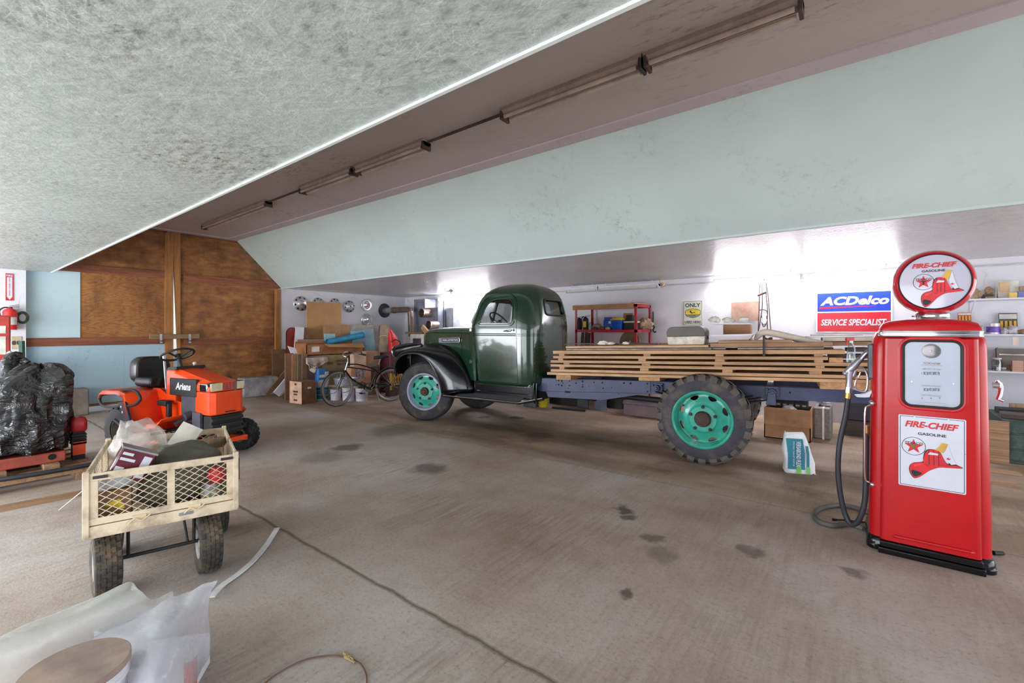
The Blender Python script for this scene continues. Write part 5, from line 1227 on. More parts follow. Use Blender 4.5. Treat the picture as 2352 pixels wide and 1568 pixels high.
mb = MB(); p = onY(1500, 738, YW-.03); mb.tube(spl([p+Vector((0, 0, .2)), p+Vector((0, 0, .02)), p+Vector((-.015, 0, -.06)), p+Vector((.03, 0, -.11)), p+Vector((.0, 0, -.17)), p+Vector((.03, 0, -.22)), p+Vector((.06, 0, -.2))], 5), .012, 7); tag(mb.build('iron_hook', MBLK), 'black iron hook hanging on the wall right of the red rack', 'hook')
# brown board leaning and leather harness on the wall
w, h, c = plate(1680, 1744, 697, 737, YW-.04); o = MB().bb(-w/2, w/2, -.012, .012, -h*.5, h*.6).build('brown_board', M('scuffed_brown_board', (148, 112, 96), .5, dirt=(190, 160, 146), dscale=4, damt=.5), loc=c, rot=(0, -.02, 0)); tag(o, 'scuffed brown board hung on the white wall behind the leather harness', 'board')
har = thing('leather_harness', 'leather bridle straps hanging from a hook on the white wall', 'harness', onY(1755, 642, YW-.27))
def HV(px, py, dy=0): return onY(px, py, YW-.27+dy)-onY(1755, 642, YW-.27)
MLEA = M('old_leather', (92, 70, 64), .5, var=.2)
for k, pts in enumerate((((1757, 642), (1748, 646), (1745, 660), (1744, 690), (1743, 730), (1741, 770)), ((1756, 642), (1762, 660), (1765, 690), (1768, 730), (1771, 765)), ((1750, 650), (1751, 680), (1750, 710), (1744, 750), (1736, 780)), ((1761, 650), (1760, 680), (1763, 712), (1762, 740), (1764, 768)), ((1744, 712), (1752, 711), (1760, 713), (1763, 720)), ((1749, 724), (1750, 740), (1754, 750), (1760, 742), (1761, 725)))):
    mb = MB(); mb.tube(spl([HV(x, y, -.012*k) for x, y in pts], 6), .009, 5); mb.build('strap', MLEA, har)
mb = MB(); mb.tube([HV(1740, 679, -.07), HV(1760, 671, -.07)], .02, 6); mb.build('brow_band', MLEA, har)
mb = MB(); mb.tube(spl([HV(1749, 730, -.075), HV(1751, 742, -.075), HV(1757, 744, -.075), HV(1761, 733, -.075)], 6), .008, 6); mb.build('bit', MCHROME, har)
mb = MB(); mb.cyl(HV(1755, 642, .045), HV(1755, 642, -.06), .01); mb.build('peg', MRUST, har)

# ---------------------------------------------------------------- wall shelves on the right and what stands on them
ys = 8.62
zS = [onY(2300, 684, ys).z, onY(2300, 767, ys).z, onY(2300, 852, ys).z]
for k, z in enumerate(zS):
    t = thing('wall_shelf', ('top white wall shelf', 'middle white wall shelf', 'lowest white wall shelf')[k]+' right of the red pump', 'shelf', (.62, ys, z-.022), group='white wall shelves')
    mb = MB(); mb.bb(0, 3.4, 0, YW-ys-.002, 0, .022); mb.build('shelf_board', MWHT, t)
    for x in (.65, 2.3):
        mb = MB(); mb.bb(x, x+.012, .02, YW-ys-.002, -.015, -.001); mb.bb(x, x+.012, YW-ys-.016, YW-ys-.002, -.2, -.001); mb.hexa([(x, .04, -.015), (x+.012, .04, -.015), (x+.012, .06, -.015), (x, .06, -.015)], [(x, YW-ys-.02, -.18), (x+.012, YW-ys-.02, -.18), (x+.012, YW-ys-.004, -.18), (x, YW-ys-.004, -.18)]); mb.build('bracket', MWHT, t)
def on(k, px, yo=.12): l = (px-1176)/FPX; Y = ys+yo; return Vector((Y*(-_s+l*_c)/(_c+l*_s), Y, zS[k]+.001))
def shelfbox(name, k, px0, px1, hpx, mat, lab, cat, yo=.1, d=.12, group='things on the wall shelves', rot=0, **kw):
    a, b = on(k, px0, yo), on(k, px1, yo); h = hpx/FPX*(a.y/( _c+((px0-1176)/FPX)*_s))
    o = MB().bb(-(b.x-a.x)/2, (b.x-a.x)/2, 0, d, 0, h).build(name, mat, loc=((a.x+b.x)/2, a.y, a.z), rot=(0, 0, rot), bev=.003, **kw); return tag(o, lab, cat, group)
MTANW = wood('tan_wood', (176, 146, 116), (120, 92, 70), 2)
MDKB = M('dark_box', (70, 58, 54), .6); MYBX = M('yellow_box', (226, 196, 110), .5); MBBX = M('blue_white_box', (110, 124, 186), .5); MGREY = M('grey_plastic_bag', (186, 182, 188), .4, bump=.3)
tag(crumple('wood_offcut', on(0, 2240)+Vector((0, 0, .055)), (.06, .05, .075), MTANW, 5), 'pale wood carving at the left end of the top wall shelf', 'wood piece', 'things on the wall shelves')
shelfbox('black_carton', 0, 2257, 2283, 10, MDKB, 'low black carton under a wooden lump on the top wall shelf', 'box')
tag(crumple('wood_lump', on(0, 2271, .16)+Vector((0, 0, .105)), (.045, .05, .055), MTANW, 6), 'rounded wooden lump on the black carton on the top wall shelf', 'wood piece', 'things on the wall shelves')
shelfbox('white_carton', 0, 2292, 2340, 40, MPAPERW, 'white carton with a tan paper on its front on the top wall shelf', 'box', .14, .14)
shelfbox('tan_paper', 0, 2296, 2318, 22, M('tan_paper_sheet', (212, 176, 140), .7), 'tan paper packet propped against the white carton on the top wall shelf', 'packet', .125, .008).location.z += .085
shelfbox('yellow_box', 0, 2318, 2337, 12, MYBX, 'yellow and white small box in front of the white carton', 'box', .05, .06)
shelfbox('blue_box', 0, 2338, 2372, 14, MBBX, 'blue and white small box right of the white carton', 'box', .05, .09)
shelfbox('brown_pot', 0, 2342, 2360, 11, MTANW, 'brown pot on the blue and white box on the top wall shelf', 'pot', .07, .05).location.z += .085
shelfbox('thin_lath', 0, 2268, 2286, 4, MPLANKO, 'thin wood slat hanging over the front of the top wall shelf', 'slat', .0, .05, rot=.3)
def blister(k, px0, px1, z0, hpx, m1, m2, lab):
    a, b = on(k, px0, .24), on(k, px1, .24); s = a.y/(_c+((px0-1176)/FPX)*_s)/FPX; h = hpx*s; w = b.x-a.x
    t = thing('parts_card', lab, 'parts card', ((a.x+b.x)/2, a.y, a.z+z0*s), (-.12, 0, 0), 'parts cards on the wall shelves')
    MB().bb(-w/2, w/2, 0, .006, 0, h).build('card', m1, t)
    mb = MB()
    for i in range(4): x = -w*.36+w*.24*i; mb.bb(x-w*.07, x+w*.07, -.012, 0, h*.08, h*.62)
    mb.build('blister_rows', m2, t); mb = MB(); mb.bb(-w*.47, w*.47, -.003, 0, h*.72, h*.95); mb.build('card_header', MPAPERW, t)
blister(1, 2200, 2231, 29, 19, M('red_card', (196, 60, 58), .5), MGOLD, 'red parts card with brass pieces on the middle wall shelf')
blister(1, 2295, 2338, 0, 48, M('dark_olive_card', (76, 80, 72), .5), MGOLD, 'dark olive parts card with brass pieces on the middle wall shelf')
t = thing('paint_can', 'blue and pink labelled tin can on the middle wall shelf', 'can', on(1, 2281, .1), group='things on the wall shelves'); mb = MB(); mb.lathe([(.001, 0), (.064, 0), (.064, .14), (.058, .145), (.001, .145)], 24); mb.build('can_body', M('pale_tin', (206, 200, 206), .35, .4), t); mb = MB(); mb.lathe([(.0648, .02), (.0648, .10)], 24); mb.build('can_label', M('blue_pink_label', (104, 70, 170), .4, var=.3, scale=14), t)
for px, r, m_, lab in ((2307, (.045, .06, .045), MGREY, 'clear bag of small parts on the middle wall shelf'), (2326, (.06, .06, .06), MGREY, 'white plastic bag in front of the olive card'), (2347, (.07, .07, .035), MTANW, 'pile of brown paper at the right of the middle wall shelf'), (2253, (.03, .05, .06), MGREY, 'clear plastic cup left of the tin can on the middle wall shelf')):
    tag(crumple('parts_bag', on(1, px, .09)+Vector((0, 0, r[2]*.73)), r, m_, px), lab, 'bag', 'things on the wall shelves')
t = thing('price_tag', 'pale tag hanging on a string from the middle wall shelf', 'tag', on(1, 2333, -.004)); mb = MB(); mb.bb(-.025, .025, -.004, -.002, -.145, -.04); mb.build('tag_card', M('manila', (222, 204, 186), .7), t); mb = MB(); mb.tube([(0, -.003, -.04), (0, -.003, .0)], .002, 4); mb.build('string', MPAPERW, t)
t = thing('metal_toolbox', 'open tilted grey metal toolbox on the lowest wall shelf', 'toolbox', on(2, 2330, .16), (-.25, 0, .0), 'things on the wall shelves')
mb = MB(); mb.bb(-.16, .34, 0, .02, .06, .3); mb.bb(-.16, -.15, -.06, .02, .06, .3); mb.bb(-.16, .34, -.06, .02, .0, .06); mb.build('toolbox_body', M('dull_grey_steel', (128, 118, 112), .5, .4), t); mb = MB(); mb.bb(-.14, .34, -.05, -.0, .2, .215); mb.build('inner_shelf', MPAPERW, t)
for i in range(5):
    o = shelfbox('small_carton', 2, 2325, 2351, 5, M('pink_tan_carton', (206, 160, 138), .7), 'pinkish small carton in the stack on the lowest wall shelf, %s from the bottom' % ('first', 'second', 'third', 'fourth', 'fifth')[i], 'box', .0, .08); o.location.z += .0285*i; o['group'] = 'small cartons stacked on the wall shelf'
for px, px1, h, m_, lab, dz in ((2283, 2322, 3, MTANW, 'flat wood strip lying at the left of the lowest wall shelf', 0), (2290, 2312, 5, MALU, 'grey metal tube on the wood strip on the lowest wall shelf', .02)):
    shelfbox('flat_bar', 2, px, px1, h, m_, lab, 'strip', .04, .04).location.z += dz
t = thing('glass_jar', 'clear glass jar of parts at the left of the lowest wall shelf', 'jar', on(2, 2290, .06), group='things on the wall shelves'); mb = MB(); mb.lathe([(.001, 0), (.05, 0), (.052, .11), (.04, .14), (.04, .15)], 20); mb.build('jar_glass', glassmat('jar_glass', (225, 230, 228), .05, .6), t); mb = MB(); mb.lathe([(.001, .152), (.043, .152), (.043, .17), (.001, .17)], 20); mb.build('lid', MPAPERW, t)
# green bench boxes, clutter and boards on the floor at the right
p = onZ(2306, 1062); gb = thing('green_cabinet', 'dark green wooden cabinet with two rows of drawers on the floor right of the pump', 'cabinet', (p.x, p.y, 0))
hz = onY(2330, 966, p.y).z
MGRN = M('dark_green_wood', (44, 62, 58), .6, dirt=(110, 120, 112), dscale=6, damt=.35)
mb = MB(); mb.bb(0, 1.9, 0, .9, 0, hz); mb.build('cabinet_body', MGRN, gb, bev=.006)
for z0, z1 in ((.04, hz*.32), (hz*.36, hz*.68), (hz*.72, hz*.97)):
    mb = MB(); mb.bb(.02, 1.88, -.016, 0, z0, z1); mb.build('drawer', MGRN, gb, bev=.004)
for k, (x, y, sx, sy, sz, m_, lab) in enumerate(((.0, .12, .35, .3, .05, MDKB, 'flat black tray on the green cabinet'), (.42, .1, .4, .3, .03, MPAPERW, 'white paper pad on the green cabinet'), (.05, .5, .5, .25, .06, MDARK, 'dark metal parts box on the green cabinet behind the black tray'), (.92, .2, .3, .3, .05, MDKB, 'dark folded bag on the green cabinet right of the paper pad'), (.2, .82, .6, .04, .10, MTANW, 'tan wooden rail at the back of the green cabinet'))):
    o = MB().bb(0, sx, 0, sy, 0, sz).build('bench_clutter' if k not in (1, 4) else ('paper_pad', 'wood_rail')[k == 4], m_, loc=(p.x+x, p.y+y, hz+.001), rot=(0, 0, .15*(k-2)*.4), bev=.006); tag(o, lab, 'clutter', 'things on the green cabinet')
o = MB().bb(0, .2, 0, .02, 0, 1).build('plywood_offcut', MPLANKO, loc=onZ(2284, 1065), rot=(0, 0, 0)); tag(o, 'tan plywood offcut standing against the green cabinet', 'board')
o.location = (onZ(2283, 1067).x-.1, p.y-.06, 0); o.scale = (1.2, 1, hz*.98)
for k, (px, py, lab) in enumerate(((2300, 1085, 'thin grey board lying on the floor in front of the green cabinet'), (2290, 1108, 'thin tan board lying on the floor behind the pump on its right'))):
    q = onZ(px, py); o = MB().bb(-.45, .14, -.06, .06, 0, .015).build('floor_board', MPLANKO, loc=(q.x, q.y, .0005), rot=(0, 0, .15)); tag(o, lab, 'board', 'boards on the floor behind the pump')
q = onZ(2297, 1278); mb = MB(); mb.cyl((0, 0, .016), (.05, .03, .016), .015, .012, 10); tag(mb.build('cable_plug', MBLK, loc=(q.x-.03, q.y, 0)), 'black plug on the floor at the right foot of the pump', 'plug')

# ---------------------------------------------------------------- things on the floor behind the truck
def fbox(name, px0, px1, pyb, pyt, d, mat, lab, cat, group=None, **k):
    a, b = onZ(px0, pyb), onZ(px1, pyb); Y = (a.y+b.y)/2; x0 = onY(px0, pyb, Y).x; x1 = onY(px1, pyb, Y).x; h = onY((px0+px1)/2, pyt, Y).z
    o = MB().bb(0, x1-x0, 0, d, 0, h).build(name, mat, loc=(x0, Y, 0), **k); return tag(o, lab, cat, group)
MMAUVE = M('mauve_painted_chest', (122, 96, 100), .6, var=.06, dirt=(90, 72, 76))
p = onZ(1432, 952); Yc = p.y; x1 = onY(1530, 952, Yc).x; t = thing('mauve_chest', 'mauve painted wooden chest on the floor behind the rear wheel', 'chest', (p.x, Yc, 0))
hz = onY(1432, 919, Yc).z; mb = MB(); mb.bb(0, x1-p.x, 0, .5, 0, hz-.06); mb.build('chest_body', MMAUVE, t, bev=.008); mb = MB(); mb.bb(-.012, x1-p.x+.012, -.012, .512, hz-.06, hz); mb.build('lid', M('grey_mauve_lid', (110, 100, 112), .6), t, bev=.01)
o = MB().bb(0, .9, 0, .4, 0, .05).build('brown_plank', MPLANKO, loc=(p.x+.3, Yc+.05, hz+.001)); tag(o, 'brown plank lying on the mauve chest', 'plank')
# yellow tub stack
p = onZ(1248, 934); mb = MB(); prof = [(.001, 0)]
for k in range(4): prof += [(.085, .05*k), (.095, .05*k+.038), (.103, .05*k+.04), (.103, .05*k+.05)]
mb.lathe(prof+[(.09, .2), (.001, .2)], 20); tag(mb.build('yellow_tub', M('yellow_tub_plastic', (176, 158, 24), .45), loc=p, smooth=30), 'stack-ribbed yellow tub on the floor behind the running board', 'tub')
fbox('grey_slab', 1366, 1392, 941, 905, .03, M('grey_blue_panel', (92, 92, 116), .6), 'grey-blue panel standing on the floor behind the frame rail', 'panel')
fbox('grey_slab', 1326, 1350, 937, 905, .05, M('dim_grey_panel', (70, 70, 78), .6), 'dim grey panel standing left of the grey-blue panel behind the frame rail', 'panel')
fbox('grey_bin', 1202, 1230, 933, 900, .12, M('grey_bin_plastic', (90, 90, 104), .5), 'low grey bin on the floor left of the yellow tub', 'bin')
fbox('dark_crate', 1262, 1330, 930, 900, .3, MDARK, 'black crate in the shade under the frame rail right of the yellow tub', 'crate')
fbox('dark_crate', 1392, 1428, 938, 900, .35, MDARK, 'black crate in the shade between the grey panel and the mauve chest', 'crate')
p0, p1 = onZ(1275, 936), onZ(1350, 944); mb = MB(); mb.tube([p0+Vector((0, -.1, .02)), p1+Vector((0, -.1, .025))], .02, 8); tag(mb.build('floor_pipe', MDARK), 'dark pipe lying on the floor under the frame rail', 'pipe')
# parts drawers on a carton, suitcase, dark trunk
p = onZ(1755, 1003); Yc = p.y; x1 = onY(1862, 1003, Yc).x; hz = onY(1800, 938, Yc).z
t = thing('cardboard_box', 'brown open cardboard box on the floor behind the truck, under the parts drawers', 'box', (p.x, Yc, 0))
w = x1-p.x; mb = MB(); mb.bb(0, w, 0, .012, 0, hz); mb.bb(0, .012, 0, .45, 0, hz); mb.bb(w-.012, w, 0, .45, 0, hz); mb.bb(0, w, .438, .45, 0, hz); mb.bb(0, w, 0, .45, 0, .012); mb.build('carton', MCARD, t)
mb = MB(); mb.hexa([(0, -.002, hz-.002), (w, -.002, hz-.002), (w, -.012, hz*.45), (0, -.012, hz*.45)], [(0, .0, hz), (w, .0, hz), (w, -.006, hz*.45), (0, -.006, hz*.45)]); mb.build('flap', M('light_brown_flap', (176, 130, 92), .7), t)
xa, xb = onY(1768, 920, Yc+.2).x, onY(1855, 920, Yc+.2).x; z0, z1 = hz*.8, onY(1820, 903, Yc+.2).z
t = thing('drawer_cabinet', 'black small parts drawer cabinet with cream labels standing in the brown box', 'drawer cabinet', (xa, Yc+.16, .014)); W2, H2 = xb-xa, z1-.014
mb = MB(); mb.bb(0, W2, .02, .2, 0, H2); mb.build('cabinet_body', MDARK, t)
for r in range(3):
    for c_ in range(6):
        x = W2*(c_+.5)/6; z = H2-.07-.09*r; mb = MB(); mb.bb(x-W2*.075, x+W2*.075, 0, .02, z-.038, z+.038); d_ = mb.build('drawer', MBLK, t, bev=.003); mb = MB(); mb.bb(x-.022, x+.022, -.002, 0, z-.01, z+.012); mb.build('label', M('old_cream_label', (150, 140, 110), .6), d_)
for px, r, lab in ((1812, (.09, .05, .05), 'crumpled clear bag in the brown box below the parts drawers'),):
    q = onY(px, 938, Yc+.07); tag(crumple('plastic_bag', Vector((q.x, q.y, hz-.01)), r, MGREY, 3), lab, 'bag')
p = onZ(1868, 1006); Yc2 = p.y; x1 = onY(1909, 1006, Yc2).x; hz = onY(1890, 938, Yc2).z
t = thing('grey_suitcase', 'upright grey suitcase with a white strap on the floor behind the truck', 'suitcase', (p.x, Yc2, 0)); w = x1-p.x
mb = MB(); mb.bb(0, w, 0, .55, 0, hz); mb.build('shell', M('speckled_grey_case', (124, 116, 112), .7, var=.15, scale=40), t, bev=.02)
mb = MB(); mb.bb(w*.50, w*.62, -.003, .553, -.0, hz+.003); mb.build('strap', MPAPERW, t); mb = MB(); mb.tube(spl([(w*.3, .2, hz), (w*.3, .2, hz+.02), (w*.3, .36, hz+.02), (w*.3, .36, hz)], 4), .01, 6); mb.build('handle', MBLK, t)
tag(crumple('plastic_bag', Vector((p.x+w*.6, Yc2+.3, hz+.07)), (.09, .08, .085), MGREY, 13, flat=True), 'clear plastic bag bunched on the grey suitcase', 'bag')
p = onZ(1915, 1000); t = thing('wooden_chest', 'dark stained wooden trunk on the floor behind the pump nozzle', 'trunk', (p.x+.12, p.y+.12, 0)); hz = onY(1960, 922, p.y+.12).z
MTRK = wood('dark_trunk_wood', (84, 66, 56), (48, 38, 36), 0); mb = MB(); mb.bb(0, 1.1, 0, .5, 0, hz*.45); mb.build('lower_board', MTRK, t, bev=.006); mb = MB(); mb.bb(0, 1.1, .015, .5, hz*.46, hz); mb.build('upper_board', M('dark_navy_board', (50, 46, 58), .5), t, bev=.006)
o = MB().bb(0, 1.2, .0, .5, 0, onY(1960, 905, p.y+.3).z-hz).build('brown_case', M('dark_brown_case', (88, 66, 60), .6), loc=(p.x+.1, p.y+.2, hz+.001), bev=.006); tag(o, 'dark brown flat case lying on the dark wooden trunk', 'case')
o = MB().bb(-.1, .1, -.012, 0, 0, onZ(1960, 985, 0).z+.18).build('dark_plank', MTRK, loc=(p.x+.55, p.y-.02, 0), rot=(-.15, 0, 0)) if False else None
# grout bag
p = onZ(1835, 1085); t = thing('mortar_bag', 'crumpled teal and white paper mortar bag standing on the floor right of the rear wheel', 'bag', p, (0, 0, .35))
hb = onY(1835, 992, p.y).z; mb = MB(); R2 = random.Random(3)
lv = [(0, .125, .05), (.03, .14, .062), (.3, .135, .066), (.55, .125, .062), (.75, .11, .05), (.9, .10, .03), (1.0, .085, .012)]
mb.loft([[(x*(1+R2.uniform(-.05, .05))-(.045*z if z > .5 else 0), y*(1+R2.uniform(-.12, .12)), z*hb+R2.uniform(-.01, .01)) for x, y in rrect(2*w_, 2*d_, min(d_*.8, .03), 4)] for z, w_, d_ in lv]); bag = mb.build('paper_bag', M('white_kraft_paper', (212, 214, 218), .65, bump=.4, bscale=14), t, smooth=50)
MTL = M('teal_ink', (40, 120, 140), .6, var=.08); MLG = M('light_green_ink', (110, 176, 90), .6)
def bagp(x0, x1, z0, z1, m_, nm, dd=.002):
    mb = MB(); mb.grid(lambda a, b: (x0+(x1-x0)*a-.045*max(0, (z0+(z1-z0)*b)-.5)*(1 if True else 0), -(.064-.018*max(0, (z0+(z1-z0)*b)-.5)*2)-dd, (z0+(z1-z0)*b)*hb), 4, 6); return mb.build(nm, m_, t)
bagp(-.12, .035, .12, .86, MTL, 'teal_print', .008); bagp(.05, .075, .05, .7, MTL, 'teal_band', .008); bagp(-.04, .0, .02, .2, MLG, 'green_print', .009); bagp(.05, .08, .02, .2, MLG, 'green_print', .011)
mb = MB(); txt(mb, 'VERSABOND FLEX', Matrix(((0, 1, 0, -.045), (0, 0, -1, -.078), (-1, 0, 0, .5*hb), (0, 0, 0, 1))), hb*.62, .042, bold=.02); txt(mb, 'FORTIFIED THIN-SET MORTAR', Matrix(((0, 1, 0, -.075), (0, 0, -1, -.078), (-1, 0, 0, .5*hb), (0, 0, 0, 1))), hb*.6, .014); mb.build('bag_lettering', MSIGNW, t, smooth=0)
# ================================================================ end wall: hubcaps, flue, ducts, the pile of cartons
MHUB = M('chrome_hubcap', (216, 216, 216), .3, .75, .06)
MBLKS = M('black_slot', (30, 30, 32), .5)
XW = XE+.004
FE = Matrix(((0, 0, 1, 0), (1, 0, 0, 0), (0, 1, 0, 0), (0, 0, 0, 1)))   # local x -> +Y, y -> up, z -> +X (into the room)
GHUB = 'hubcaps hung on the white end wall'
def hubcap(px, py, r, kind, lab):
    c = onX(px, py, XW); t = thing('hubcap', lab, 'hubcap', c, group=GHUB); mb = MB()
    if kind == 0:
        mb.lathe([(r, 0), (r, .02), (r*.93, .03), (r*.6, .045), (r*.48, .05), (r*.42, .07), (r*.3, .08), (.001, .082)], 36, FE); mb.build('cap', MHUB, t)
        mb = MB()
        for k in range(8):
            a = 2*PI*k/8+.2; ca, sa = math.cos(a), math.sin(a); q = [((u*ca-v*sa)*r, (u*sa+v*ca)*r) for u, v in ((.68, -.1), (.9, -.16), (.9, .16), (.68, .1))]
            mb.add([(x, y, .046-.03*(math.hypot(x, y)/r-.6)) for x, y in q], [(0, 1, 2, 3)], FE)
        mb.build('slots', MBLKS, t, smooth=0)
        mb = MB(); mb.lathe([(r*.16, .0825), (r*.14, .088), (.001, .089)], 16, FE); mb.build('centre_badge', MBLKS if px > 700 else MHUB, t)
    else:
        mb.lathe([(r, 0), (r*1.0, .02), (r*.92, .035), (r*.85, .03), (r*.8, .015), (r*.62, .01), (r*.56, .03), (r*.5, .045), (r*.42, .03), (r*.3, .05), (r*.22, .075), (.001, .08)], 40, FE); mb.build('cap', MHUB, t)
        if kind == 1:
            mb = MB(); mb.lathe([(r*.2, .08), (r*.18, .092), (.001, .094)], 20, FE); mb.build('centre_badge', M('red_badge', (196, 40, 52), .35), t)
            mb = MB(); mb.lathe([(r*.96, .031), (r*.94, .036), (r*.88, .034)], 40, FE); mb.build('white_band', MSIGNW, t)
hubcap(690, 697, .185, 0, 'slotted chrome hubcap at the left end of the row on the white wall')
hubcap(730, 697, .155, 0, 'slotted chrome hubcap peeking over the left top of the tall cardboard panel')
hubcap(768, 698, .155, 0, 'slotted chrome hubcap peeking over the right top of the tall cardboard panel')
hubcap(801.5, 703.5, .165, 0, 'slotted chrome hubcap right of the tall cardboard panel')
hubcap(842, 700.5, .185, 1, 'chrome hubcap with a red centre on the white wall')
hubcap(841.5, 734, .18, 2, 'plain ringed chrome hubcap below the red centred one')
# flue pipe
c = onX(883, 713, XW); xe = onY(943, 716, c.y).x
t = thing('flue_pipe', 'brown flue pipe leaving a dark round wall collar and elbowing down', 'flue pipe', c)
mb = MB(); mb.lathe([(.21, 0), (.21, .006), (.12, .014), (.09, .016)], 32, FE); mb.build('wall_collar', M('dark_grey_collar', (72, 72, 78), .5, .4), t)
L1 = xe-c.x; mb = MB(); mb.cyl((0, 0, -.0), (L1*.36, 0, 0), .085, n=20); mb.build('galvanised_sleeve', MGALV, t)
MFLUE = M('brown_flue_enamel', (112, 96, 84), .4, .4)
mb = MB(); mb.tube(spl([(L1*.36, 0, 0), (L1*.7, 0, 0), (L1*.9, 0, -.005), (L1*.985, 0, -.05), (L1*1.0, 0, -.16), (L1*1.01, .02, -.75)], 5), .078, 16); mb.cyl((L1*.34, 0, 0), (L1*.42, 0, 0), .092, n=20); mb.build('pipe', MFLUE, t, smooth=50)
# sheet metal ducts
def yb(name, px0, px1, pyb, pyt, Yf, d, mat, lab, cat, zb=None, group=None, **k):
    a, b = onY(px0, pyb, Yf), onY(px1, pyb, Yf); z1 = onY((px0+px1)/2, pyt, Yf).z; z0 = a.z if zb is None else zb
    return tag(MB().bb(0, b.x-a.x, 0, d, 0, z1-z0).build(name, mat, loc=(a.x, Yf, z0), **k), lab, cat, group)
MDUCT = M('dull_sheet_metal', (150, 154, 166), .38, .7, .08)
yb('duct_plenum', 951, 976, 900, 687, 8.45, .4, M('grey_sheet_metal', (136, 138, 152), .45, .4), 'tall grey sheet metal duct in the corner behind the flue pipe', 'duct', 0)
a = onY(976, 750, 8.2); b = onY(1006, 750, 8.2); z1 = onY(990, 706.5, 8.2).z
t = thing('duct_box', 'sheet metal duct box with two open round collars behind the truck hood', 'duct', (a.x, 8.2, 0))
mb = MB(); mb.bb(0, b.x-a.x, 0, .26, 0, z1); mb.build('box', MDUCT, t)
for px, py, r in ((978, 719.5, .115), (994, 746, .105)):
    q = onY(px+8, py, 8.2)-Vector((a.x, 8.2, 0)); mb = MB(); mb.lathe([(r, 0), (r, .26), (r*1.06, .265), (r*1.06, .285), (r*.98, .29), (r*.96, .26), (r*.96, .02), (.001, .01)], 28, along(q+Vector((.03, 0, 0)), q+Vector((-.02, -1, 0)))); mb.build('round_collar', M('spun_steel', (176, 160, 146), .3, .8), t)
    mb = MB(); mb.cyl(q+Vector((0, -.012, 0)), q+Vector((0, -.016, 0)), r*.94, n=24); mb.build('duct_opening', MHOLE, t)
yb('flat_duct', 1008, 1041, 800, 707, 8.5, .25, M('pale_sheet_metal', (188, 194, 202), .4, .5), 'pale flat sheet metal duct right of the round collars', 'duct', 0)
mb = MB(); p = onY(1019, 690, 8.3); mb.tube([p, Vector((p.x, p.y, 0))], .012, 6); tag(mb.build('hanging_cable', MBLK), 'thin black cable hanging in front of the pale duct', 'cable')
# white heater with plank on top
xh = onZ(955, 935); Yh = 7.6
t = thing('white_heater', 'white enamel heater cabinet with a dark square panel in front of the ducts', 'heater', (onY(941, 800, Yh).x, Yh, 0))
w = onY(974, 800, Yh).x-onY(941, 800, Yh).x; hz = onY(957, 767, Yh).z
mb = MB(); mb.bb(0, w, 0, .5, 0, hz); mb.build('cabinet', M('ivory_enamel', (206, 204, 196), .4), t, bev=.03)
mb = MB(); mb.bb(w*.24, w*.8, -.008, .0, hz-.36, hz-.11); mb.build('front_panel', M('purple_grey_panel', (82, 66, 82), .5), t)
a, b = onY(927, 760, Yh), onY(966, 763, Yh); tag(MB().bb(0, b.x-a.x, 0, .3, 0, .05).build('wood_plank', MPLANKO, loc=(a.x, Yh+.05, hz+.002), rot=(0, 0, 0)), 'short weathered plank lying on top of the white heater', 'plank')
tag(MB().bb(-.12, .12, -.02, .02, -.06, .06).build('wood_block', MPLANK, loc=(b.x+.02, Yh+.12, hz+.115), rot=(0, .7, 0)), 'tilted pale wood block on the white heater beside the truck hood', 'block')

def xb(name, px0, px1, pyb, pyt, X, d, mat, lab, cat, zb=None, group=None, **k):
    # box whose front face lies in the plane x = X
    a, b = onX(px0, pyb, X), onX(px1, pyb, X); z1 = onX((px0+px1)/2, pyt, X).z; z0 = a.z if zb is None else zb
    return tag(MB().bb(-d, 0, 0, b.y-a.y, 0, z1-z0).build(name, mat, loc=(X, a.y, z0), **k), lab, cat, group)
GP = 'boards and sheets leaning on the end wall'
MC2 = M('tan_cardboard', (178, 134, 88), .7, var=.08, scale=2); MC3 = M('dull_brown_cardboard', (128, 94, 68), .75, var=.1); MC4 = M('greyed_cardboard', (150, 122, 104), .75)
xb('cardboard', 705, 784, 800, 694, -10.55, .03, MC2, 'tall tan cardboard panel standing against the hubcap wall', 'cardboard', 0, GP)
for px in (743, 768): pass
xb('grey_board', 802, 872, 800, 746, -10.3, .02, M('grey_fibre_board', (160, 150, 142), .7), 'grey fibre board standing right of the tan cardboard panel', 'board', 0, GP)
xb('brown_board', 743, 803, 800, 745, -10.25, .02, wood('striped_plywood', (176, 130, 86), (138, 96, 58), 2), 'brown striped plywood board in front of the tan cardboard panel', 'board', 0, GP)
xb('dark_board', 693, 708, 800, 752, -10.4, .02, MC3, 'narrow dark brown board left of the tan cardboard panel', 'board', 0, GP)
a, b = onX(658, 790, -10.6), onX(684, 790, -10.6); w = b.y-a.y; zt_ = onX(671, 753, -10.6).z
t = thing('arched_board', 'dark red round-topped panel standing on edge against the end wall', 'panel', (-10.62, (a.y+b.y)/2, 0))
P = [(-w/2, 0), (w/2, 0)]+[(w/2*math.cos(k*PI/12), zt_-w/2+w/2*math.sin(k*PI/12)) for k in range(13)]
mb = MB(); mb.prism(P, 0, .03, FE); mb.build('red_face', M('dark_red_laminate', (150, 60, 52), .4), t, smooth=0)
mb = MB(); mb.tube([FE @ Vector((x, y, .015)) for x, y in P], .016, 6, True); mb.build('edge_band', MBLK, t)
a, b = onX(676, 750, -10.4), onX(690, 748, -10.4); w_ = b.y-a.y
o = MB().bb(-.02, 0, 0, w_+.06, 0, a.z).build('white_strip_board', MWHT, loc=(-10.35, a.y, 0), rot=(-.07, 0, 0)); tag(o, 'narrow white board leaning beside the dark red table top', 'board', GP)
o.location.y -= .10
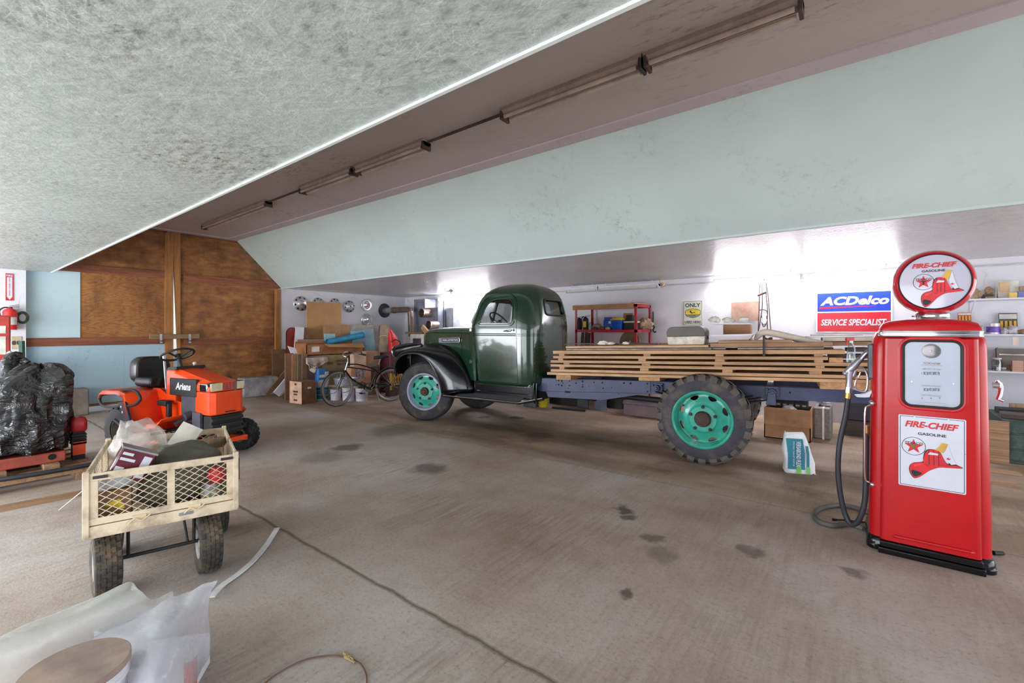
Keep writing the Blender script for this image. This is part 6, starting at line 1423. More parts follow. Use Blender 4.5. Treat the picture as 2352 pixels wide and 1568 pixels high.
t = thing('white_bracket', 'small white curved plastic piece in front of the dark red table top', 'plastic piece', onX(672, 811.5, -9.635)+Vector((-.02, 0, .042))); mb = MB(); mb.prism([(-.1, .12), (.06, .07), (.10, -.04), (-.03, -.04)], 0, .03, FE); mb.build('curved_piece', MWHT, t)
# big cardboard sheets and long box
xb('cardboard_sheet', 684, 746, 900, 779, -10.16, .02, MC4, 'wide pale brown cardboard sheet behind the long open box', 'cardboard', 0, GP)
a, b = onX(704, 815, -9.62), onX(800, 818, -9.62); z0 = a.z-.02; z1 = onX(715, 789, -9.62).z; zc = z0-.003
t = thing('long_box', 'long brown open cardboard box with a white label on top of the carton pile', 'box', (-9.62, a.y, z0)); w = onX(835, 818, -9.62).y-a.y; h = z1-z0
mb = MB(); mb.bb(-.5, 0, 0, .015, 0, h); mb.bb(-.015, 0, 0, w, 0, h*.92); mb.bb(-.5, -.485, 0, w, 0, h*1.15); mb.bb(-.5, 0, w-.015, w, 0, h*.8); mb.bb(-.5, 0, 0, w, 0, .015); mb.build('carton', M('warm_brown_cardboard', (160, 106, 64), .7), t)
mb = MB(); mb.bb(.0, .0025, .12, .30, h*.3, h*.75); mb.build('label', MPAPERW, t)
mb = MB(); mb.hexa([(-.015, w*.3, h*.92), (-.015, w, h*.8), (-.02, w, h*.82), (-.02, w*.3, h*.94)], [(.1, w*.32, h*.7), (.1, w*.98, h*.55), (.095, w*.98, h*.57), (.095, w*.32, h*.72)]); mb.build('flap', MC2, t)
def pile(px0, px1, pyt, X, d, mat, lab, zb=0, ztop=None, name='carton', **k):
    a, b = onX(px0, 850, X), onX(px1, 850, X); z1 = ztop if ztop else onX((px0+px1)/2, pyt, X).z
    o = MB().bb(-d, 0, 0, b.y-a.y, 0, z1-zb).build(name, mat, loc=(X, a.y, zb), bev=.005, **k); return tag(o, lab, 'box', 'cartons piled at the end wall')
pile(708, 738, 820, -9.57, .5, M('mauve_brown_carton', (132, 108, 100), .75), 'greyish carton under the left end of the long box', ztop=zc)
nb = pile(740, 800, 822, -9.55, .55, M('greenish_carton', (154, 138, 102), .7), 'olive carton printed WIPER BLADES under the long box', ztop=zc)
w = nb.dimensions.y; hN = zc
NB = Matrix(((0, 0, 1, -9.55+.0012), (1, 0, 0, nb.location.y), (0, 1, 0, 0), (0, 0, 0, 1)))
zt_ = onX(770, 857, -9.55).z; zt1 = onX(770, 833, -9.55).z
mb = MB(); NB0 = NB.copy(); NB0.translation -= nb.location
txt(mb, 'WIPER BLADES', NB0 @ T(w*.56, zt_-.03, 0), w*.8, .085, bold=.02); mb.build('carton_lettering', MDKB, nb, smooth=0); mb = MB(); txt(mb, 'WINDSHIELD', NB0 @ T(w*.74, zt1+.02, 0), w*.42, .045, bold=.015); txt(mb, 'PRODUCTS', NB0 @ T(w*.74, zt1-.06, 0), w*.36, .045, bold=.015); mb.build('carton_lettering', MDKB, nb, smooth=0); mb = MB(); txt(mb, 'NAPA', NB0 @ T(w*.30, zt1-.035, .001), w*.22, .07, bold=.03)
mb.build('carton_lettering', M('dim_ink', (86, 76, 60), .6), nb, smooth=0)
mb = MB(); c6 = [(w*.30+w*.17*math.cos(k*PI/3), zt1+.0+.115*math.sin(k*PI/3)) for k in range(6)]; mb.loft([[NB0 @ Vector((x, y, .0006)) for x, y in c6], [NB0 @ Vector((w*.30+(x-w*.30)*.92, zt1+(y-zt1)*.92, .0006)) for x, y in c6]], True, False); mb.build('hexagon_mark', M('dim_yellow', (170, 146, 70), .6), nb, smooth=0)
# striped canvas draped over
MCANV = M('pinkish_canvas', (186, 168, 156), .85, bump=.3)
a = onX(703, 822, -9.45); b = onX(752, 822, -9.45); zt_ = a.z
def canv(u, v):
    y = a.y+(b.y-a.y)*u; dep = (.34*(1-abs(u-.42)*1.5) if u < .8 else .12)
    return (-9.47+.05*math.sin(u*17)*v+.03*v, y-.05*v*math.sin(u*4), zt_-max(.03, dep)*v)
mb = MB(); mb.grid(canv, 26, 8); t = thing('canvas_cloth', 'pinkish striped canvas cloth hanging out under the long box', 'cloth', (0, 0, 0)); mb.build('cloth', MCANV, t, solid=.012, smooth=60)
for v in (.55, .72):
    mb = MB(); mb.tube([Vector(canv(k/26, v))+Vector((.013, 0, 0)) for k in range(1, 23)], .006, 4); mb.build('dark_stripe', MDKB, t)
t.location = (0, 0, 0)
# blue and white sack
t = thing('blue_sack', 'blue and white paper sack standing among the cartons', 'sack', onX(739, 882, -9.36)); zt_ = onX(739, 846, -9.36).z-t.location.z
mb = MB(); mb.loft([[(x, y, z) for x, y in rrect(d, w, .04, 3)] for z, w, d in ((-t.location.z+.002, .24, .14), (0, .26, .16), (zt_*.6, .25, .15), (zt_, .2, .06))]); mb.build('paper_sack', M('sack_blue', (36, 112, 186), .5, var=.1), t, smooth=50)
mb = MB(); mb.bb(.081, .084, -.1, .03, zt_*.45, zt_*.62); mb.bb(.083, .086, -.09, .04, zt_*.1, zt_*.3); mb.bb(.06, .079, .04, .12, 0, zt_*.8); mb.build('white_print', MPAPERW, t)
# light blue foam sheets and rolled mat
MFOAM = M('light_blue_foam', (150, 190, 200), .6, var=.06)
for px0, px1, pyt, X, rx, lab in ((818, 869, 760, -10.15, .10, 'light blue foam sheet leaning behind the rolled blue mat, right one'), (806, 840, 766, -10.19, -.06, 'light blue foam sheet leaning behind the rolled blue mat, left one'), (746, 770, 766, -10.14, 0, 'small pale blue square board behind the long box')):
    a, b = onX(px0, 806, X), onX(px1, 806, X); z1 = onX((px0+px1)/2, pyt, X).z; zb = zc if px0 < 800 else 0
    o = MB().bb(-.03, 0, 0, b.y-a.y, 0, z1-zb).build('foam_sheet', MFOAM, loc=(X, a.y, zb+(.03 if rx < 0 else 0)), rot=(rx, 0, 0)); tag(o, lab, 'foam sheet', 'foam sheets in the pile')
a, b = onX(752, 786, -9.8), onX(834, 769, -9.8); mb = MB(); mb.lathe([(.075, 0), (.075, (b-a).length), (.05, (b-a).length), (.05, .02), (.001, .02)], 20, along(a, b)); tag(mb.build('rolled_mat', M('turquoise_blue_mat', (44, 138, 180), .5), smooth=50), 'rolled turquoise blue mat lying slanted on the long box', 'rolled mat')
# carpet tube
a, b = onX(877, 935, -9.3), onX(883, 747, -9.6); a.z = .031
t = thing('carpet_tube', 'grey brown rolled tube standing upright tied with string', 'roll', a); mb = MB(); q = b-a; mb.lathe([(.001, 0), (.115, 0), (.115, q.length), (.06, q.length), (.06, q.length-.3), (.001, q.length-.3)], 24, along((0, 0, 0), q)); mb.build('roll', M('grey_brown_roll', (150, 128, 108), .75), t, smooth=50)
mb = MB(); m_ = along((0, 0, 0), q); mb.tube([m_ @ Vector((.117*math.cos(k*PI/10), .117*math.sin(k*PI/10), q.length-.32+.02*math.sin(k*PI/10))) for k in range(20)], .006, 5, True); mb.build('string', MPAPERW, t)
xb('black_slab', 872, 884, 900, 748, -9.75, .03, MDARK, 'narrow black panel behind the upright rolled tube', 'board', 0, GP)
# red bag and stand
t = thing('red_bag', 'bright red hanging bag behind the truck headlight', 'bag', onX(902, 805, -8.93)); zt_ = .52
MRB = M('bright_red_cloth', (212, 40, 36), .5)
mb = MB(); mb.loft([[(x, y, z) for x, y in rrect(d, w, .05, 3, 0, dy)] for z, w, d, dy in ((-.02, .20, .16, 0.03), (.15, .24, .18, 0.03), (.3, .22, .16, 0), (.44, .12, .1, -.05), (zt_, .04, .04, -.09))]); mb.build('bag_body', MRB, t, smooth=50)
mb = MB(); mb.tube(spl([(.1, -.12, .22), (.16, -.03, .27), (.16, .1, .2), (.1, .13, .1)], 5), .012, 6); mb.build('bag_strap', MBLK, t)
rz = t.location.z-.03
tag(MB().bb(-.2, .2, -.25, .25, 0, rz).build('maroon_crate', M('maroon_plastic', (92, 40, 56), .45), loc=(t.location.x, t.location.y+.02, 0), bev=.01), 'maroon plastic crate stack under the bright red bag', 'crate')
# small cartons right of the bicycle frame
def pst(name, px0, px1, pyb, pyt, X, d, mat, lab, zb=None, **k): return xb(name, px0, px1, pyb, pyt, X, d, mat, lab, 'box', zb, 'cartons piled at the end wall', bev=.004, **k)
zq = onX(828, 881, -8.85).z
pc = pst('carton', 806, 852, 881, 841, -8.85, .22, M('picture_carton', (186, 138, 104), .7), 'light brown carton with a printed picture behind the bicycle frame', zq)
mb = MB(); w = pc.dimensions.y; hh = pc.dimensions.z; mb.bb(.001, .003, w*.22, w*.72, hh*.28, hh*.92); mb.build('printed_picture', M('grey_print', (128, 108, 106), .6, var=.5, scale=18), pc)
tag(MB().bb(-.42, .02, 0, w+.25, 0, zq-.002).build('carton', MC3, loc=(-8.85, pc.location.y-.1, 0)), 'dark carton under the light brown picture carton', 'box', 'cartons piled at the end wall')
z3 = zq+hh+.002
p2 = pst('carton', 813, 841, 0, 812, -8.87, .16, M('pale_carton', (196, 166, 142), .7), 'pale small carton on the picture carton', z3)
p3 = pst('carton', 841, 868, 0, 806, -8.98, .16, M('tan_small_carton', (170, 128, 100), .7), 'tan small carton right of the pale small carton', z3)
pst('carton', 852, 872, 935, 842, -9.05, .12, M('brown_flat_carton', (138, 98, 72), .7), 'brown carton between the picture carton and the rear bicycle wheel', 0)
# vertical boards at the left of the pile
pst('cardboard_sheet', 625, 661, 870, 802, -10.88, .015, MC3, 'brown cardboard sheet standing by the door jamb', .02)
def lean(px0, px1, pyb, pyt, X, th, mat, lab, rx=0, ry=0):
    a, b = onX(px0, pyb, X), onX(px1, pyb, X); z1 = onX((px0+px1)/2, pyt, X).z
    o = MB().bb(-th, 0, 0, b.y-a.y, 0, z1).build('plank', mat, loc=(X, a.y, 0), rot=(rx, ry, 0), bev=.003); return tag(o, lab, 'plank', 'planks standing by the pile')
MRBW = wood('red_brown_board', (158, 112, 88), (118, 76, 58), 2); MTNW = wood('tan_board', (182, 140, 98), (140, 98, 64), 2); MGYW = wood('grey_board_wood', (140, 122, 104), (98, 84, 72), 2)
lean(655, 674, 914, 811, -9.62, .03, MRBW, 'reddish brown plank standing upright left of the floor carton')
lean(671, 684, 912, 813, -9.58, .03, MTNW, 'tan plank standing upright behind the floor carton')
lean(684, 694, 912, 813, -9.545, .03, MGYW, 'grey plank standing upright behind the floor carton')
lean(694, 706, 912, 813, -9.51, .03, MC3, 'dark narrow board standing right of the grey plank')
# white boards leaning over
for k, (px, py, w_, L_, m_, lab) in enumerate(((604, 911, .10, 1.0, MC3, 'dark stained board leaning at the door, lowest of the three'), (620, 912, .16, .95, MWHT, 'wide white board leaning between the two narrow ones by the door'), (635, 912, .06, .85, MGYW, 'narrow grey edged board leaning right of the white one by the door'))):
    q = onZ(px, py); o = MB().bb(-.02, .02, 0, w_, 0, L_).build('leaning_board', m_, loc=(q.x, q.y, .0), rot=(-.72, .0, 0)); tag(o, lab, 'board', 'boards leaning by the door'); o.location.x += .12+.05*k; o.location.z = .662*w_+.018
# concrete blocks
for px0, px1, py, pt, lab in ((560, 640, 914, 868, 'white stained concrete block on the floor by the plywood door'), (157, 205, 954, 894, 'brownish concrete block on the floor behind the black covered machine')):
    a, b = onZ(px0, py), onZ(px1, py); X = a.x if px0 > 300 else a.x+.2; a = onX(px0, py, X); b = onX(px1, py, X); h = onX(px0+20, pt, X).z
    tag(MB().bb(-.35, 0, 0, b.y-a.y, 0, h).build('concrete_block', M('stained_concrete', (160, 156, 160) if px0 > 300 else (136, 124, 112), .85, dirt=(96, 92, 100), dscale=3, bump=.4), loc=(X, a.y, 0), bev=.02), lab, 'block')
# carton on the floor, buckets, pails
p = onZ(692, 928); t = thing('floor_carton', 'upright brown printed carton on the floor in front of the pile', 'box', (p.x-.17, p.y+.12, 0), (0, 0, .12)); hz = onY(690, 876, p.y).z
mb = MB(); mb.bb(-.2, .2, -.16, .16, 0, hz); mb.build('carton_body', M('brown_stained_carton', (124, 84, 56), .75, dirt=(84, 56, 40), dscale=5), t, bev=.004); mb = MB(); mb.bb(-.198, .198, -.163, -.16, .005, hz-.005); mb.build('printed_side', M('pale_pink_carton', (206, 166, 140), .7), t)
mb = MB(); FL = Matrix(((0, 0, -1, -.2045), (-1, 0, 0, 0), (0, 1, 0, 0), (0, 0, 0, 1))); 
for x0, x1, z0, z1 in ((-.03, .03, .82, .92), (-.08, .08, .5, .58), (-.06, .06, .38, .45), (-.16, .16, .30, .305), (-.06, .06, .12, .2)): mb.bb(x0, x1, -.1645, -.163, hz*z0, hz*z1)
mb.build('print_marks', MDKB, t)
mb = MB(); mb.bb(.2, .2025, -.03, .05, hz*.66, hz*.74); mb.build('shipping_label', MPAPERW, t)
def pail(px, py, pt, r, lab, mats, bands=()):
    p = onZ(px, py); hz = onY(px, pt, p.y).z; p = p*1.035; r *= 1.03; t = thing('plastic_pail', lab, 'bucket', (p.x, p.y+r*.8, 0)); mb = MB()
    mb.lathe([(.001, 0), (r*.86, 0), (r*.88, .01), (r, hz*.96), (r*1.05, hz*.96), (r*1.05, hz), (r*.97, hz), (r*.93, hz*.6), (.001, hz*.6)], 24); mb.build('pail_body', mats, t)
    for z0, z1, m_, nm in bands:
        mb = MB(); rr = lambda z: r*(.88+.12*z)+.003; mb.lathe([(rr(z0), hz*z0), (rr(z1), hz*z1)], 24); mb.build(nm, m_, t)
    mb = MB(); mb.tube(spl([(-r*1.02, 0, hz*.9), (-r*.7, -r*.8, hz*.72), (0, -r*1.12, hz*.66), (r*.7, -r*.8, hz*.72), (r*1.02, 0, hz*.9)], 5), .004, 5); mb.build('bail_handle', MGALV, t)
    return t, hz
MPW = M('white_pail_plastic', (206, 204, 218), .45, dirt=(150, 146, 160), dscale=6, damt=.3); MTG = M('teal_green_print', (0, 116, 102), .5)
pail(730, 925, 880, .118, 'white pail with teal label bands on the floor beside the bicycle', MPW, ((.08, .28, MTG, 'teal_band'), (.55, .70, MTG, 'teal_band'), (.3, .53, M('slate_print', (86, 100, 140), .5), 'slate_band')))
p1, h1 = pail(762, 925, 899, .108, 'small plain white pail seen through the left of the front bicycle wheel', MPW)
p2_, h2 = pail(790, 927, 895, .125, 'plain white pail seen through the right of the front bicycle wheel', MPW)
p3_, h3 = pail(821, 927, 896, .125, 'white pail with a faded grey label right of the front bicycle wheel', MPW, ((.2, .6, M('faded_label', (176, 168, 180), .6), 'faded_label'),))
tag(crumple('rusty_parts', p3_.location+Vector((0, 0, h3*.6+.10)), (.095, .095, .12), MRUST, 31, amp=.35), 'heap of rusty metal parts in the labelled white pail', 'scrap metal')
q = p1.location; L_ = Vector((p2_.location.x-q.x, p2_.location.y-q.y, 0)); zz = max(h1, h2)+.002
o = MB().bb(-.12, .62, -.08, .08, 0, .04).build('paint_plank', MPLANKO, loc=(q.x, q.y, zz), rot=(0, 0, math.atan2(L_.y, L_.x))); tag(o, 'paint spattered plank laid across the two plain white pails', 'plank')
q2 = q+L_*.8; t = thing('metal_pan', 'round galvanised metal pan on the paint spattered plank', 'pan', (q2.x, q2.y, zz+.042)); mb = MB(); mb.lathe([(.001, 0), (.21, 0), (.235, .14), (.245, .14), (.245, .15), (.22, .15), (.2, .02), (.001, .02)], 28); mb.build('pan_body', M('dull_galvanised', (168, 172, 190), .4, .6), t)
# yellow lattice crate seen past the rear wheel
t = thing('yellow_crate', 'small yellow and brown lattice crate behind the rear bicycle wheel', 'crate', onX(905, 885, -8.3)); zb = t.location.z
t.location.z = 0
mb = MB(); mb.bb(-.15, .0, -.12, .16, 0, zb); mb.build('crate_base', MDKB, t); mb = MB(); mb.bb(.0, .02, -.12, -.07, zb*.6, zb+.28)
for k in range(4): mb.tube([(.01, -.07+.07*k, zb), (.01, .0+.07*k, zb+.26)], .009, 4); mb.tube([(.01, .0+.07*k, zb), (.01, -.07+.07*k, zb+.26)], .009, 4)
mb.build('lattice', M('crate_yellow', (200, 160, 40), .5), t)

# ================================================================ bicycle
pf, pr = onZ(775, 933), onZ(897, 921)
dv = pf-pr; WB = dv.length
bike = thing('bicycle', 'black old cruiser bicycle with chrome handlebars on its kickstand', 'bicycle', pr, (0, 0, math.atan2(dv.y, dv.x)))   # x forward, y left, z up
RW = .345; lean_ = rotm(-.05, 0, 0)
MBIKE = M('bike_black_enamel', (18, 18, 22), .25, coat=.6); MWALL = M('grey_sidewall_rubber', (150, 140, 130), .7)
def bwheel(x, steer, name):
    e = bpy.data.objects.new(name, None); COL.objects.link(e); e.parent = bike; e.location = (x, 0, RW); e.rotation_euler = (PI/2, 0, steer); e.empty_display_size = .1
    mb = MB(); mb.lathe([(RW-.024+.024*math.cos(2*PI*k/12), .024*math.sin(2*PI*k/12)) for k in range(12)], 48, None, True); mb.build('tire', MBLK, e, smooth=60)
    mb = MB()
    for s_ in (-1, 1): mb.lathe([(RW-.044, s_*.014), (RW-.034, s_*.026), (RW-.020, s_*.0255), (RW-.014, s_*.024)], 48)
    mb.build('sidewall', MWALL, e, smooth=60)
    mb = MB(); mb.lathe([(RW-.045, -.014), (RW-.045, .014), (RW-.058, .010), (RW-.058, -.010)], 48, None, True); mb.build('rim', M('steel_rim', (176, 176, 186), .3, .8), e)
    mb = MB(); 
    for k in range(28):
        a = 2*PI*k/28; b = a+(.45 if k % 4 < 2 else -.45); s_ = 1 if k % 2 else -1; mb.tube([(.02*math.cos(b), .02*math.sin(b), s_*.03), ((RW-.05)*math.cos(a), (RW-.05)*math.sin(a), 0)], .0016, 3, cap=False)
    mb.build('spokes', MCHROME, e); mb = MB(); mb.cyl((0, 0, -.045), (0, 0, .045), .018, n=12); mb.cyl((0, 0, -.06), (0, 0, .06), .007, n=8); mb.build('hub', MCHROME, e)
    return e
bwheel(0, 0, 'rear_wheel'); bwheel(WB, .28, 'front_wheel')
HT = Vector((WB-.20, 0, .86)); HB_ = Vector((WB-.15, 0, .70)); BB = Vector((.44, 0, .30)); ST = Vector((.26, 0, .78))
mb = MB(); mb.tube(spl([HT+Vector((.01, 0, -.05)), Vector((WB*.62, 0, .80)), Vector((.34, 0, .68)), Vector((.14, .03, .48)), Vector((0, .05, RW))], 6), .0135, 8); mb.tube(spl([Vector((.34, 0, .68)), Vector((.14, -.03, .48)), Vector((0, -.05, RW))], 6), .011, 8)
mb.tube(spl([HB_+Vector((0, 0, .06)), Vector((WB*.62, 0, .72)), Vector((.30, 0, .64))], 6), .011, 8)
mb.tube(spl([HB_, Vector((WB*.72, 0, .50)), BB], 6), .016, 8); mb.tube([BB, ST], .014, 8); mb.tube([BB, Vector((0, .05, RW))], .011, 8); mb.tube([BB, Vector((0, -.05, RW))], .011, 8); mb.cyl(BB+Vector((0, -.04, 0)), BB+Vector((0, .04, 0)), .028, n=12); mb.build('frame', MBIKE, bike)
mb = MB(); mb.tube([HT, HB_], .021, 10); mb.build('head_tube', MCHROME, bike)
mb = MB()
for s_ in (-1, 1): mb.tube(spl([HB_+Vector((0, 0, -.02)), HB_+Vector((.03, s_*.045, -.06)), Vector((WB-.05, s_*.05, .48)), Vector((WB, s_*.05, RW))], 5), .012, 7); 
mb.build('fork', MBIKE, bike)
mb = MB(); hb = HT+Vector((.0, 0, .09)); mb.tube([HT, hb], .012, 8); mb.tube(spl([hb+Vector((-.22, .36, .06)), hb+Vector((-.05, .30, .10)), hb+Vector((.06, .14, .04)), hb, hb+Vector((.06, -.14, .04)), hb+Vector((-.05, -.30, .10)), hb+Vector((-.22, -.36, .06))], 5), .012, 8); mb.build('handlebar', MCHROME, bike)
for s_ in (-1, 1): mb = MB(); mb.tube([hb+Vector((-.11, s_*.325, .088)), hb+Vector((-.24, s_*.365, .055))], .018, 8); mb.build('grip', MBLK, bike)
mb = MB(); mb.tube([ST, ST+Vector((-.05, 0, .12))], .012, 8); mb.build('seat_post', MCHROME, bike)
mb = MB(); sc = ST+Vector((-.06, 0, .14)); mb.loft([[sc+Vector((x, w*math.cos(a), .035*math.sin(a)+z)) for a in [2*PI*k/12 for k in range(12)]] for x, w, z in ((-.14, .05, .03), (-.12, .10, .03), (-.05, .115, .02), (.03, .07, .01), (.10, .03, .01), (.15, .018, 0), (.16, .005, 0))]); mb.build('saddle', MBLK, bike, smooth=60)
mb = MB(); 
def fendr(x, a0, a1):
    n = 18; rr = RW+.02; mb.loft([[(x+rr2*math.cos(a0+(a1-a0)*k/n), y, RW+rr2*math.sin(a0+(a1-a0)*k/n)) for y, rr2 in ((-.032, rr-.012), (-.02, rr+.004), (0, rr+.01), (.02, rr+.004), (.032, rr-.012))] for k in range(n+1)], False, False)
fendr(0, -.1, PI*1.02); mb.build('rear_fender', MBIKE, bike, solid=.003)
mb = MB(); mb.lathe([(.01, 0), (.085, 0), (.085, .006), (.01, .006)], 24, frame(BB+Vector((0, -.05, 0)), (1, 0, 0), (0, 0, 1))); mb.tube([BB+Vector((0, -.06, 0)), BB+Vector((.12, -.06, -.1))], .009, 6); mb.tube([BB+Vector((0, .06, 0)), BB+Vector((-.12, .06, .1))], .009, 6); mb.build('crank_set', MCHROME, bike)
for s_, o_ in ((-1, Vector((.12, -.06, -.1))), (1, Vector((-.12, .06, .1)))): mb = MB(); c_ = BB+o_; mb.bb(c_.x-.045, c_.x+.045, c_.y+min(0, s_*.09), c_.y+max(0, s_*.09), c_.z-.012, c_.z+.012); mb.build('pedal', MBLK, bike)
mb = MB(); mb.hexa([(BB.x+.1, -.075, BB.z-.02), (BB.x+.1, -.07, BB.z-.02), (-.05, -.07, RW-.03), (-.05, -.075, RW-.03)], [(BB.x+.1, -.075, BB.z+.07), (BB.x+.1, -.07, BB.z+.07), (-.05, -.07, RW+.03), (-.05, -.075, RW+.03)]); mb.build('chain_guard', MBIKE, bike)
mb = MB(); mb.tube([BB+Vector((-.1, .03, -.01)), (BB.x-.16, .16, .012), (BB.x-.13, .18, .008)], .009, 6); mb.build('kickstand', MCHROME, bike)
bike.rotation_euler = (0.0, 0, bike.rotation_euler.z)
# ================================================================ orange garden tractor (local: x forward, y left, z up; origin under the front axle)
MORG = M('tractor_orange', (232, 70, 14), .35, var=.04, coat=.4)
MORGD = M('dull_tractor_orange', (190, 62, 36), .55, dirt=(110, 60, 44), dscale=8)
MSBLK = M('seat_black_vinyl', (26, 26, 28), .3, var=.1, bump=.15, bscale=12)
MENG = M('engine_grey', (74, 74, 84), .5, .2, .15)
trac = thing('garden_tractor', 'orange ride-on garden tractor with black seat and steering wheel', 'tractor', (-6.05, 2.05, 0), (0, 0, .21))
_ti = (T(-6.05, 2.05, 0) @ rotm(0, 0, .21)).inverted()
def hx_(x): # hood ring at station x
    t = (x+.50)/.80; zt = 1.05-.145*t; hw = .185+.02*t; zb = .80
    return [(x, -hw, zb), (x, -hw, zt-.09), (x, -hw+.012, zt-.055), (x, -hw+.07, zt-.012), (x, 0, zt), (x, hw-.07, zt-.012), (x, hw-.012, zt-.055), (x, hw, zt-.09), (x, hw, zb)]
mb = MB(); mb.loft([hx_(x) for x in (-.50, -.3, 0, .2, .275, .295)]); mb.build('hood', MORG, trac, smooth=30, bev=.006)
mb = MB(); mb.loft([[(x, y, z) for y, z in ((-hw, zb), (-hw, zt), (hw, zt), (hw, zb))] for x, hw, zb, zt in ((.02, .20, .56, .795), (.20, .205, .535, .795), (.27, .19, .53, .795), (.31, .14, .535, .79))]); mb.build('nose_panel', MORG, trac, bev=.012)
mb = MB(); mb.bb(.22, .288, -.19, .19, .795, .90); mb.build('light_band', MBLK, trac)
for y in (-.125, .145): mb = MB(); w = .065 if y < 0 else .045; mb.bb(.285, .302, y-w, y+w, .805, .895); mb.build('headlight', M('amber_lens', (206, 196, 160), .2), trac, bev=.006)
mb = MB()
for k in range(5): mb.bb(.288, .297, -.05, .085, .815+.017*k, .822+.017*k)
for k in range(3): mb.bb(.288, .297, -.01+.035*k, -.005+.035*k, .81, .893)
mb.build('grille', MENG, trac)
mb = MB(); mb.bb(.29, .306, .07, .10, .775, .905); mb.build('hood_latch', MCHROME, trac); mb = MB(); mb.bb(.12, .26, -.212, -.19, .80, .89); mb.build('side_reflector', MCHROME, trac, bev=.01)
mb = MB(); mb.bb(.312, .316, -.04, .08, .555, .565); mb.build('nose_slot', MHOLE, trac)
mb = MB(); mb.bb(-.47, .05, .17, .21, .73, .93); mb.build('side_panel', MBLK, trac, bev=.008)
mb = MB(); mb.bb(-.47, .05, -.21, -.17, .73, .93); sp = mb.build('side_panel', MBLK, trac, bev=.008)
mb = MB(); txt(mb, 'Ariens', frame((-.19, -.2115, .80), (1, 0, 0), (0, 0, 1)), .30, .085, shear=.2, bold=.03); mb.build('side_lettering', MSIGNW, sp, smooth=0)
mb = MB(); mb.bb(-.30, .02, -.18, .18, .42, .79); mb.build('engine_block', MENG, trac, bev=.02); mb = MB(); mb.cyl((-.1, -.16, .52), (-.1, -.25, .50), .05, n=14); mb.cyl((-.16, -.2, .48), (-.28, -.24, .42), .035, n=12); mb.build('muffler', MENG, trac)
mb = MB(); mb.bb(-.60, -.42, -.18, .18, .62, 1.02); mb.build('dash_tower', MORG, trac, bev=.02); mb = MB(); mb.hexa([(-.62, -.17, .99), (-.40, -.17, 1.03), (-.40, .17, 1.03), (-.62, .17, .99)], [(-.60, -.16, 1.045), (-.42, -.16, 1.06), (-.42, .16, 1.06), (-.60, .16, 1.045)]); mb.build('dash_panel', MBLK, trac)
# fenders, step plates
for s_ in (-1, 1):
    mb = MB(); y0, y1 = s_*.14, s_*.50
    P = [(-1.42, .70), (-1.38, .765), (-1.0, .785), (-.86, .755), (-.80, .62), (-.72, .42), (-.62, .335), (-.48, .335), (-.40, .44), (-.18, .47), (-.12, .52)]
    rows = [[(x, y, z-dz) for x, z in P] for y, dz in ((y0, 0), (s_*.40, 0), (s_*.47, .012), (y1, .05))]
    mb.loft(rows, False, False); mb.build('fender', MORG, trac, solid=.012, off=0, smooth=30)
    mb = MB(); mb.loft([[(x, y, z) for x, y, z in ((-1.0, s_*.15, .78), (-.86, s_*.15, .75), (-.72, s_*.15, .42), (-.45, s_*.15, .34), (-.15, s_*.15, .47), (-.15, s_*.15, .62), (-.5, s_*.15, .66), (-.8, s_*.15, .78))], [(x, y, z) for x, y, z in ((-1.0, s_*.14, .78), (-.86, s_*.14, .75), (-.72, s_*.14, .42), (-.45, s_*.14, .34), (-.15, s_*.14, .47), (-.15, s_*.14, .62), (-.5, s_*.14, .66), (-.8, s_*.14, .78))]]); mb.build('side_skirt', MORG, trac)
mb = MB(); mb.bb(-1.4, -.85, -.16, .16, .55, .77); mb.build('seat_deck', MORG, trac, bev=.02)
mb = MB(); mb.loft([[(x, y, z) for y, z in rrect(.42, .13, .055, 4, 0, .845)] for x in (-1.25, -1.22, -.93, -.89)]); mb.build('seat_cushion', MSBLK, trac, bev=.02)
mb = MB(); mb.loft([[(x+dx, y, z) for y, z in rrect(w, .34, .12, 5, 0, .98)] for dx, x, w in ((0, -1.22, .38), (-.015, -1.25, .41), (-.05, -1.33, .40), (-.06, -1.35, .34))]); mb.build('seat_back', MSBLK, trac, bev=.015)
mb = MB(); mb.bb(-1.2, -1.0, -.12, .12, .77, .79); mb.build('seat_bracket', MDARK, trac)
# steering
cs = Vector((-.70, 0, 1.19)); ms = along(cs, cs+Vector((-.5, 0, 1)))
mb = MB(); mb.tube([ms @ Vector((.172*math.cos(2*PI*k/32), .172*math.sin(2*PI*k/32), 0)) for k in range(32)], .014, 8, True)
for a in (.5, 2.2, 4.4): mb.tube([ms @ Vector((.168*math.cos(a), .168*math.sin(a), 0)), ms @ Vector((0, 0, -.04))], .012, 6)
mb.cyl(ms @ Vector((0, 0, -.06)), ms @ Vector((0, 0, .0)), .035); mb.build('steering_wheel', MBLK, trac)
mb = MB(); mb.cyl(ms @ Vector((0, 0, -.22)), ms @ Vector((0, 0, -.05)), .022); mb.build('steering_column', MBLK, trac)
def tp(px, py, Y): return _ti @ onY(px, py, Y)
mb = MB(); mb.tube([tp(377.5, 826, 1.83), tp(384, 915, 1.80)], .014, 8); mb.tube([tp(377.5, 826, 1.83), tp(377, 818, 1.83)], .02, 8); mb.build('lift_lever', M('bright_steel', (190, 190, 200), .3, .7), trac)
mb = MB(); mb.cyl(tp(447, 836, 2.1), tp(443, 842, 2.1), .006); mb.sph(tp(447, 834, 2.1), .022); mb.build('choke_knob', MWHT, trac)
mb = MB(); a = tp(383, 925, 1.72); mb.bb(a.x-.11, a.x+.06, a.y-.05, a.y+.03, a.z-.03, a.z+.03); mb.bb(a.x+.03, a.x+.08, a.y-.03, a.y+.02, a.z-.16, a.z); mb.build('foot_pedal', MBLK, trac, bev=.01)
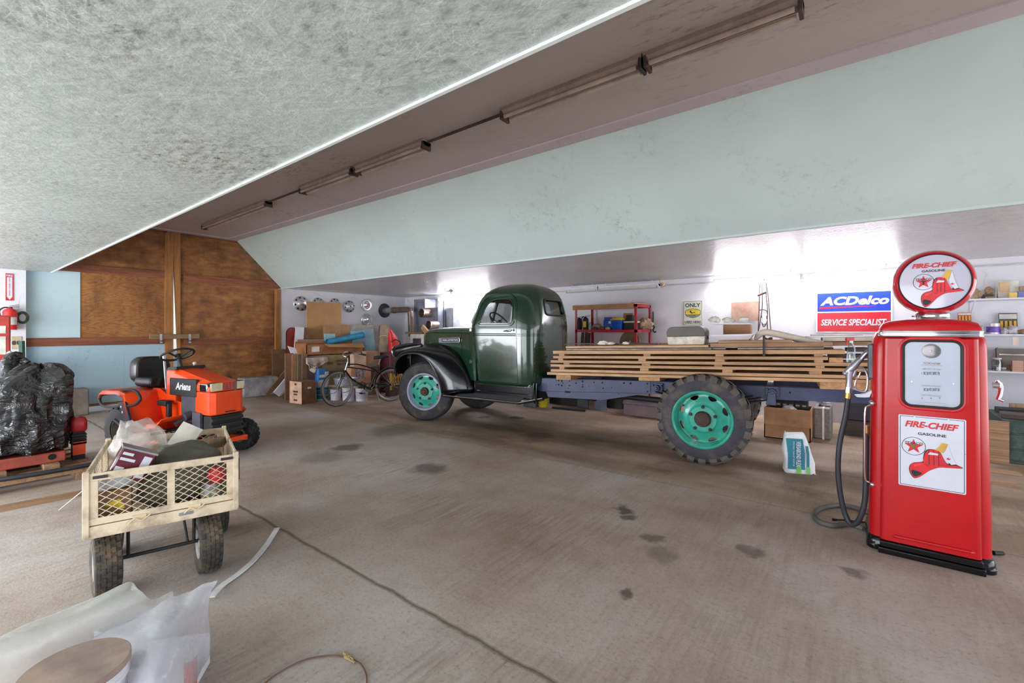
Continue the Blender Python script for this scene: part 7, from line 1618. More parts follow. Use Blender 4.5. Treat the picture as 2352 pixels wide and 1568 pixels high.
# side loop and drilled bracket at the rear
yl = 1.42
pts = [tp(*q, yl) for q in ((243, 905), (290, 895), (312, 899), (322, 915), (312, 928), (290, 933), (250, 934), (235, 930), (229, 918), (233, 908))]
mb = MB(); mb.tube(spl(pts, 4, True), .017, 8, True); mb.build('hitch_loop', MBLK, trac, smooth=60)
mb = MB(); q = [tp(*p, yl-.02) for p in ((270, 925), (287, 921), (303, 985), (286, 987))]; mb.loft([q, [p+Vector((0, .02, 0)) for p in q]]); mb.build('drilled_bracket', M('blue_black_steel', (46, 52, 70), .45, .4), trac)
mb = MB()
for p in ((279, 934), (282, 946), (287, 973)): c_ = tp(*p, yl-.02); mb.cyl(c_, c_+Vector((0, -.006, 0)), .015, n=10)
mb.build('bracket_bolts', MCHROME, trac)
mb = MB(); c_ = tp(285, 945, yl); mb.bb(c_.x-.02, c_.x+.02, c_.y, -.2, c_.z-.02, c_.z+.02); mb.build('bracket_arm', MDARK, trac)
# chassis, mower deck, front frame
mb = MB(); mb.bb(-1.5, .22, -.14, .14, .27, .42); mb.build('chassis', MDARK, trac, bev=.01)
mb = MB(); mb.bb(.16, .30, -.19, .17, .31, .525); 
for k in range(3): mb.bb(.30, .325, -.19, .17, .33+.065*k, .37+.065*k)
mb.build('front_weight', MDARK, trac, bev=.006)
mb = MB(); mb.bb(.0, .15, -.22, -.19, .34, .56); mb.build('front_bracket', MENG, trac)
mb = MB(); mb.hexa([(-.85, -.42, .12), (-.1, -.42, .12), (-.1, .42, .12), (-.85, .42, .12)], [(-.80, -.38, .25), (-.16, -.38, .25), (-.16, .38, .25), (-.80, .38, .25)]); mb.build('mower_deck', MORG, trac, bev=.02)
mb = MB(); mb.bb(.28, .33, -.30, .22, .20, .25); mb.bb(-.1, .33, -.30, -.26, .19, .23); mb.bb(-.1, .33, .18, .22, .19, .23); mb.build('front_frame', MORG, trac, bev=.006)
mb = MB(); mb.cyl((0, -.37, .20), (0, .37, .20), .03); mb.bb(-.05, .05, -.1, .1, .18, .32); mb.build('front_axle', MDARK, trac)
for s_ in (-1, 1): mb = MB(); mb.tube([(0, s_*.28, .2), (0, s_*.28, .36)], .022, 8); mb.bb(-.03, .18, s_*.28-.02, s_*.28+.02, .31, .36); mb.build('steering_knuckle', MDARK, trac)
def twheel(name, x, y, r, w, rim, lugs, st=0):
    e = bpy.data.objects.new(name, None); COL.objects.link(e); e.parent = trac; e.location = (x, y, r); e.rotation_euler = (PI/2 if y < 0 else -PI/2, 0, st); e.empty_display_size = .1
    h = w/2; mb = MB(); mb.lathe([(rim, h*.8), (rim*1.1, h*.95), (r*.8, h*1.02), (r*.92, h*.92), (r*.975, h*.65), (r*.99, 0), (r*.975, -h*.65), (r*.92, -h*.92), (r*.8, -h*1.02), (rim, -h*.8)], 48)
    for k in range(lugs):
        for s in (-1, 1):
            for j in range(3):
                a = 2*PI*(k+.5*(j % 2))/lugs; z = s*(h*.18+h*.3*j); rr = r*(1.0 if j < 2 else .965); mb.box((rr-.002, 0, z), (.014, .036*r/.19*12/lugs*1.7, h*.22), rotm(0, 0, a))
    mb.build('tire', MBLK, e, smooth=40)
    mb = MB(); mb.lathe([(rim*1.04, h*.86), (rim*.95, h*.9), (rim*.9, h*.6), (rim*.85, h*.35), (rim*.4, h*.3), (rim*.3, h*.55), (.001, h*.6)], 32); mb.lathe([(rim*1.04, -h*.86), (rim*.9, -h*.6), (rim*.85, -h*.3), (.001, -h*.3)], 32); mb.build('rim', M('dirty_white_rim', (150, 136, 126), .5, dirt=(96, 80, 70), dscale=8), e)
twheel('front_wheel', 0, .375, .19, .15, .085, 18, .3); twheel('front_wheel', 0, -.375, .19, .15, .085, 18, .3); twheel('rear_wheel', -1.12, .40, .285, .22, .12, 16); twheel('rear_wheel', -1.12, -.36, .285, .2, .12, 16)
# ================================================================ cream mesh garden cart (local: x along the front panel, y back, z up)
CA = math.radians(74)
CO = Vector((-3.235, .52, 0))
cart = thing('garden_cart', 'cream steel mesh garden cart with four fat tyres loaded with junk', 'cart', CO, (0, 0, CA))
_ci = (T(*CO) @ rotm(0, 0, CA)).inverted()
MCRM = M('chipped_cream_paint', (222, 204, 176), .45, var=.04, dirt=(110, 74, 58), dscale=7, damt=.55)
CW, CL, CB, CT = .66, .90, .40, .735
# tray and bottom rail
mb = MB(); mb.bb(-.015, CW+.015, -.012, CL+.012, CB-.005, CB+.012); mb.build('tray_floor', MCRM, cart)
mb = MB(); mb.bb(-.02, CW+.02, -.02, .0, CB-.01, CB+.055); mb.bb(-.02, CW+.02, CL, CL+.02, CB-.01, CB+.055); mb.bb(-.02, 0, 0, CL, CB-.01, CB+.055); mb.bb(CW, CW+.02, 0, CL, CB-.01, CB+.055); mb.build('tray_rim', MCRM, cart, bev=.004)
mb = MB(); mb.prism(rrect(.07, .018, .006, 3), 0, .002, frame((.42, -.0205, CB+.03), (1, 0, 0), (0, 0, 1))); mb.build('rim_badge', MALU, cart)
for k, (x, y) in enumerate(((-.008, -.012), (CW+.008, -.012), (-.008, CL+.012), (CW+.008, CL+.012))):
    mb = MB(); mb.bb(x-.014, x+.014, y-.014, y+.014, CB+.0, CT+.012); mb.build('corner_post', MCRM, cart, bev=.003)
def meshpanel(name, x0, y0, x1, y1, mid):
    # framed panel with one mullion and a diamond wire mesh
    a, b = Vector((x0, y0, 0)), Vector((x1, y1, 0)); Ln = (b-a).length; m = frame((x0, y0, CB+.06), b-a, (0, 0, 1)); h = CT-CB-.06; fw = .04
    mb = MB()
    for q in ((0, Ln, 0, fw*.9), (0, Ln, h-fw, h), (0, fw, fw*.9, h-fw), (Ln-fw, Ln, fw*.9, h-fw)): mb.bb(q[0], q[1], q[2], q[3], -.006, .006, m)
    for x in mid: mb.bb(x*Ln-fw*.45, x*Ln+fw*.45, fw*.9, h-fw, -.005, .005, m)
    o = mb.build(name, MCRM, cart, bev=.002)
    mb = MB(); px, pz = .052, .036; X0, X1, Z0, Z1 = fw*.7, Ln-fw*.7, fw*.6, h-fw*.7; sl = pz/px
    for s in (1, -1):
        c0 = Z0-sl*X1 if s > 0 else Z0+sl*X0
        n = int((Z1-Z0+sl*(X1-X0))/pz)+2
        for k in range(n):
            c = (Z0-sl*X1+pz*k) if s > 0 else (Z0+sl*X0+pz*k)
            P = []
            for x in (X0, X1):
                z = c+s*sl*x
                P.append((x, z))
            # clip to Z range
            (xa, za), (xb, zb) = P
            pts = []
            for x, z in P:
                if z < Z0: x, z = (Z0-c)/(s*sl), Z0
                if z > Z1: x, z = (Z1-c)/(s*sl), Z1
                pts.append((x, z))
            if X0-1e-6 <= pts[0][0] <= X1+1e-6 and abs(pts[0][0]-pts[1][0]) > .01 and X0-1e-6 <= pts[1][0] <= X1+1e-6: mb.tube([m @ Vector((x, z, .001*s)) for x, z in pts], .0024, 4, cap=False)
    mb.build('wire_mesh', MCRM, o)
    return o
fp = meshpanel('front_panel', .0, -.012, CW, -.012, (.53,))
meshpanel('back_panel', .0, CL+.012, CW, CL+.012, (.53,))
meshpanel('side_panel', -.012, 0, -.012, CL, (.33, .66))
meshpanel('side_panel', CW+.012, 0, CW+.012, CL, (.33, .66))
for x in (.05, CW-.04):
    mb = MB(); mb.cyl((x-.03, -.024, CT-.02), (x+.03, -.024, CT-.02), .008, n=8); mb.build('hinge_pin', MRUST, fp)
for x in (.21, .46):
    mb = MB(); mb.tube(spl([(x-.05, -.03, CB+.035), (x-.02, -.034, CB+.06), (x+.01, -.034, CB+.045), (x+.05, -.03, CB+.07)], 5), .004, 5); mb.bb(x-.03, x+.03, -.024, -.018, CB+.045, CB+.075); mb.build('latch_clip', M('cream_clip', (206, 186, 150), .5), fp)
mb = MB(); mb.bb(CW+.022, CW+.028, -.016, -.004, CT-.16, CT-.03); mb.build('side_clip', MRUST, cart)
# running gear
mb = MB()
for y in (.15, .72):
    mb.cyl((.03, y, .19), (CW-.08, y, .19), .011, n=8)
    for x in (.15, .46): mb.tube([(x, y, .19), (x, y, CB)], .009, 6); mb.tube([(x-.03, y, .19), (x-.06, y+.06, CB)], .007, 6)
mb.bb(.15, .16, .1, .8, CB-.03, CB-.005); mb.bb(.45, .46, .1, .8, CB-.03, CB-.005)
mb.build('axle_frame', MBLK, cart)
MTY = M('muddy_tyre_rubber', (62, 58, 54), .85, var=.15, dirt=(140, 118, 92), dscale=9, damt=.5, bump=.4)
def cwheel(name, x, y, st):
    r, h, rim = .178, .058, .085
    e = bpy.data.objects.new(name, None); COL.objects.link(e); e.parent = cart; e.location = (x, y, r); e.rotation_euler = (PI/2, 0, PI/2+st); e.empty_display_size = .1
    mb = MB(); mb.lathe([(rim, h*.85), (rim*1.1, h*.98), (r*.75, h*1.05), (r*.9, h*.95), (r*.97, h*.6), (r*.985, 0), (r*.97, -h*.6), (r*.9, -h*.95), (r*.75, -h*1.05), (rim, -h*.85)], 48)
    for k in range(22):
        for j in (-2, -1, 0, 1, 2): a = 2*PI*(k+.5*(j % 2))/22; rr = r*(1.0 if abs(j) < 2 else .975); mb.box((rr-.004, 0, j*h*.38), (.01, .030, h*.27), rotm(0, 0, a))
    mb.build('tire', MTY, e, smooth=40)
    mb = MB(); mb.lathe([(rim*1.03, h*.9), (rim*.9, h*.7), (rim*.85, h*.3), (rim*.35, h*.25), (rim*.25, h*.8), (.001, h*.85)], 28); mb.lathe([(rim*1.03, -h*.9), (rim*.9, -h*.7), (rim*.85, -h*.3), (rim*.35, -h*.25), (rim*.25, -h*.8), (.001, -h*.85)], 28); mb.build('rim', M('pale_cart_rim', (176, 172, 168), .5, dirt=(110, 96, 84), dscale=9), e)
cwheel('front_wheel', .055, .15, .18); cwheel('front_wheel', .53, .13, .12); cwheel('rear_wheel', .02, .74, 0); cwheel('rear_wheel', .62, .74, 0)

# ---- the load
def CWd(x, y, z): return (T(*CO) @ rotm(0, 0, CA)) @ Vector((x, y, z))
def cpix(px, py, y):   # cart local point in plane local y at a pixel
    r = Vector(_ray(px, py)); d = _ci.to_3x3() @ r; o = _ci @ Vector((0, 0, EYE)); return o+d*((y-o.y)/d.y)
ZF = CB+.014
def sack(name, lab, cat, c, size, mat, seed, rz=0.0, amp=.08, n=26, k=16, pw=.6):
    R2 = random.Random(seed); ph = [R2.uniform(0, 6) for _ in range(9)]
    mb = MB(); mb.sph((0, 0, 0), (1, 1, 1), n, k); vs = []
    for p in mb.v:
        q = Vector((math.copysign(abs(p.x)**pw, p.x), math.copysign(abs(p.y)**pw, p.y), math.copysign(abs(p.z)**.8, p.z)))
        d = 1+amp*(math.sin(4*p.x+ph[0])*math.sin(5*p.y+ph[1])+.7*math.sin(9*p.x+7*p.z+ph[2])*math.sin(8*p.y-5*p.z+ph[3])+.5*math.sin(17*p.x+ph[4])*math.sin(15*p.z+13*p.y+ph[5]))
        vs.append(Vector((q.x*size[0]*d, q.y*size[1]*d, max(-size[2]*.95, q.z*size[2]*d))))
    mb.v = vs; return tag(mb.build(name, mat, loc=c, rot=(0, 0, rz), smooth=60), lab, cat)
MFEED = M('olive_grey_bag', (84, 82, 70), .8, var=.12, bump=.35)
sack('feed_bag', 'large olive grey filled bag lying in the front of the cream cart', 'bag', CWd(.40, .265, ZF+.175), (.215, .155, .18), MFEED, 4, CA)
MCLRB = filmmat('hazy_bag_film', (224, 216, 208), .36, .2)
MBRN = M('brown_dry_stuff', (150, 124, 98), .8, var=.25, bump=.4)
sack('clear_bag', 'bulging clear plastic bag of brown stuff in the left of the cart', 'bag', CWd(.18, .58, ZF+.225), (.14, .21, .235), MCLRB, 8, CA, .10)
sack('brown_heap', 'brown dry stuff heaped inside the clear plastic bag', 'filling', CWd(.18, .58, ZF+.155), (.115, .17, .15), MBRN, 9, CA, .08)
sack('clear_bag', 'peaked clear plastic bag at the far left corner of the cart', 'bag', CWd(.12, .845, ZF+.22), (.09, .045, .23), MCLRB, 21, CA, .12, pw=1.0)
# maroon tin with cream print
a = cpix(262, 1085, .10); b = cpix(345, 1075, .18)
t = thing('maroon_tin', 'maroon tin can with white lettering lying tilted at the cart front', 'tin', CWd((a.x+b.x)/2, .11, CT+.0), (0, .45, CA+.1))
mb = MB(); mb.bb(-.085, .085, -.055, .055, -.085, .085); mb.build('tin_body', M('maroon_tin_paint', (92, 28, 44), .25, coat=.6), t, bev=.012)
mb = MB(); mb.bb(-.0865, .0865, -.0565, .0565, .077, .0865); mb.build('tin_rim', MALU, t)
mb = MB(); mf = frame((0, -.0562, 0), (1, 0, 0), (0, 0, 1)); mb.bb(-.07, -.02, -.0566, -.056, .045, .06); mb.bb(-.07, .0, -.0566, -.056, .015, .03); mb.bb(-.07, -.03, -.0566, -.056, -.05, -.02); mb.bb(.03, .07, -.0566, -.056, -.06, .06); mb.build('tin_print', MSIGNW, t, smooth=0)
# small things
tag(crumple('white_paper', CWd(.40, .50, CT-.035), (.10, .07, .03), MPAPERW, 71), 'crumpled white paper sheet in the middle of the cart', 'paper')
tag(crumple('brown_cloth', CWd(.575, .52, CT-.03), (.045, .08, .05), M('brown_rag', (128, 104, 84), .9, bump=.4), 72), 'brown rag bunched at the right rail of the cart', 'rag')
tag(MB().bb(-.1, .1, -.14, .14, -.25, .0).build('small_carton', M('pinkish_carton', (196, 150, 124), .7), loc=CWd(.50, .72, ZF+.26), rot=(0, 0, CA+.2), bev=.004), 'pinkish brown carton at the back of the cart', 'box')
o = MB().bb(-.005, .005, -.09, .09, 0, .24).build('grey_cardboard', M('grey_white_card', (196, 190, 180), .7), loc=CWd(.34, .78, ZF+.18), rot=(.35, .5, CA+.9)); tag(o, 'greyish white card sticking up at the back of the cart', 'card')
p = cpix(236, 1150, .06); t = thing('yellow_tool', 'small yellow and grey tool seen through the left of the mesh front', 'tool', CWd(.085, .07, ZF+.085)); mb = MB(); mb.tube([(-.02, -.04, .03), (.0, .03, .04), (.01, .05, -.0)], [.015, .03, .02], 8); mb.build('yellow_body', MYE, t); mb = MB(); mb.cyl((0, .03, -.05), (.0, .08, -.04), .02); mb.build('grey_nose', MALU, t)
t = thing('glass_jar', 'clear jar with grey lid and red label behind the right of the mesh front', 'jar', CWd(.545, .07, ZF+.002)); mb = MB(); mb.lathe([(.001, 0), (.054, 0), (.056, .1), (.046, .12)], 20); mb.build('jar_glass', M('dark_jar', (132, 128, 116), .15), t); mb = MB(); mb.lathe([(.048, .118), (.048, .145), (.001, .147)], 20); mb.build('lid', MALU, t)
tag(crumple('red_can', CWd(.575, .075, ZF+.185), (.065, .045, .05), M('red_can_paint', (206, 48, 52), .35), 15, amp=.12), 'crushed red can above the jar in the right of the cart', 'can')
tag(crumple('red_can', CWd(.46, .06, ZF+.03), (.04, .03, .035), M('red_can_dark', (176, 36, 48), .35), 16, amp=.12), 'small red can low behind the mesh front left of the jar', 'can')
tag(sack('grey_folded_sack', 'pale grey folded sack at the front left corner of the cart', 'sack', CWd(.10, .11, ZF+.245), (.085, .07, .05), M('pale_grey_sack', (170, 172, 182), .7), 31, CA), 'pale grey folded sack at the front left corner of the cart', 'sack')
tag(MB().bb(-.07, .07, -.05, .05, -.195, 0).build('hidden_carton', MC3, loc=CWd(.10, .11, ZF+.197), rot=(0, 0, CA)), 'dull carton under the pale grey sack in the cart', 'box')
# ================================================================ black covered machine on a pallet (left)
MX, MY = -6.9, .60
MTARP = N('black_plastic_tarp')
g = MTARP; cr = g.noise(g.map((2.2, 2.2, 3.5), (.3, .2, .5)), 2.2, 3, .5, 1.6); fc = g.n.new('ShaderNodeTexVoronoi'); fc.inputs['Scale'].default_value = 2.6; fc.feature = 'F1'
dv = g.n.new('ShaderNodeVectorMath'); dv.operation = 'MULTIPLY_ADD'; ns = g.n.new('ShaderNodeTexNoise'); ns.inputs['Scale'].default_value = 2.0; g.l(g.tc.outputs['Object'], ns.inputs['Vector']); g.l(ns.outputs['Color'], dv.inputs[0]); dv.inputs[1].default_value = (1.2, 1.2, 1.2); g.l(g.tc.outputs['Object'], dv.inputs[2]); g.l(dv.outputs[0], fc.inputs['Vector'])
g.set(Base_Color=g.ramp(g.noise(scale=3), (.35, (30, 29, 31)), (.65, (46, 43, 44))), Roughness=.22, Specular_IOR_Level=.7)
g.bump(g.math('ADD', g.math('MULTIPLY', cr, 1.0), fc.outputs['Distance']), .9, .07)
MTARP = g.m
def tarp(c, prof, seed, name, lab, n=56):
    # prof: rows (z, half x, half y, cx, cy)
    R2 = random.Random(seed); ph = [R2.uniform(0, 6.3) for _ in range(12)]; rings = []
    Z = spl([(z, hx, hy) for z, hx, hy, cx, cy in prof], 5); Cc = spl([(z, cx, cy) for z, hx, hy, cx, cy in prof], 5)
    for (z, hx, hy), (_, cx, cy) in zip(Z, Cc):
        ring = []
        for i in range(n):
            a = 2*PI*i/n; x, y = math.cos(a), math.sin(a); m = max(abs(x), abs(y))**.55; x, y = x/m, y/m
            w = 1+.045*math.sin(5*a+7*z+ph[0])+.035*math.sin(11*a-9*z+ph[1])+.03*math.sin(19*a+4*z+ph[2])+.02*math.sin(31*a-15*z+ph[3])
            ring.append((cx+hx*x*w, cy+hy*y*w, z+.02*math.sin(7*a+ph[4])+.012*math.sin(17*a+ph[5])))
        rings.append(ring)
    mb = MB(); mb.loft(rings); return tag(mb.build(name, MTARP, loc=c, smooth=60), lab, 'tarpaulin')
tarp((MX, MY, 0), [(.28, .40, .31, .05, .02), (.45, .41, .32, .03, .02), (.7, .38, .31, .0, .03), (.88, .34, .30, .0, .06), (1.0, .24, .26, .0, .12), (1.10, .12, .16, -.02, .14), (1.12, .04, .05, -.02, .14)], 5, 'black_tarpaulin', 'crumpled glossy black plastic tarp wrapped over a machine on the red base')
tarp((MX+.05, MY-.80, 0), [(.26, .36, .42, 0, 0), (.5, .36, .42, 0, 0), (.75, .32, .38, 0, .02), (.92, .22, .3, 0, .05), (.97, .05, .1, 0, .05)], 9, 'black_tarpaulin', 'lower black plastic tarp at the left edge beside the taller one')
mb = MB(); mb.tube(spl([(MX-.15, MY-.1, .95), (MX-.25, MY-.08, 1.12), (MX-.3, MY-.02, 1.2), (MX-.25, MY+.06, 1.13)], 5), [.05]*6+[.07]*6+[.04]*4, 10); tag(mb.build('tarp_end', MTARP, smooth=60), 'loose bunched end of black plastic poking up behind the tall tarp', 'tarpaulin')
MRSTR = M('faded_red_steel', (168, 74, 58), .6, dirt=(96, 66, 56), dscale=6)
mbase = thing('red_machine_base', 'faded red steel machine base under the black tarp', 'machine base', (MX, MY, 0)); mb = MB(); mb.bb(-.36, .42, -.3, .27, .15, .255); mb.build('base_frame', MRSTR, mbase, bev=.01)
mb = MB(); c_ = .0; mb.cyl((.421, .17, .21), (.425, .17, .21), .03, n=14); mb.build('base_hole', MHOLE, mbase)
for y, lab in ((-.2, 'left'), (.16, 'right')): tag(MB().bb(-.3, .5, -.06, .06, 0, .055).build('wood_block', MPLANKO, loc=(MX, MY+y, .0955), bev=.006), 'weathered wood block between the pallet and the red machine base, %s one' % lab, 'block')
# red engine peeking out on the right
t = thing('red_engine', 'small red engine housing at the right side of the black tarp', 'engine', (-6.74, 1.0, 0)); mb = MB(); mb.loft([[(x, y, z) for x, y in rrect(w, w*.8, .04, 4)] for z, w in ((.40, .15), (.42, .17), (.50, .17), (.54, .14), (.555, .08))]); mb.build('housing', M('engine_red', (176, 36, 44), .35), t); mb = MB()
for k in range(4): mb.bb(-.07, .07, -.06, .06, .26+.03*k, .28+.03*k)
mb.bb(-.05, .05, -.05, .05, .096, .40); mb.build('fins', MDARK, t); mb = MB(); mb.bb(.05, .07, -.05, .05, .15, .30); mb.build('orange_plate', MORG, t)
# pallet
pal = thing('wooden_pallet', 'wooden pallet on the floor under the black covered machine', 'pallet', (MX, MY-.15, 0))
for k in range(6): mb = MB(); x = -.52+.24*k; mb.bb(x-.06, x+.06, -1.3, .62, .075, .095); mb.build('deck_board', MPLANKO, pal)
for y in (-1.2, -.35, .5): mb = MB(); mb.bb(-.58, .74, y-.05, y+.05, 0, .075); mb.build('runner', MPLANKO, pal)
a, b = onZ(0, 1172), onZ(195, 1134); dv = b-a
o = MB().bb(-.5, dv.length, -.05, .05, 0, .03).build('floor_plank', MPLANKO, loc=a, rot=(0, 0, math.atan2(dv.y, dv.x))); tag(o, 'long plank lying on the floor in front of the pallet', 'plank')
mb = MB(); mb.tube(spl([Vector((MX+.44, MY-.6, .12)), Vector((MX+.62, MY-.2, .115)), Vector((MX+.66, MY+.25, .115)), Vector((MX+.60, MY+.55, .115)), Vector((MX+.5, MY+.72, .16)), Vector((MX+.42, MY+.72, .4)), Vector((MX+.36, MY+.66, .5))], 7), .022, 8); tag(mb.build('black_hose', MHOSE, smooth=60), 'black hose curving over the pallet edge beside the red base', 'hose')
a, b = onZ(135, 1172), onZ(196, 1122, .35); mb = MB(); mb.tube([a+Vector((0, 0, .003)), b], .003, 4); tag(mb.build('white_string', MPAPERW), 'thin white string running from the cart down to the floor', 'string')
# ---- white end wall on the left
t = thing('fire_sign', 'red and white vertical FIRE EXTINGUISHER sign with a down arrow', 'sign', onX(22, 659, XW+.002)); a, b = onX(13, 659, XW), onX(31.5, 659, XW); w = b.y-a.y; h = onX(22, 628, XW).z-onX(22, 690, XW).z
mb = MB(); mb.prism(rrect(w, h, .005, 2), 0, .004, FE); mb.build('sign_board', M('sign_red_plastic', (200, 44, 52), .4), t)
mb = MB(); mb.add([(x*w, y*h, .0048) for x, y in ((-.34, .36), (-.34, -.36), (0, -.47), (.34, -.36), (.34, .36))], [(0, 1, 2, 3, 4)], FE); wa = mb.build('white_arrow', MSIGNW, t, smooth=0)
mb = MB(); txt(mb, 'FIRE', FE @ T(0, h*.385, .0048), w*.8, h*.075, bold=.03); mb.build('fire_lettering', MSIGNW, t, smooth=0)
mb = MB()
for k, ch in enumerate('EXTINGUISHER'): txt(mb, ch, FE @ T(0, h*(.30-.056*k), .0055), None, h*.042, bold=.02)
mb.build('letters_down', MINKR, wa, smooth=0)
t = thing('fire_extinguisher', 'red fire extinguisher mounted on the white wall below its sign', 'fire extinguisher', onX(23, 757, XW+.09)); h = onX(23, 700, XW).z-t.location.z; extinguisher(t, .085, h*.92, M('extinguisher_red', (206, 40, 38), .3, coat=.5), MBLK)
t.rotation_euler = (0, 0, PI/2)
mb = MB(); mb.lathe([(.0865, h*.2), (.0865, h*.5)], 14, None, False, -2.4, -.6); mb.build('label', MPAPERW, t)
t = thing('wreath', 'small dark green ring wreath hanging on the white wall', 'wreath', onX(51.5, 729, XW+.02)); mb = MB(); mb.tube([(.0, .058*math.sin(a), .085*math.cos(a)) for a in [2*PI*k/18 for k in range(18)]], .02, 7, True); mb.build('ring', M('dark_green_leaves', (58, 66, 46), .8, var=.4, scale=30, bump=.6), t)
t = thing('wall_outlet', 'tan wall outlet plate on the white wall beside the red cabinet', 'outlet', onX(38, 787, XW)); a, b = onX(27, 787, XW), onX(50, 787, XW); w = b.y-a.y; mb = MB(); mb.prism(rrect(w, .21, .01, 3), 0, .008, FE); mb.build('cover_plate', M('tan_plate', (184, 170, 140), .5), t); mb = MB()
for x in (-.25, .25): mb.prism(rrect(.05, .07, .02, 4, x*w, 0), .008, .0095, FE)
mb.build('sockets', MDKB, t)
# red upright cabinet at the frame edge
XC = -9.0; a, b = onX(-30, 850, XC), onX(25, 850, XC); hz = onX(10, 724, XC).z
t = thing('red_cabinet', 'faded red upright steel cabinet with white labels at the left edge', 'cabinet', (XC, a.y, 0)); w = b.y-a.y
MRC = M('faded_red_cabinet', (190, 62, 54), .45, dirt=(150, 60, 52), dscale=4); mb = MB(); mb.bb(-.4, 0, 0, w, 0, hz); mb.build('cabinet_body', MRC, t, bev=.02)
mb = MB(); mb.bb(.001, .006, w*.2, w*.78, hz-.24, hz-.14); mb.build('upper_label', MPAPERW, t); mb = MB(); mb.bb(.001, .006, w*.2, w*.78, hz-.52, hz-.28); mb.build('lower_label', MPAPERW, t)
mb = MB(); z = onX(18, 811, XC).z; mb.cyl((0, w*.93, z), (.05, w*.93, z), .025); mb.tube([(.05, w*.80, z), (.055, w*.93, z+.01), (.05, w*1.06, z)], [.012, .03, .012], 8); mb.build('latch_handle', MCHROME, t)
mb = MB(); mb.tube(spl([(.03, w*.55, z-.12), (.06, w*.56, z-.3), (.07, w*.62, z-.5), (.08, w*.75, z-.8)], 5), .02, 7); mb.build('grey_hose', M('blue_grey_hose', (126, 130, 170), .5), t)
p = onX(56, 870, -10.3); zt_ = onX(54, 783, -10.3).z; mb = MB(); mb.cyl((p.x, p.y, 0), (p.x-.1, p.y-.02, zt_), .035, n=8); tag(mb.build('green_post', M('dark_green_post', (30, 74, 56), .5)), 'dark green metal post leaning against the white wall', 'post')
xb('black_machine', 28, 56, 945, 830, -10.4, .4, MDARK, 'black machine box standing on the floor beside the red cabinet', 'box', 0, bev=.02)

# ================================================================ foreground: bucket, film, white strip
cb = onZ(172, 1527, .385)
bk = thing('lidded_bucket', 'white bucket with an orange label and a plywood lid in the near left corner', 'bucket', (cb.x, cb.y, 0)); R_ = .138; hb = .355
mb = MB(); mb.lathe([(.001, 0), (R_*.86, 0), (R_*.88, .01), (R_*.985, hb*.9), (R_*1.02, hb*.9), (R_*1.02, hb*.93), (R_, hb*.935), (R_, hb), (.001, hb)], 40); mb.build('bucket_body', M('bucket_white', (222, 220, 226), .35), bk, smooth=40)
mb = MB(); mb.lathe([(R_*.90+.001, hb*.18), (R_*.965+.001, hb*.72)], 40); mb.build('orange_label', M('orange_label_print', (222, 110, 50), .4), bk)
mb = MB(); mb.lathe([(R_*.945+.002, hb*.5), (R_*.955+.002, hb*.6)], 40); mb.build('label_band', M('blue_label_print', (90, 160, 200), .4), bk)
mb = MB(); mb.lathe([(.001, 0), (R_+.004, 0), (R_+.006, .003), (R_+.006, .022), (R_+.003, .025), (.001, .025)], 48); mb.build('plywood_lid', M('worn_plywood_lid', (168, 146, 132), .6, var=.12, scale=5, dirt=(128, 104, 104), dscale=6), bk, loc=(0, 0, hb+.0005), smooth=40)
MFILM = filmmat('milky_plastic_film', (224, 222, 222), .62, .3); MFILM2 = filmmat('clear_plastic_film', (222, 222, 232), .42, .15); MROLL = filmmat('greenish_film_roll', (226, 226, 222), .52, .3)
def film(name, lab, rows, mat, sub=5, wr=.012, seed=0):
    # rows of (px, py, z) control points, splined in both directions
    R2 = random.Random(seed); P = [[onZ(*q) for q in r] for r in rows]
    A = [spl(r, sub) for r in P]; B = list(zip(*[spl(list(c), sub) for c in zip(*A)]))
    nu, nv = len(B[0]), len(B); mb = MB(); ph = [R2.uniform(0, 6) for _ in range(6)]
    vs = []
    for j, r in enumerate(B):
        for i, p in enumerate(r):
            vs.append(p+Vector((0, 0, wr*(math.sin(i*.8+j*.35+ph[0])+.7*math.sin(i*.33-j*.9+ph[1])+.5*math.sin(i*1.7+j*1.3+ph[2])))))
    mb.add(vs, [(j*nu+i, j*nu+i+1, (j+1)*nu+i+1, (j+1)*nu+i) for j in range(nv-1) for i in range(nu-1)])
    return tag(mb.build(name, mat, smooth=60, solid=.0015), lab, 'plastic sheet')
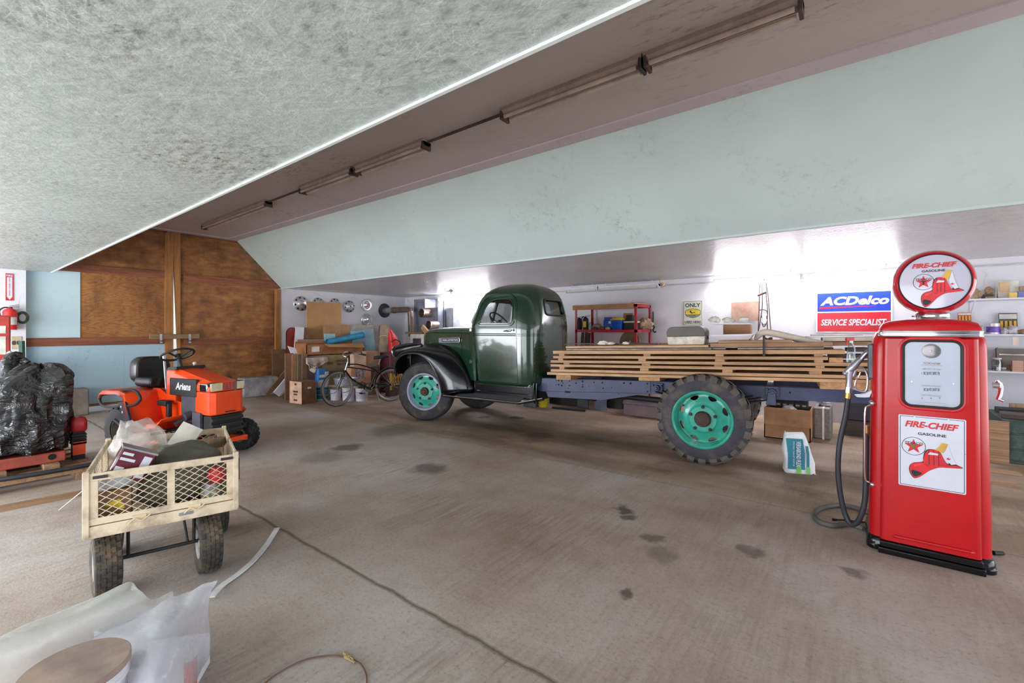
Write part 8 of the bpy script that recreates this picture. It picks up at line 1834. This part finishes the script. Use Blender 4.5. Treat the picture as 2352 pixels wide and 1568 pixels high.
# roll of milky film leaning from the left edge
film('plastic_sheet', 'milky plastic sheet slanting across the near left corner behind the bucket', [[(-120, 1512, .42), (0, 1459, .42), (150, 1400, .41), (292, 1340, .40), (300, 1352, .39)], [(-120, 1530, .43), (10, 1478, .43), (165, 1418, .42), (305, 1352, .41), (322, 1366, .38)], [(-120, 1580, .34), (40, 1535, .34), (190, 1460, .34), (330, 1388, .34), (352, 1378, .33)], [(-120, 1640, .20), (60, 1590, .20), (220, 1500, .22), (350, 1420, .24), (392, 1356, .30)], [(-110, 1700, .04), (70, 1640, .05), (240, 1545, .08), (370, 1450, .15), (400, 1368, .28)]], MROLL, 5, .003, 3)
film('plastic_sheet', 'clear plastic sheet with a turned up corner spread over the near left boxes', [[(130, 1500, .27), (265, 1440, .33), (370, 1385, .36), (440, 1352, .38), (500, 1330, .40)], [(160, 1530, .25), (285, 1468, .34), (380, 1420, .37), (450, 1385, .36), (484, 1362, .36)], [(255, 1560, .23), (325, 1512, .33), (395, 1465, .36), (455, 1425, .32), (480, 1410, .28)], [(275, 1620, .22), (345, 1570, .31), (410, 1520, .30), (462, 1480, .22), (484, 1468, .16)], [(285, 1700, .12), (360, 1640, .20), (420, 1590, .18), (452, 1545, .10), (478, 1512, .06)], [(300, 1760, .03), (370, 1700, .04), (420, 1640, .03), (440, 1590, .02), (455, 1540, .012)]], MFILM2, 6, .005, 5)
p = onZ(400, 1568, .0); t = thing('white_carton', 'white carton with orange corners lying under the clear plastic sheet', 'box', (p.x-.02, p.y-.02, 0), (0, 0, .9)); mb = MB(); mb.bb(-.13, .13, -.09, .09, 0, .14); mb.build('carton_body', MWHT, t, bev=.004); mb = MB(); mb.bb(.1, .132, -.092, -.05, .0, .135); mb.build('orange_corner', M('orange_red_print', (214, 84, 62), .5), t)
p = onZ(300, 1560, .0); tag(MB().bb(-.12, .1, -.1, .1, 0, .17).build('pale_carton', M('pale_grey_carton', (206, 204, 210), .6), loc=(p.x-.14, p.y+.06, 0), rot=(0, 0, .5), bev=.004), 'pale grey carton under the clear plastic sheet beside the bucket', 'box')
# curved white plastic strip
P = [onZ(*q, z_) for q, z_ in (((485, 1372), .03), ((510, 1345), .012), ((545, 1320), .006), ((580, 1290), .006), ((612, 1252), .006), ((637, 1213), .006))]
S2 = spl(P, 6); mb = MB(); rings = []
for k, p in enumerate(S2):
    d = (S2[min(k+1, len(S2)-1)]-S2[max(k-1, 0)]).normalized(); n_ = Vector((-d.y, d.x, 0)); w = .018
    rings.append([p+n_*w, p+n_*w+Vector((0, 0, .006)), p+n_*.004+Vector((0, 0, .0055)), p-n_*.004+Vector((0, 0, .007)), p-n_*w+Vector((0, 0, .006)), p-n_*w])
mb.loft(rings); tag(mb.build('plastic_strip', M('white_plastic_strip', (244, 244, 250), .5)), 'long curved white plastic strip on the floor in front of the cart', 'strip')
P = [onZ(*q, .006) for q in ((600, 1575), (640, 1545), (700, 1515), (770, 1505), (820, 1518), (840, 1545), (842, 1575))]
mb = MB(); mb.tube(spl(P, 8), .0035, 6); tag(mb.build('floor_wire', M('brown_cord_rubber', (116, 82, 66), .7)), 'thin brown cord looped on the floor at the bottom edge', 'cord')
tag(crumple('straw_tuft', onZ(800, 1508, .008), (.05, .012, .008), M('dry_straw', (170, 146, 104), .9), 8, amp=.4), 'small tuft of dry straw on the brown cord', 'straw')
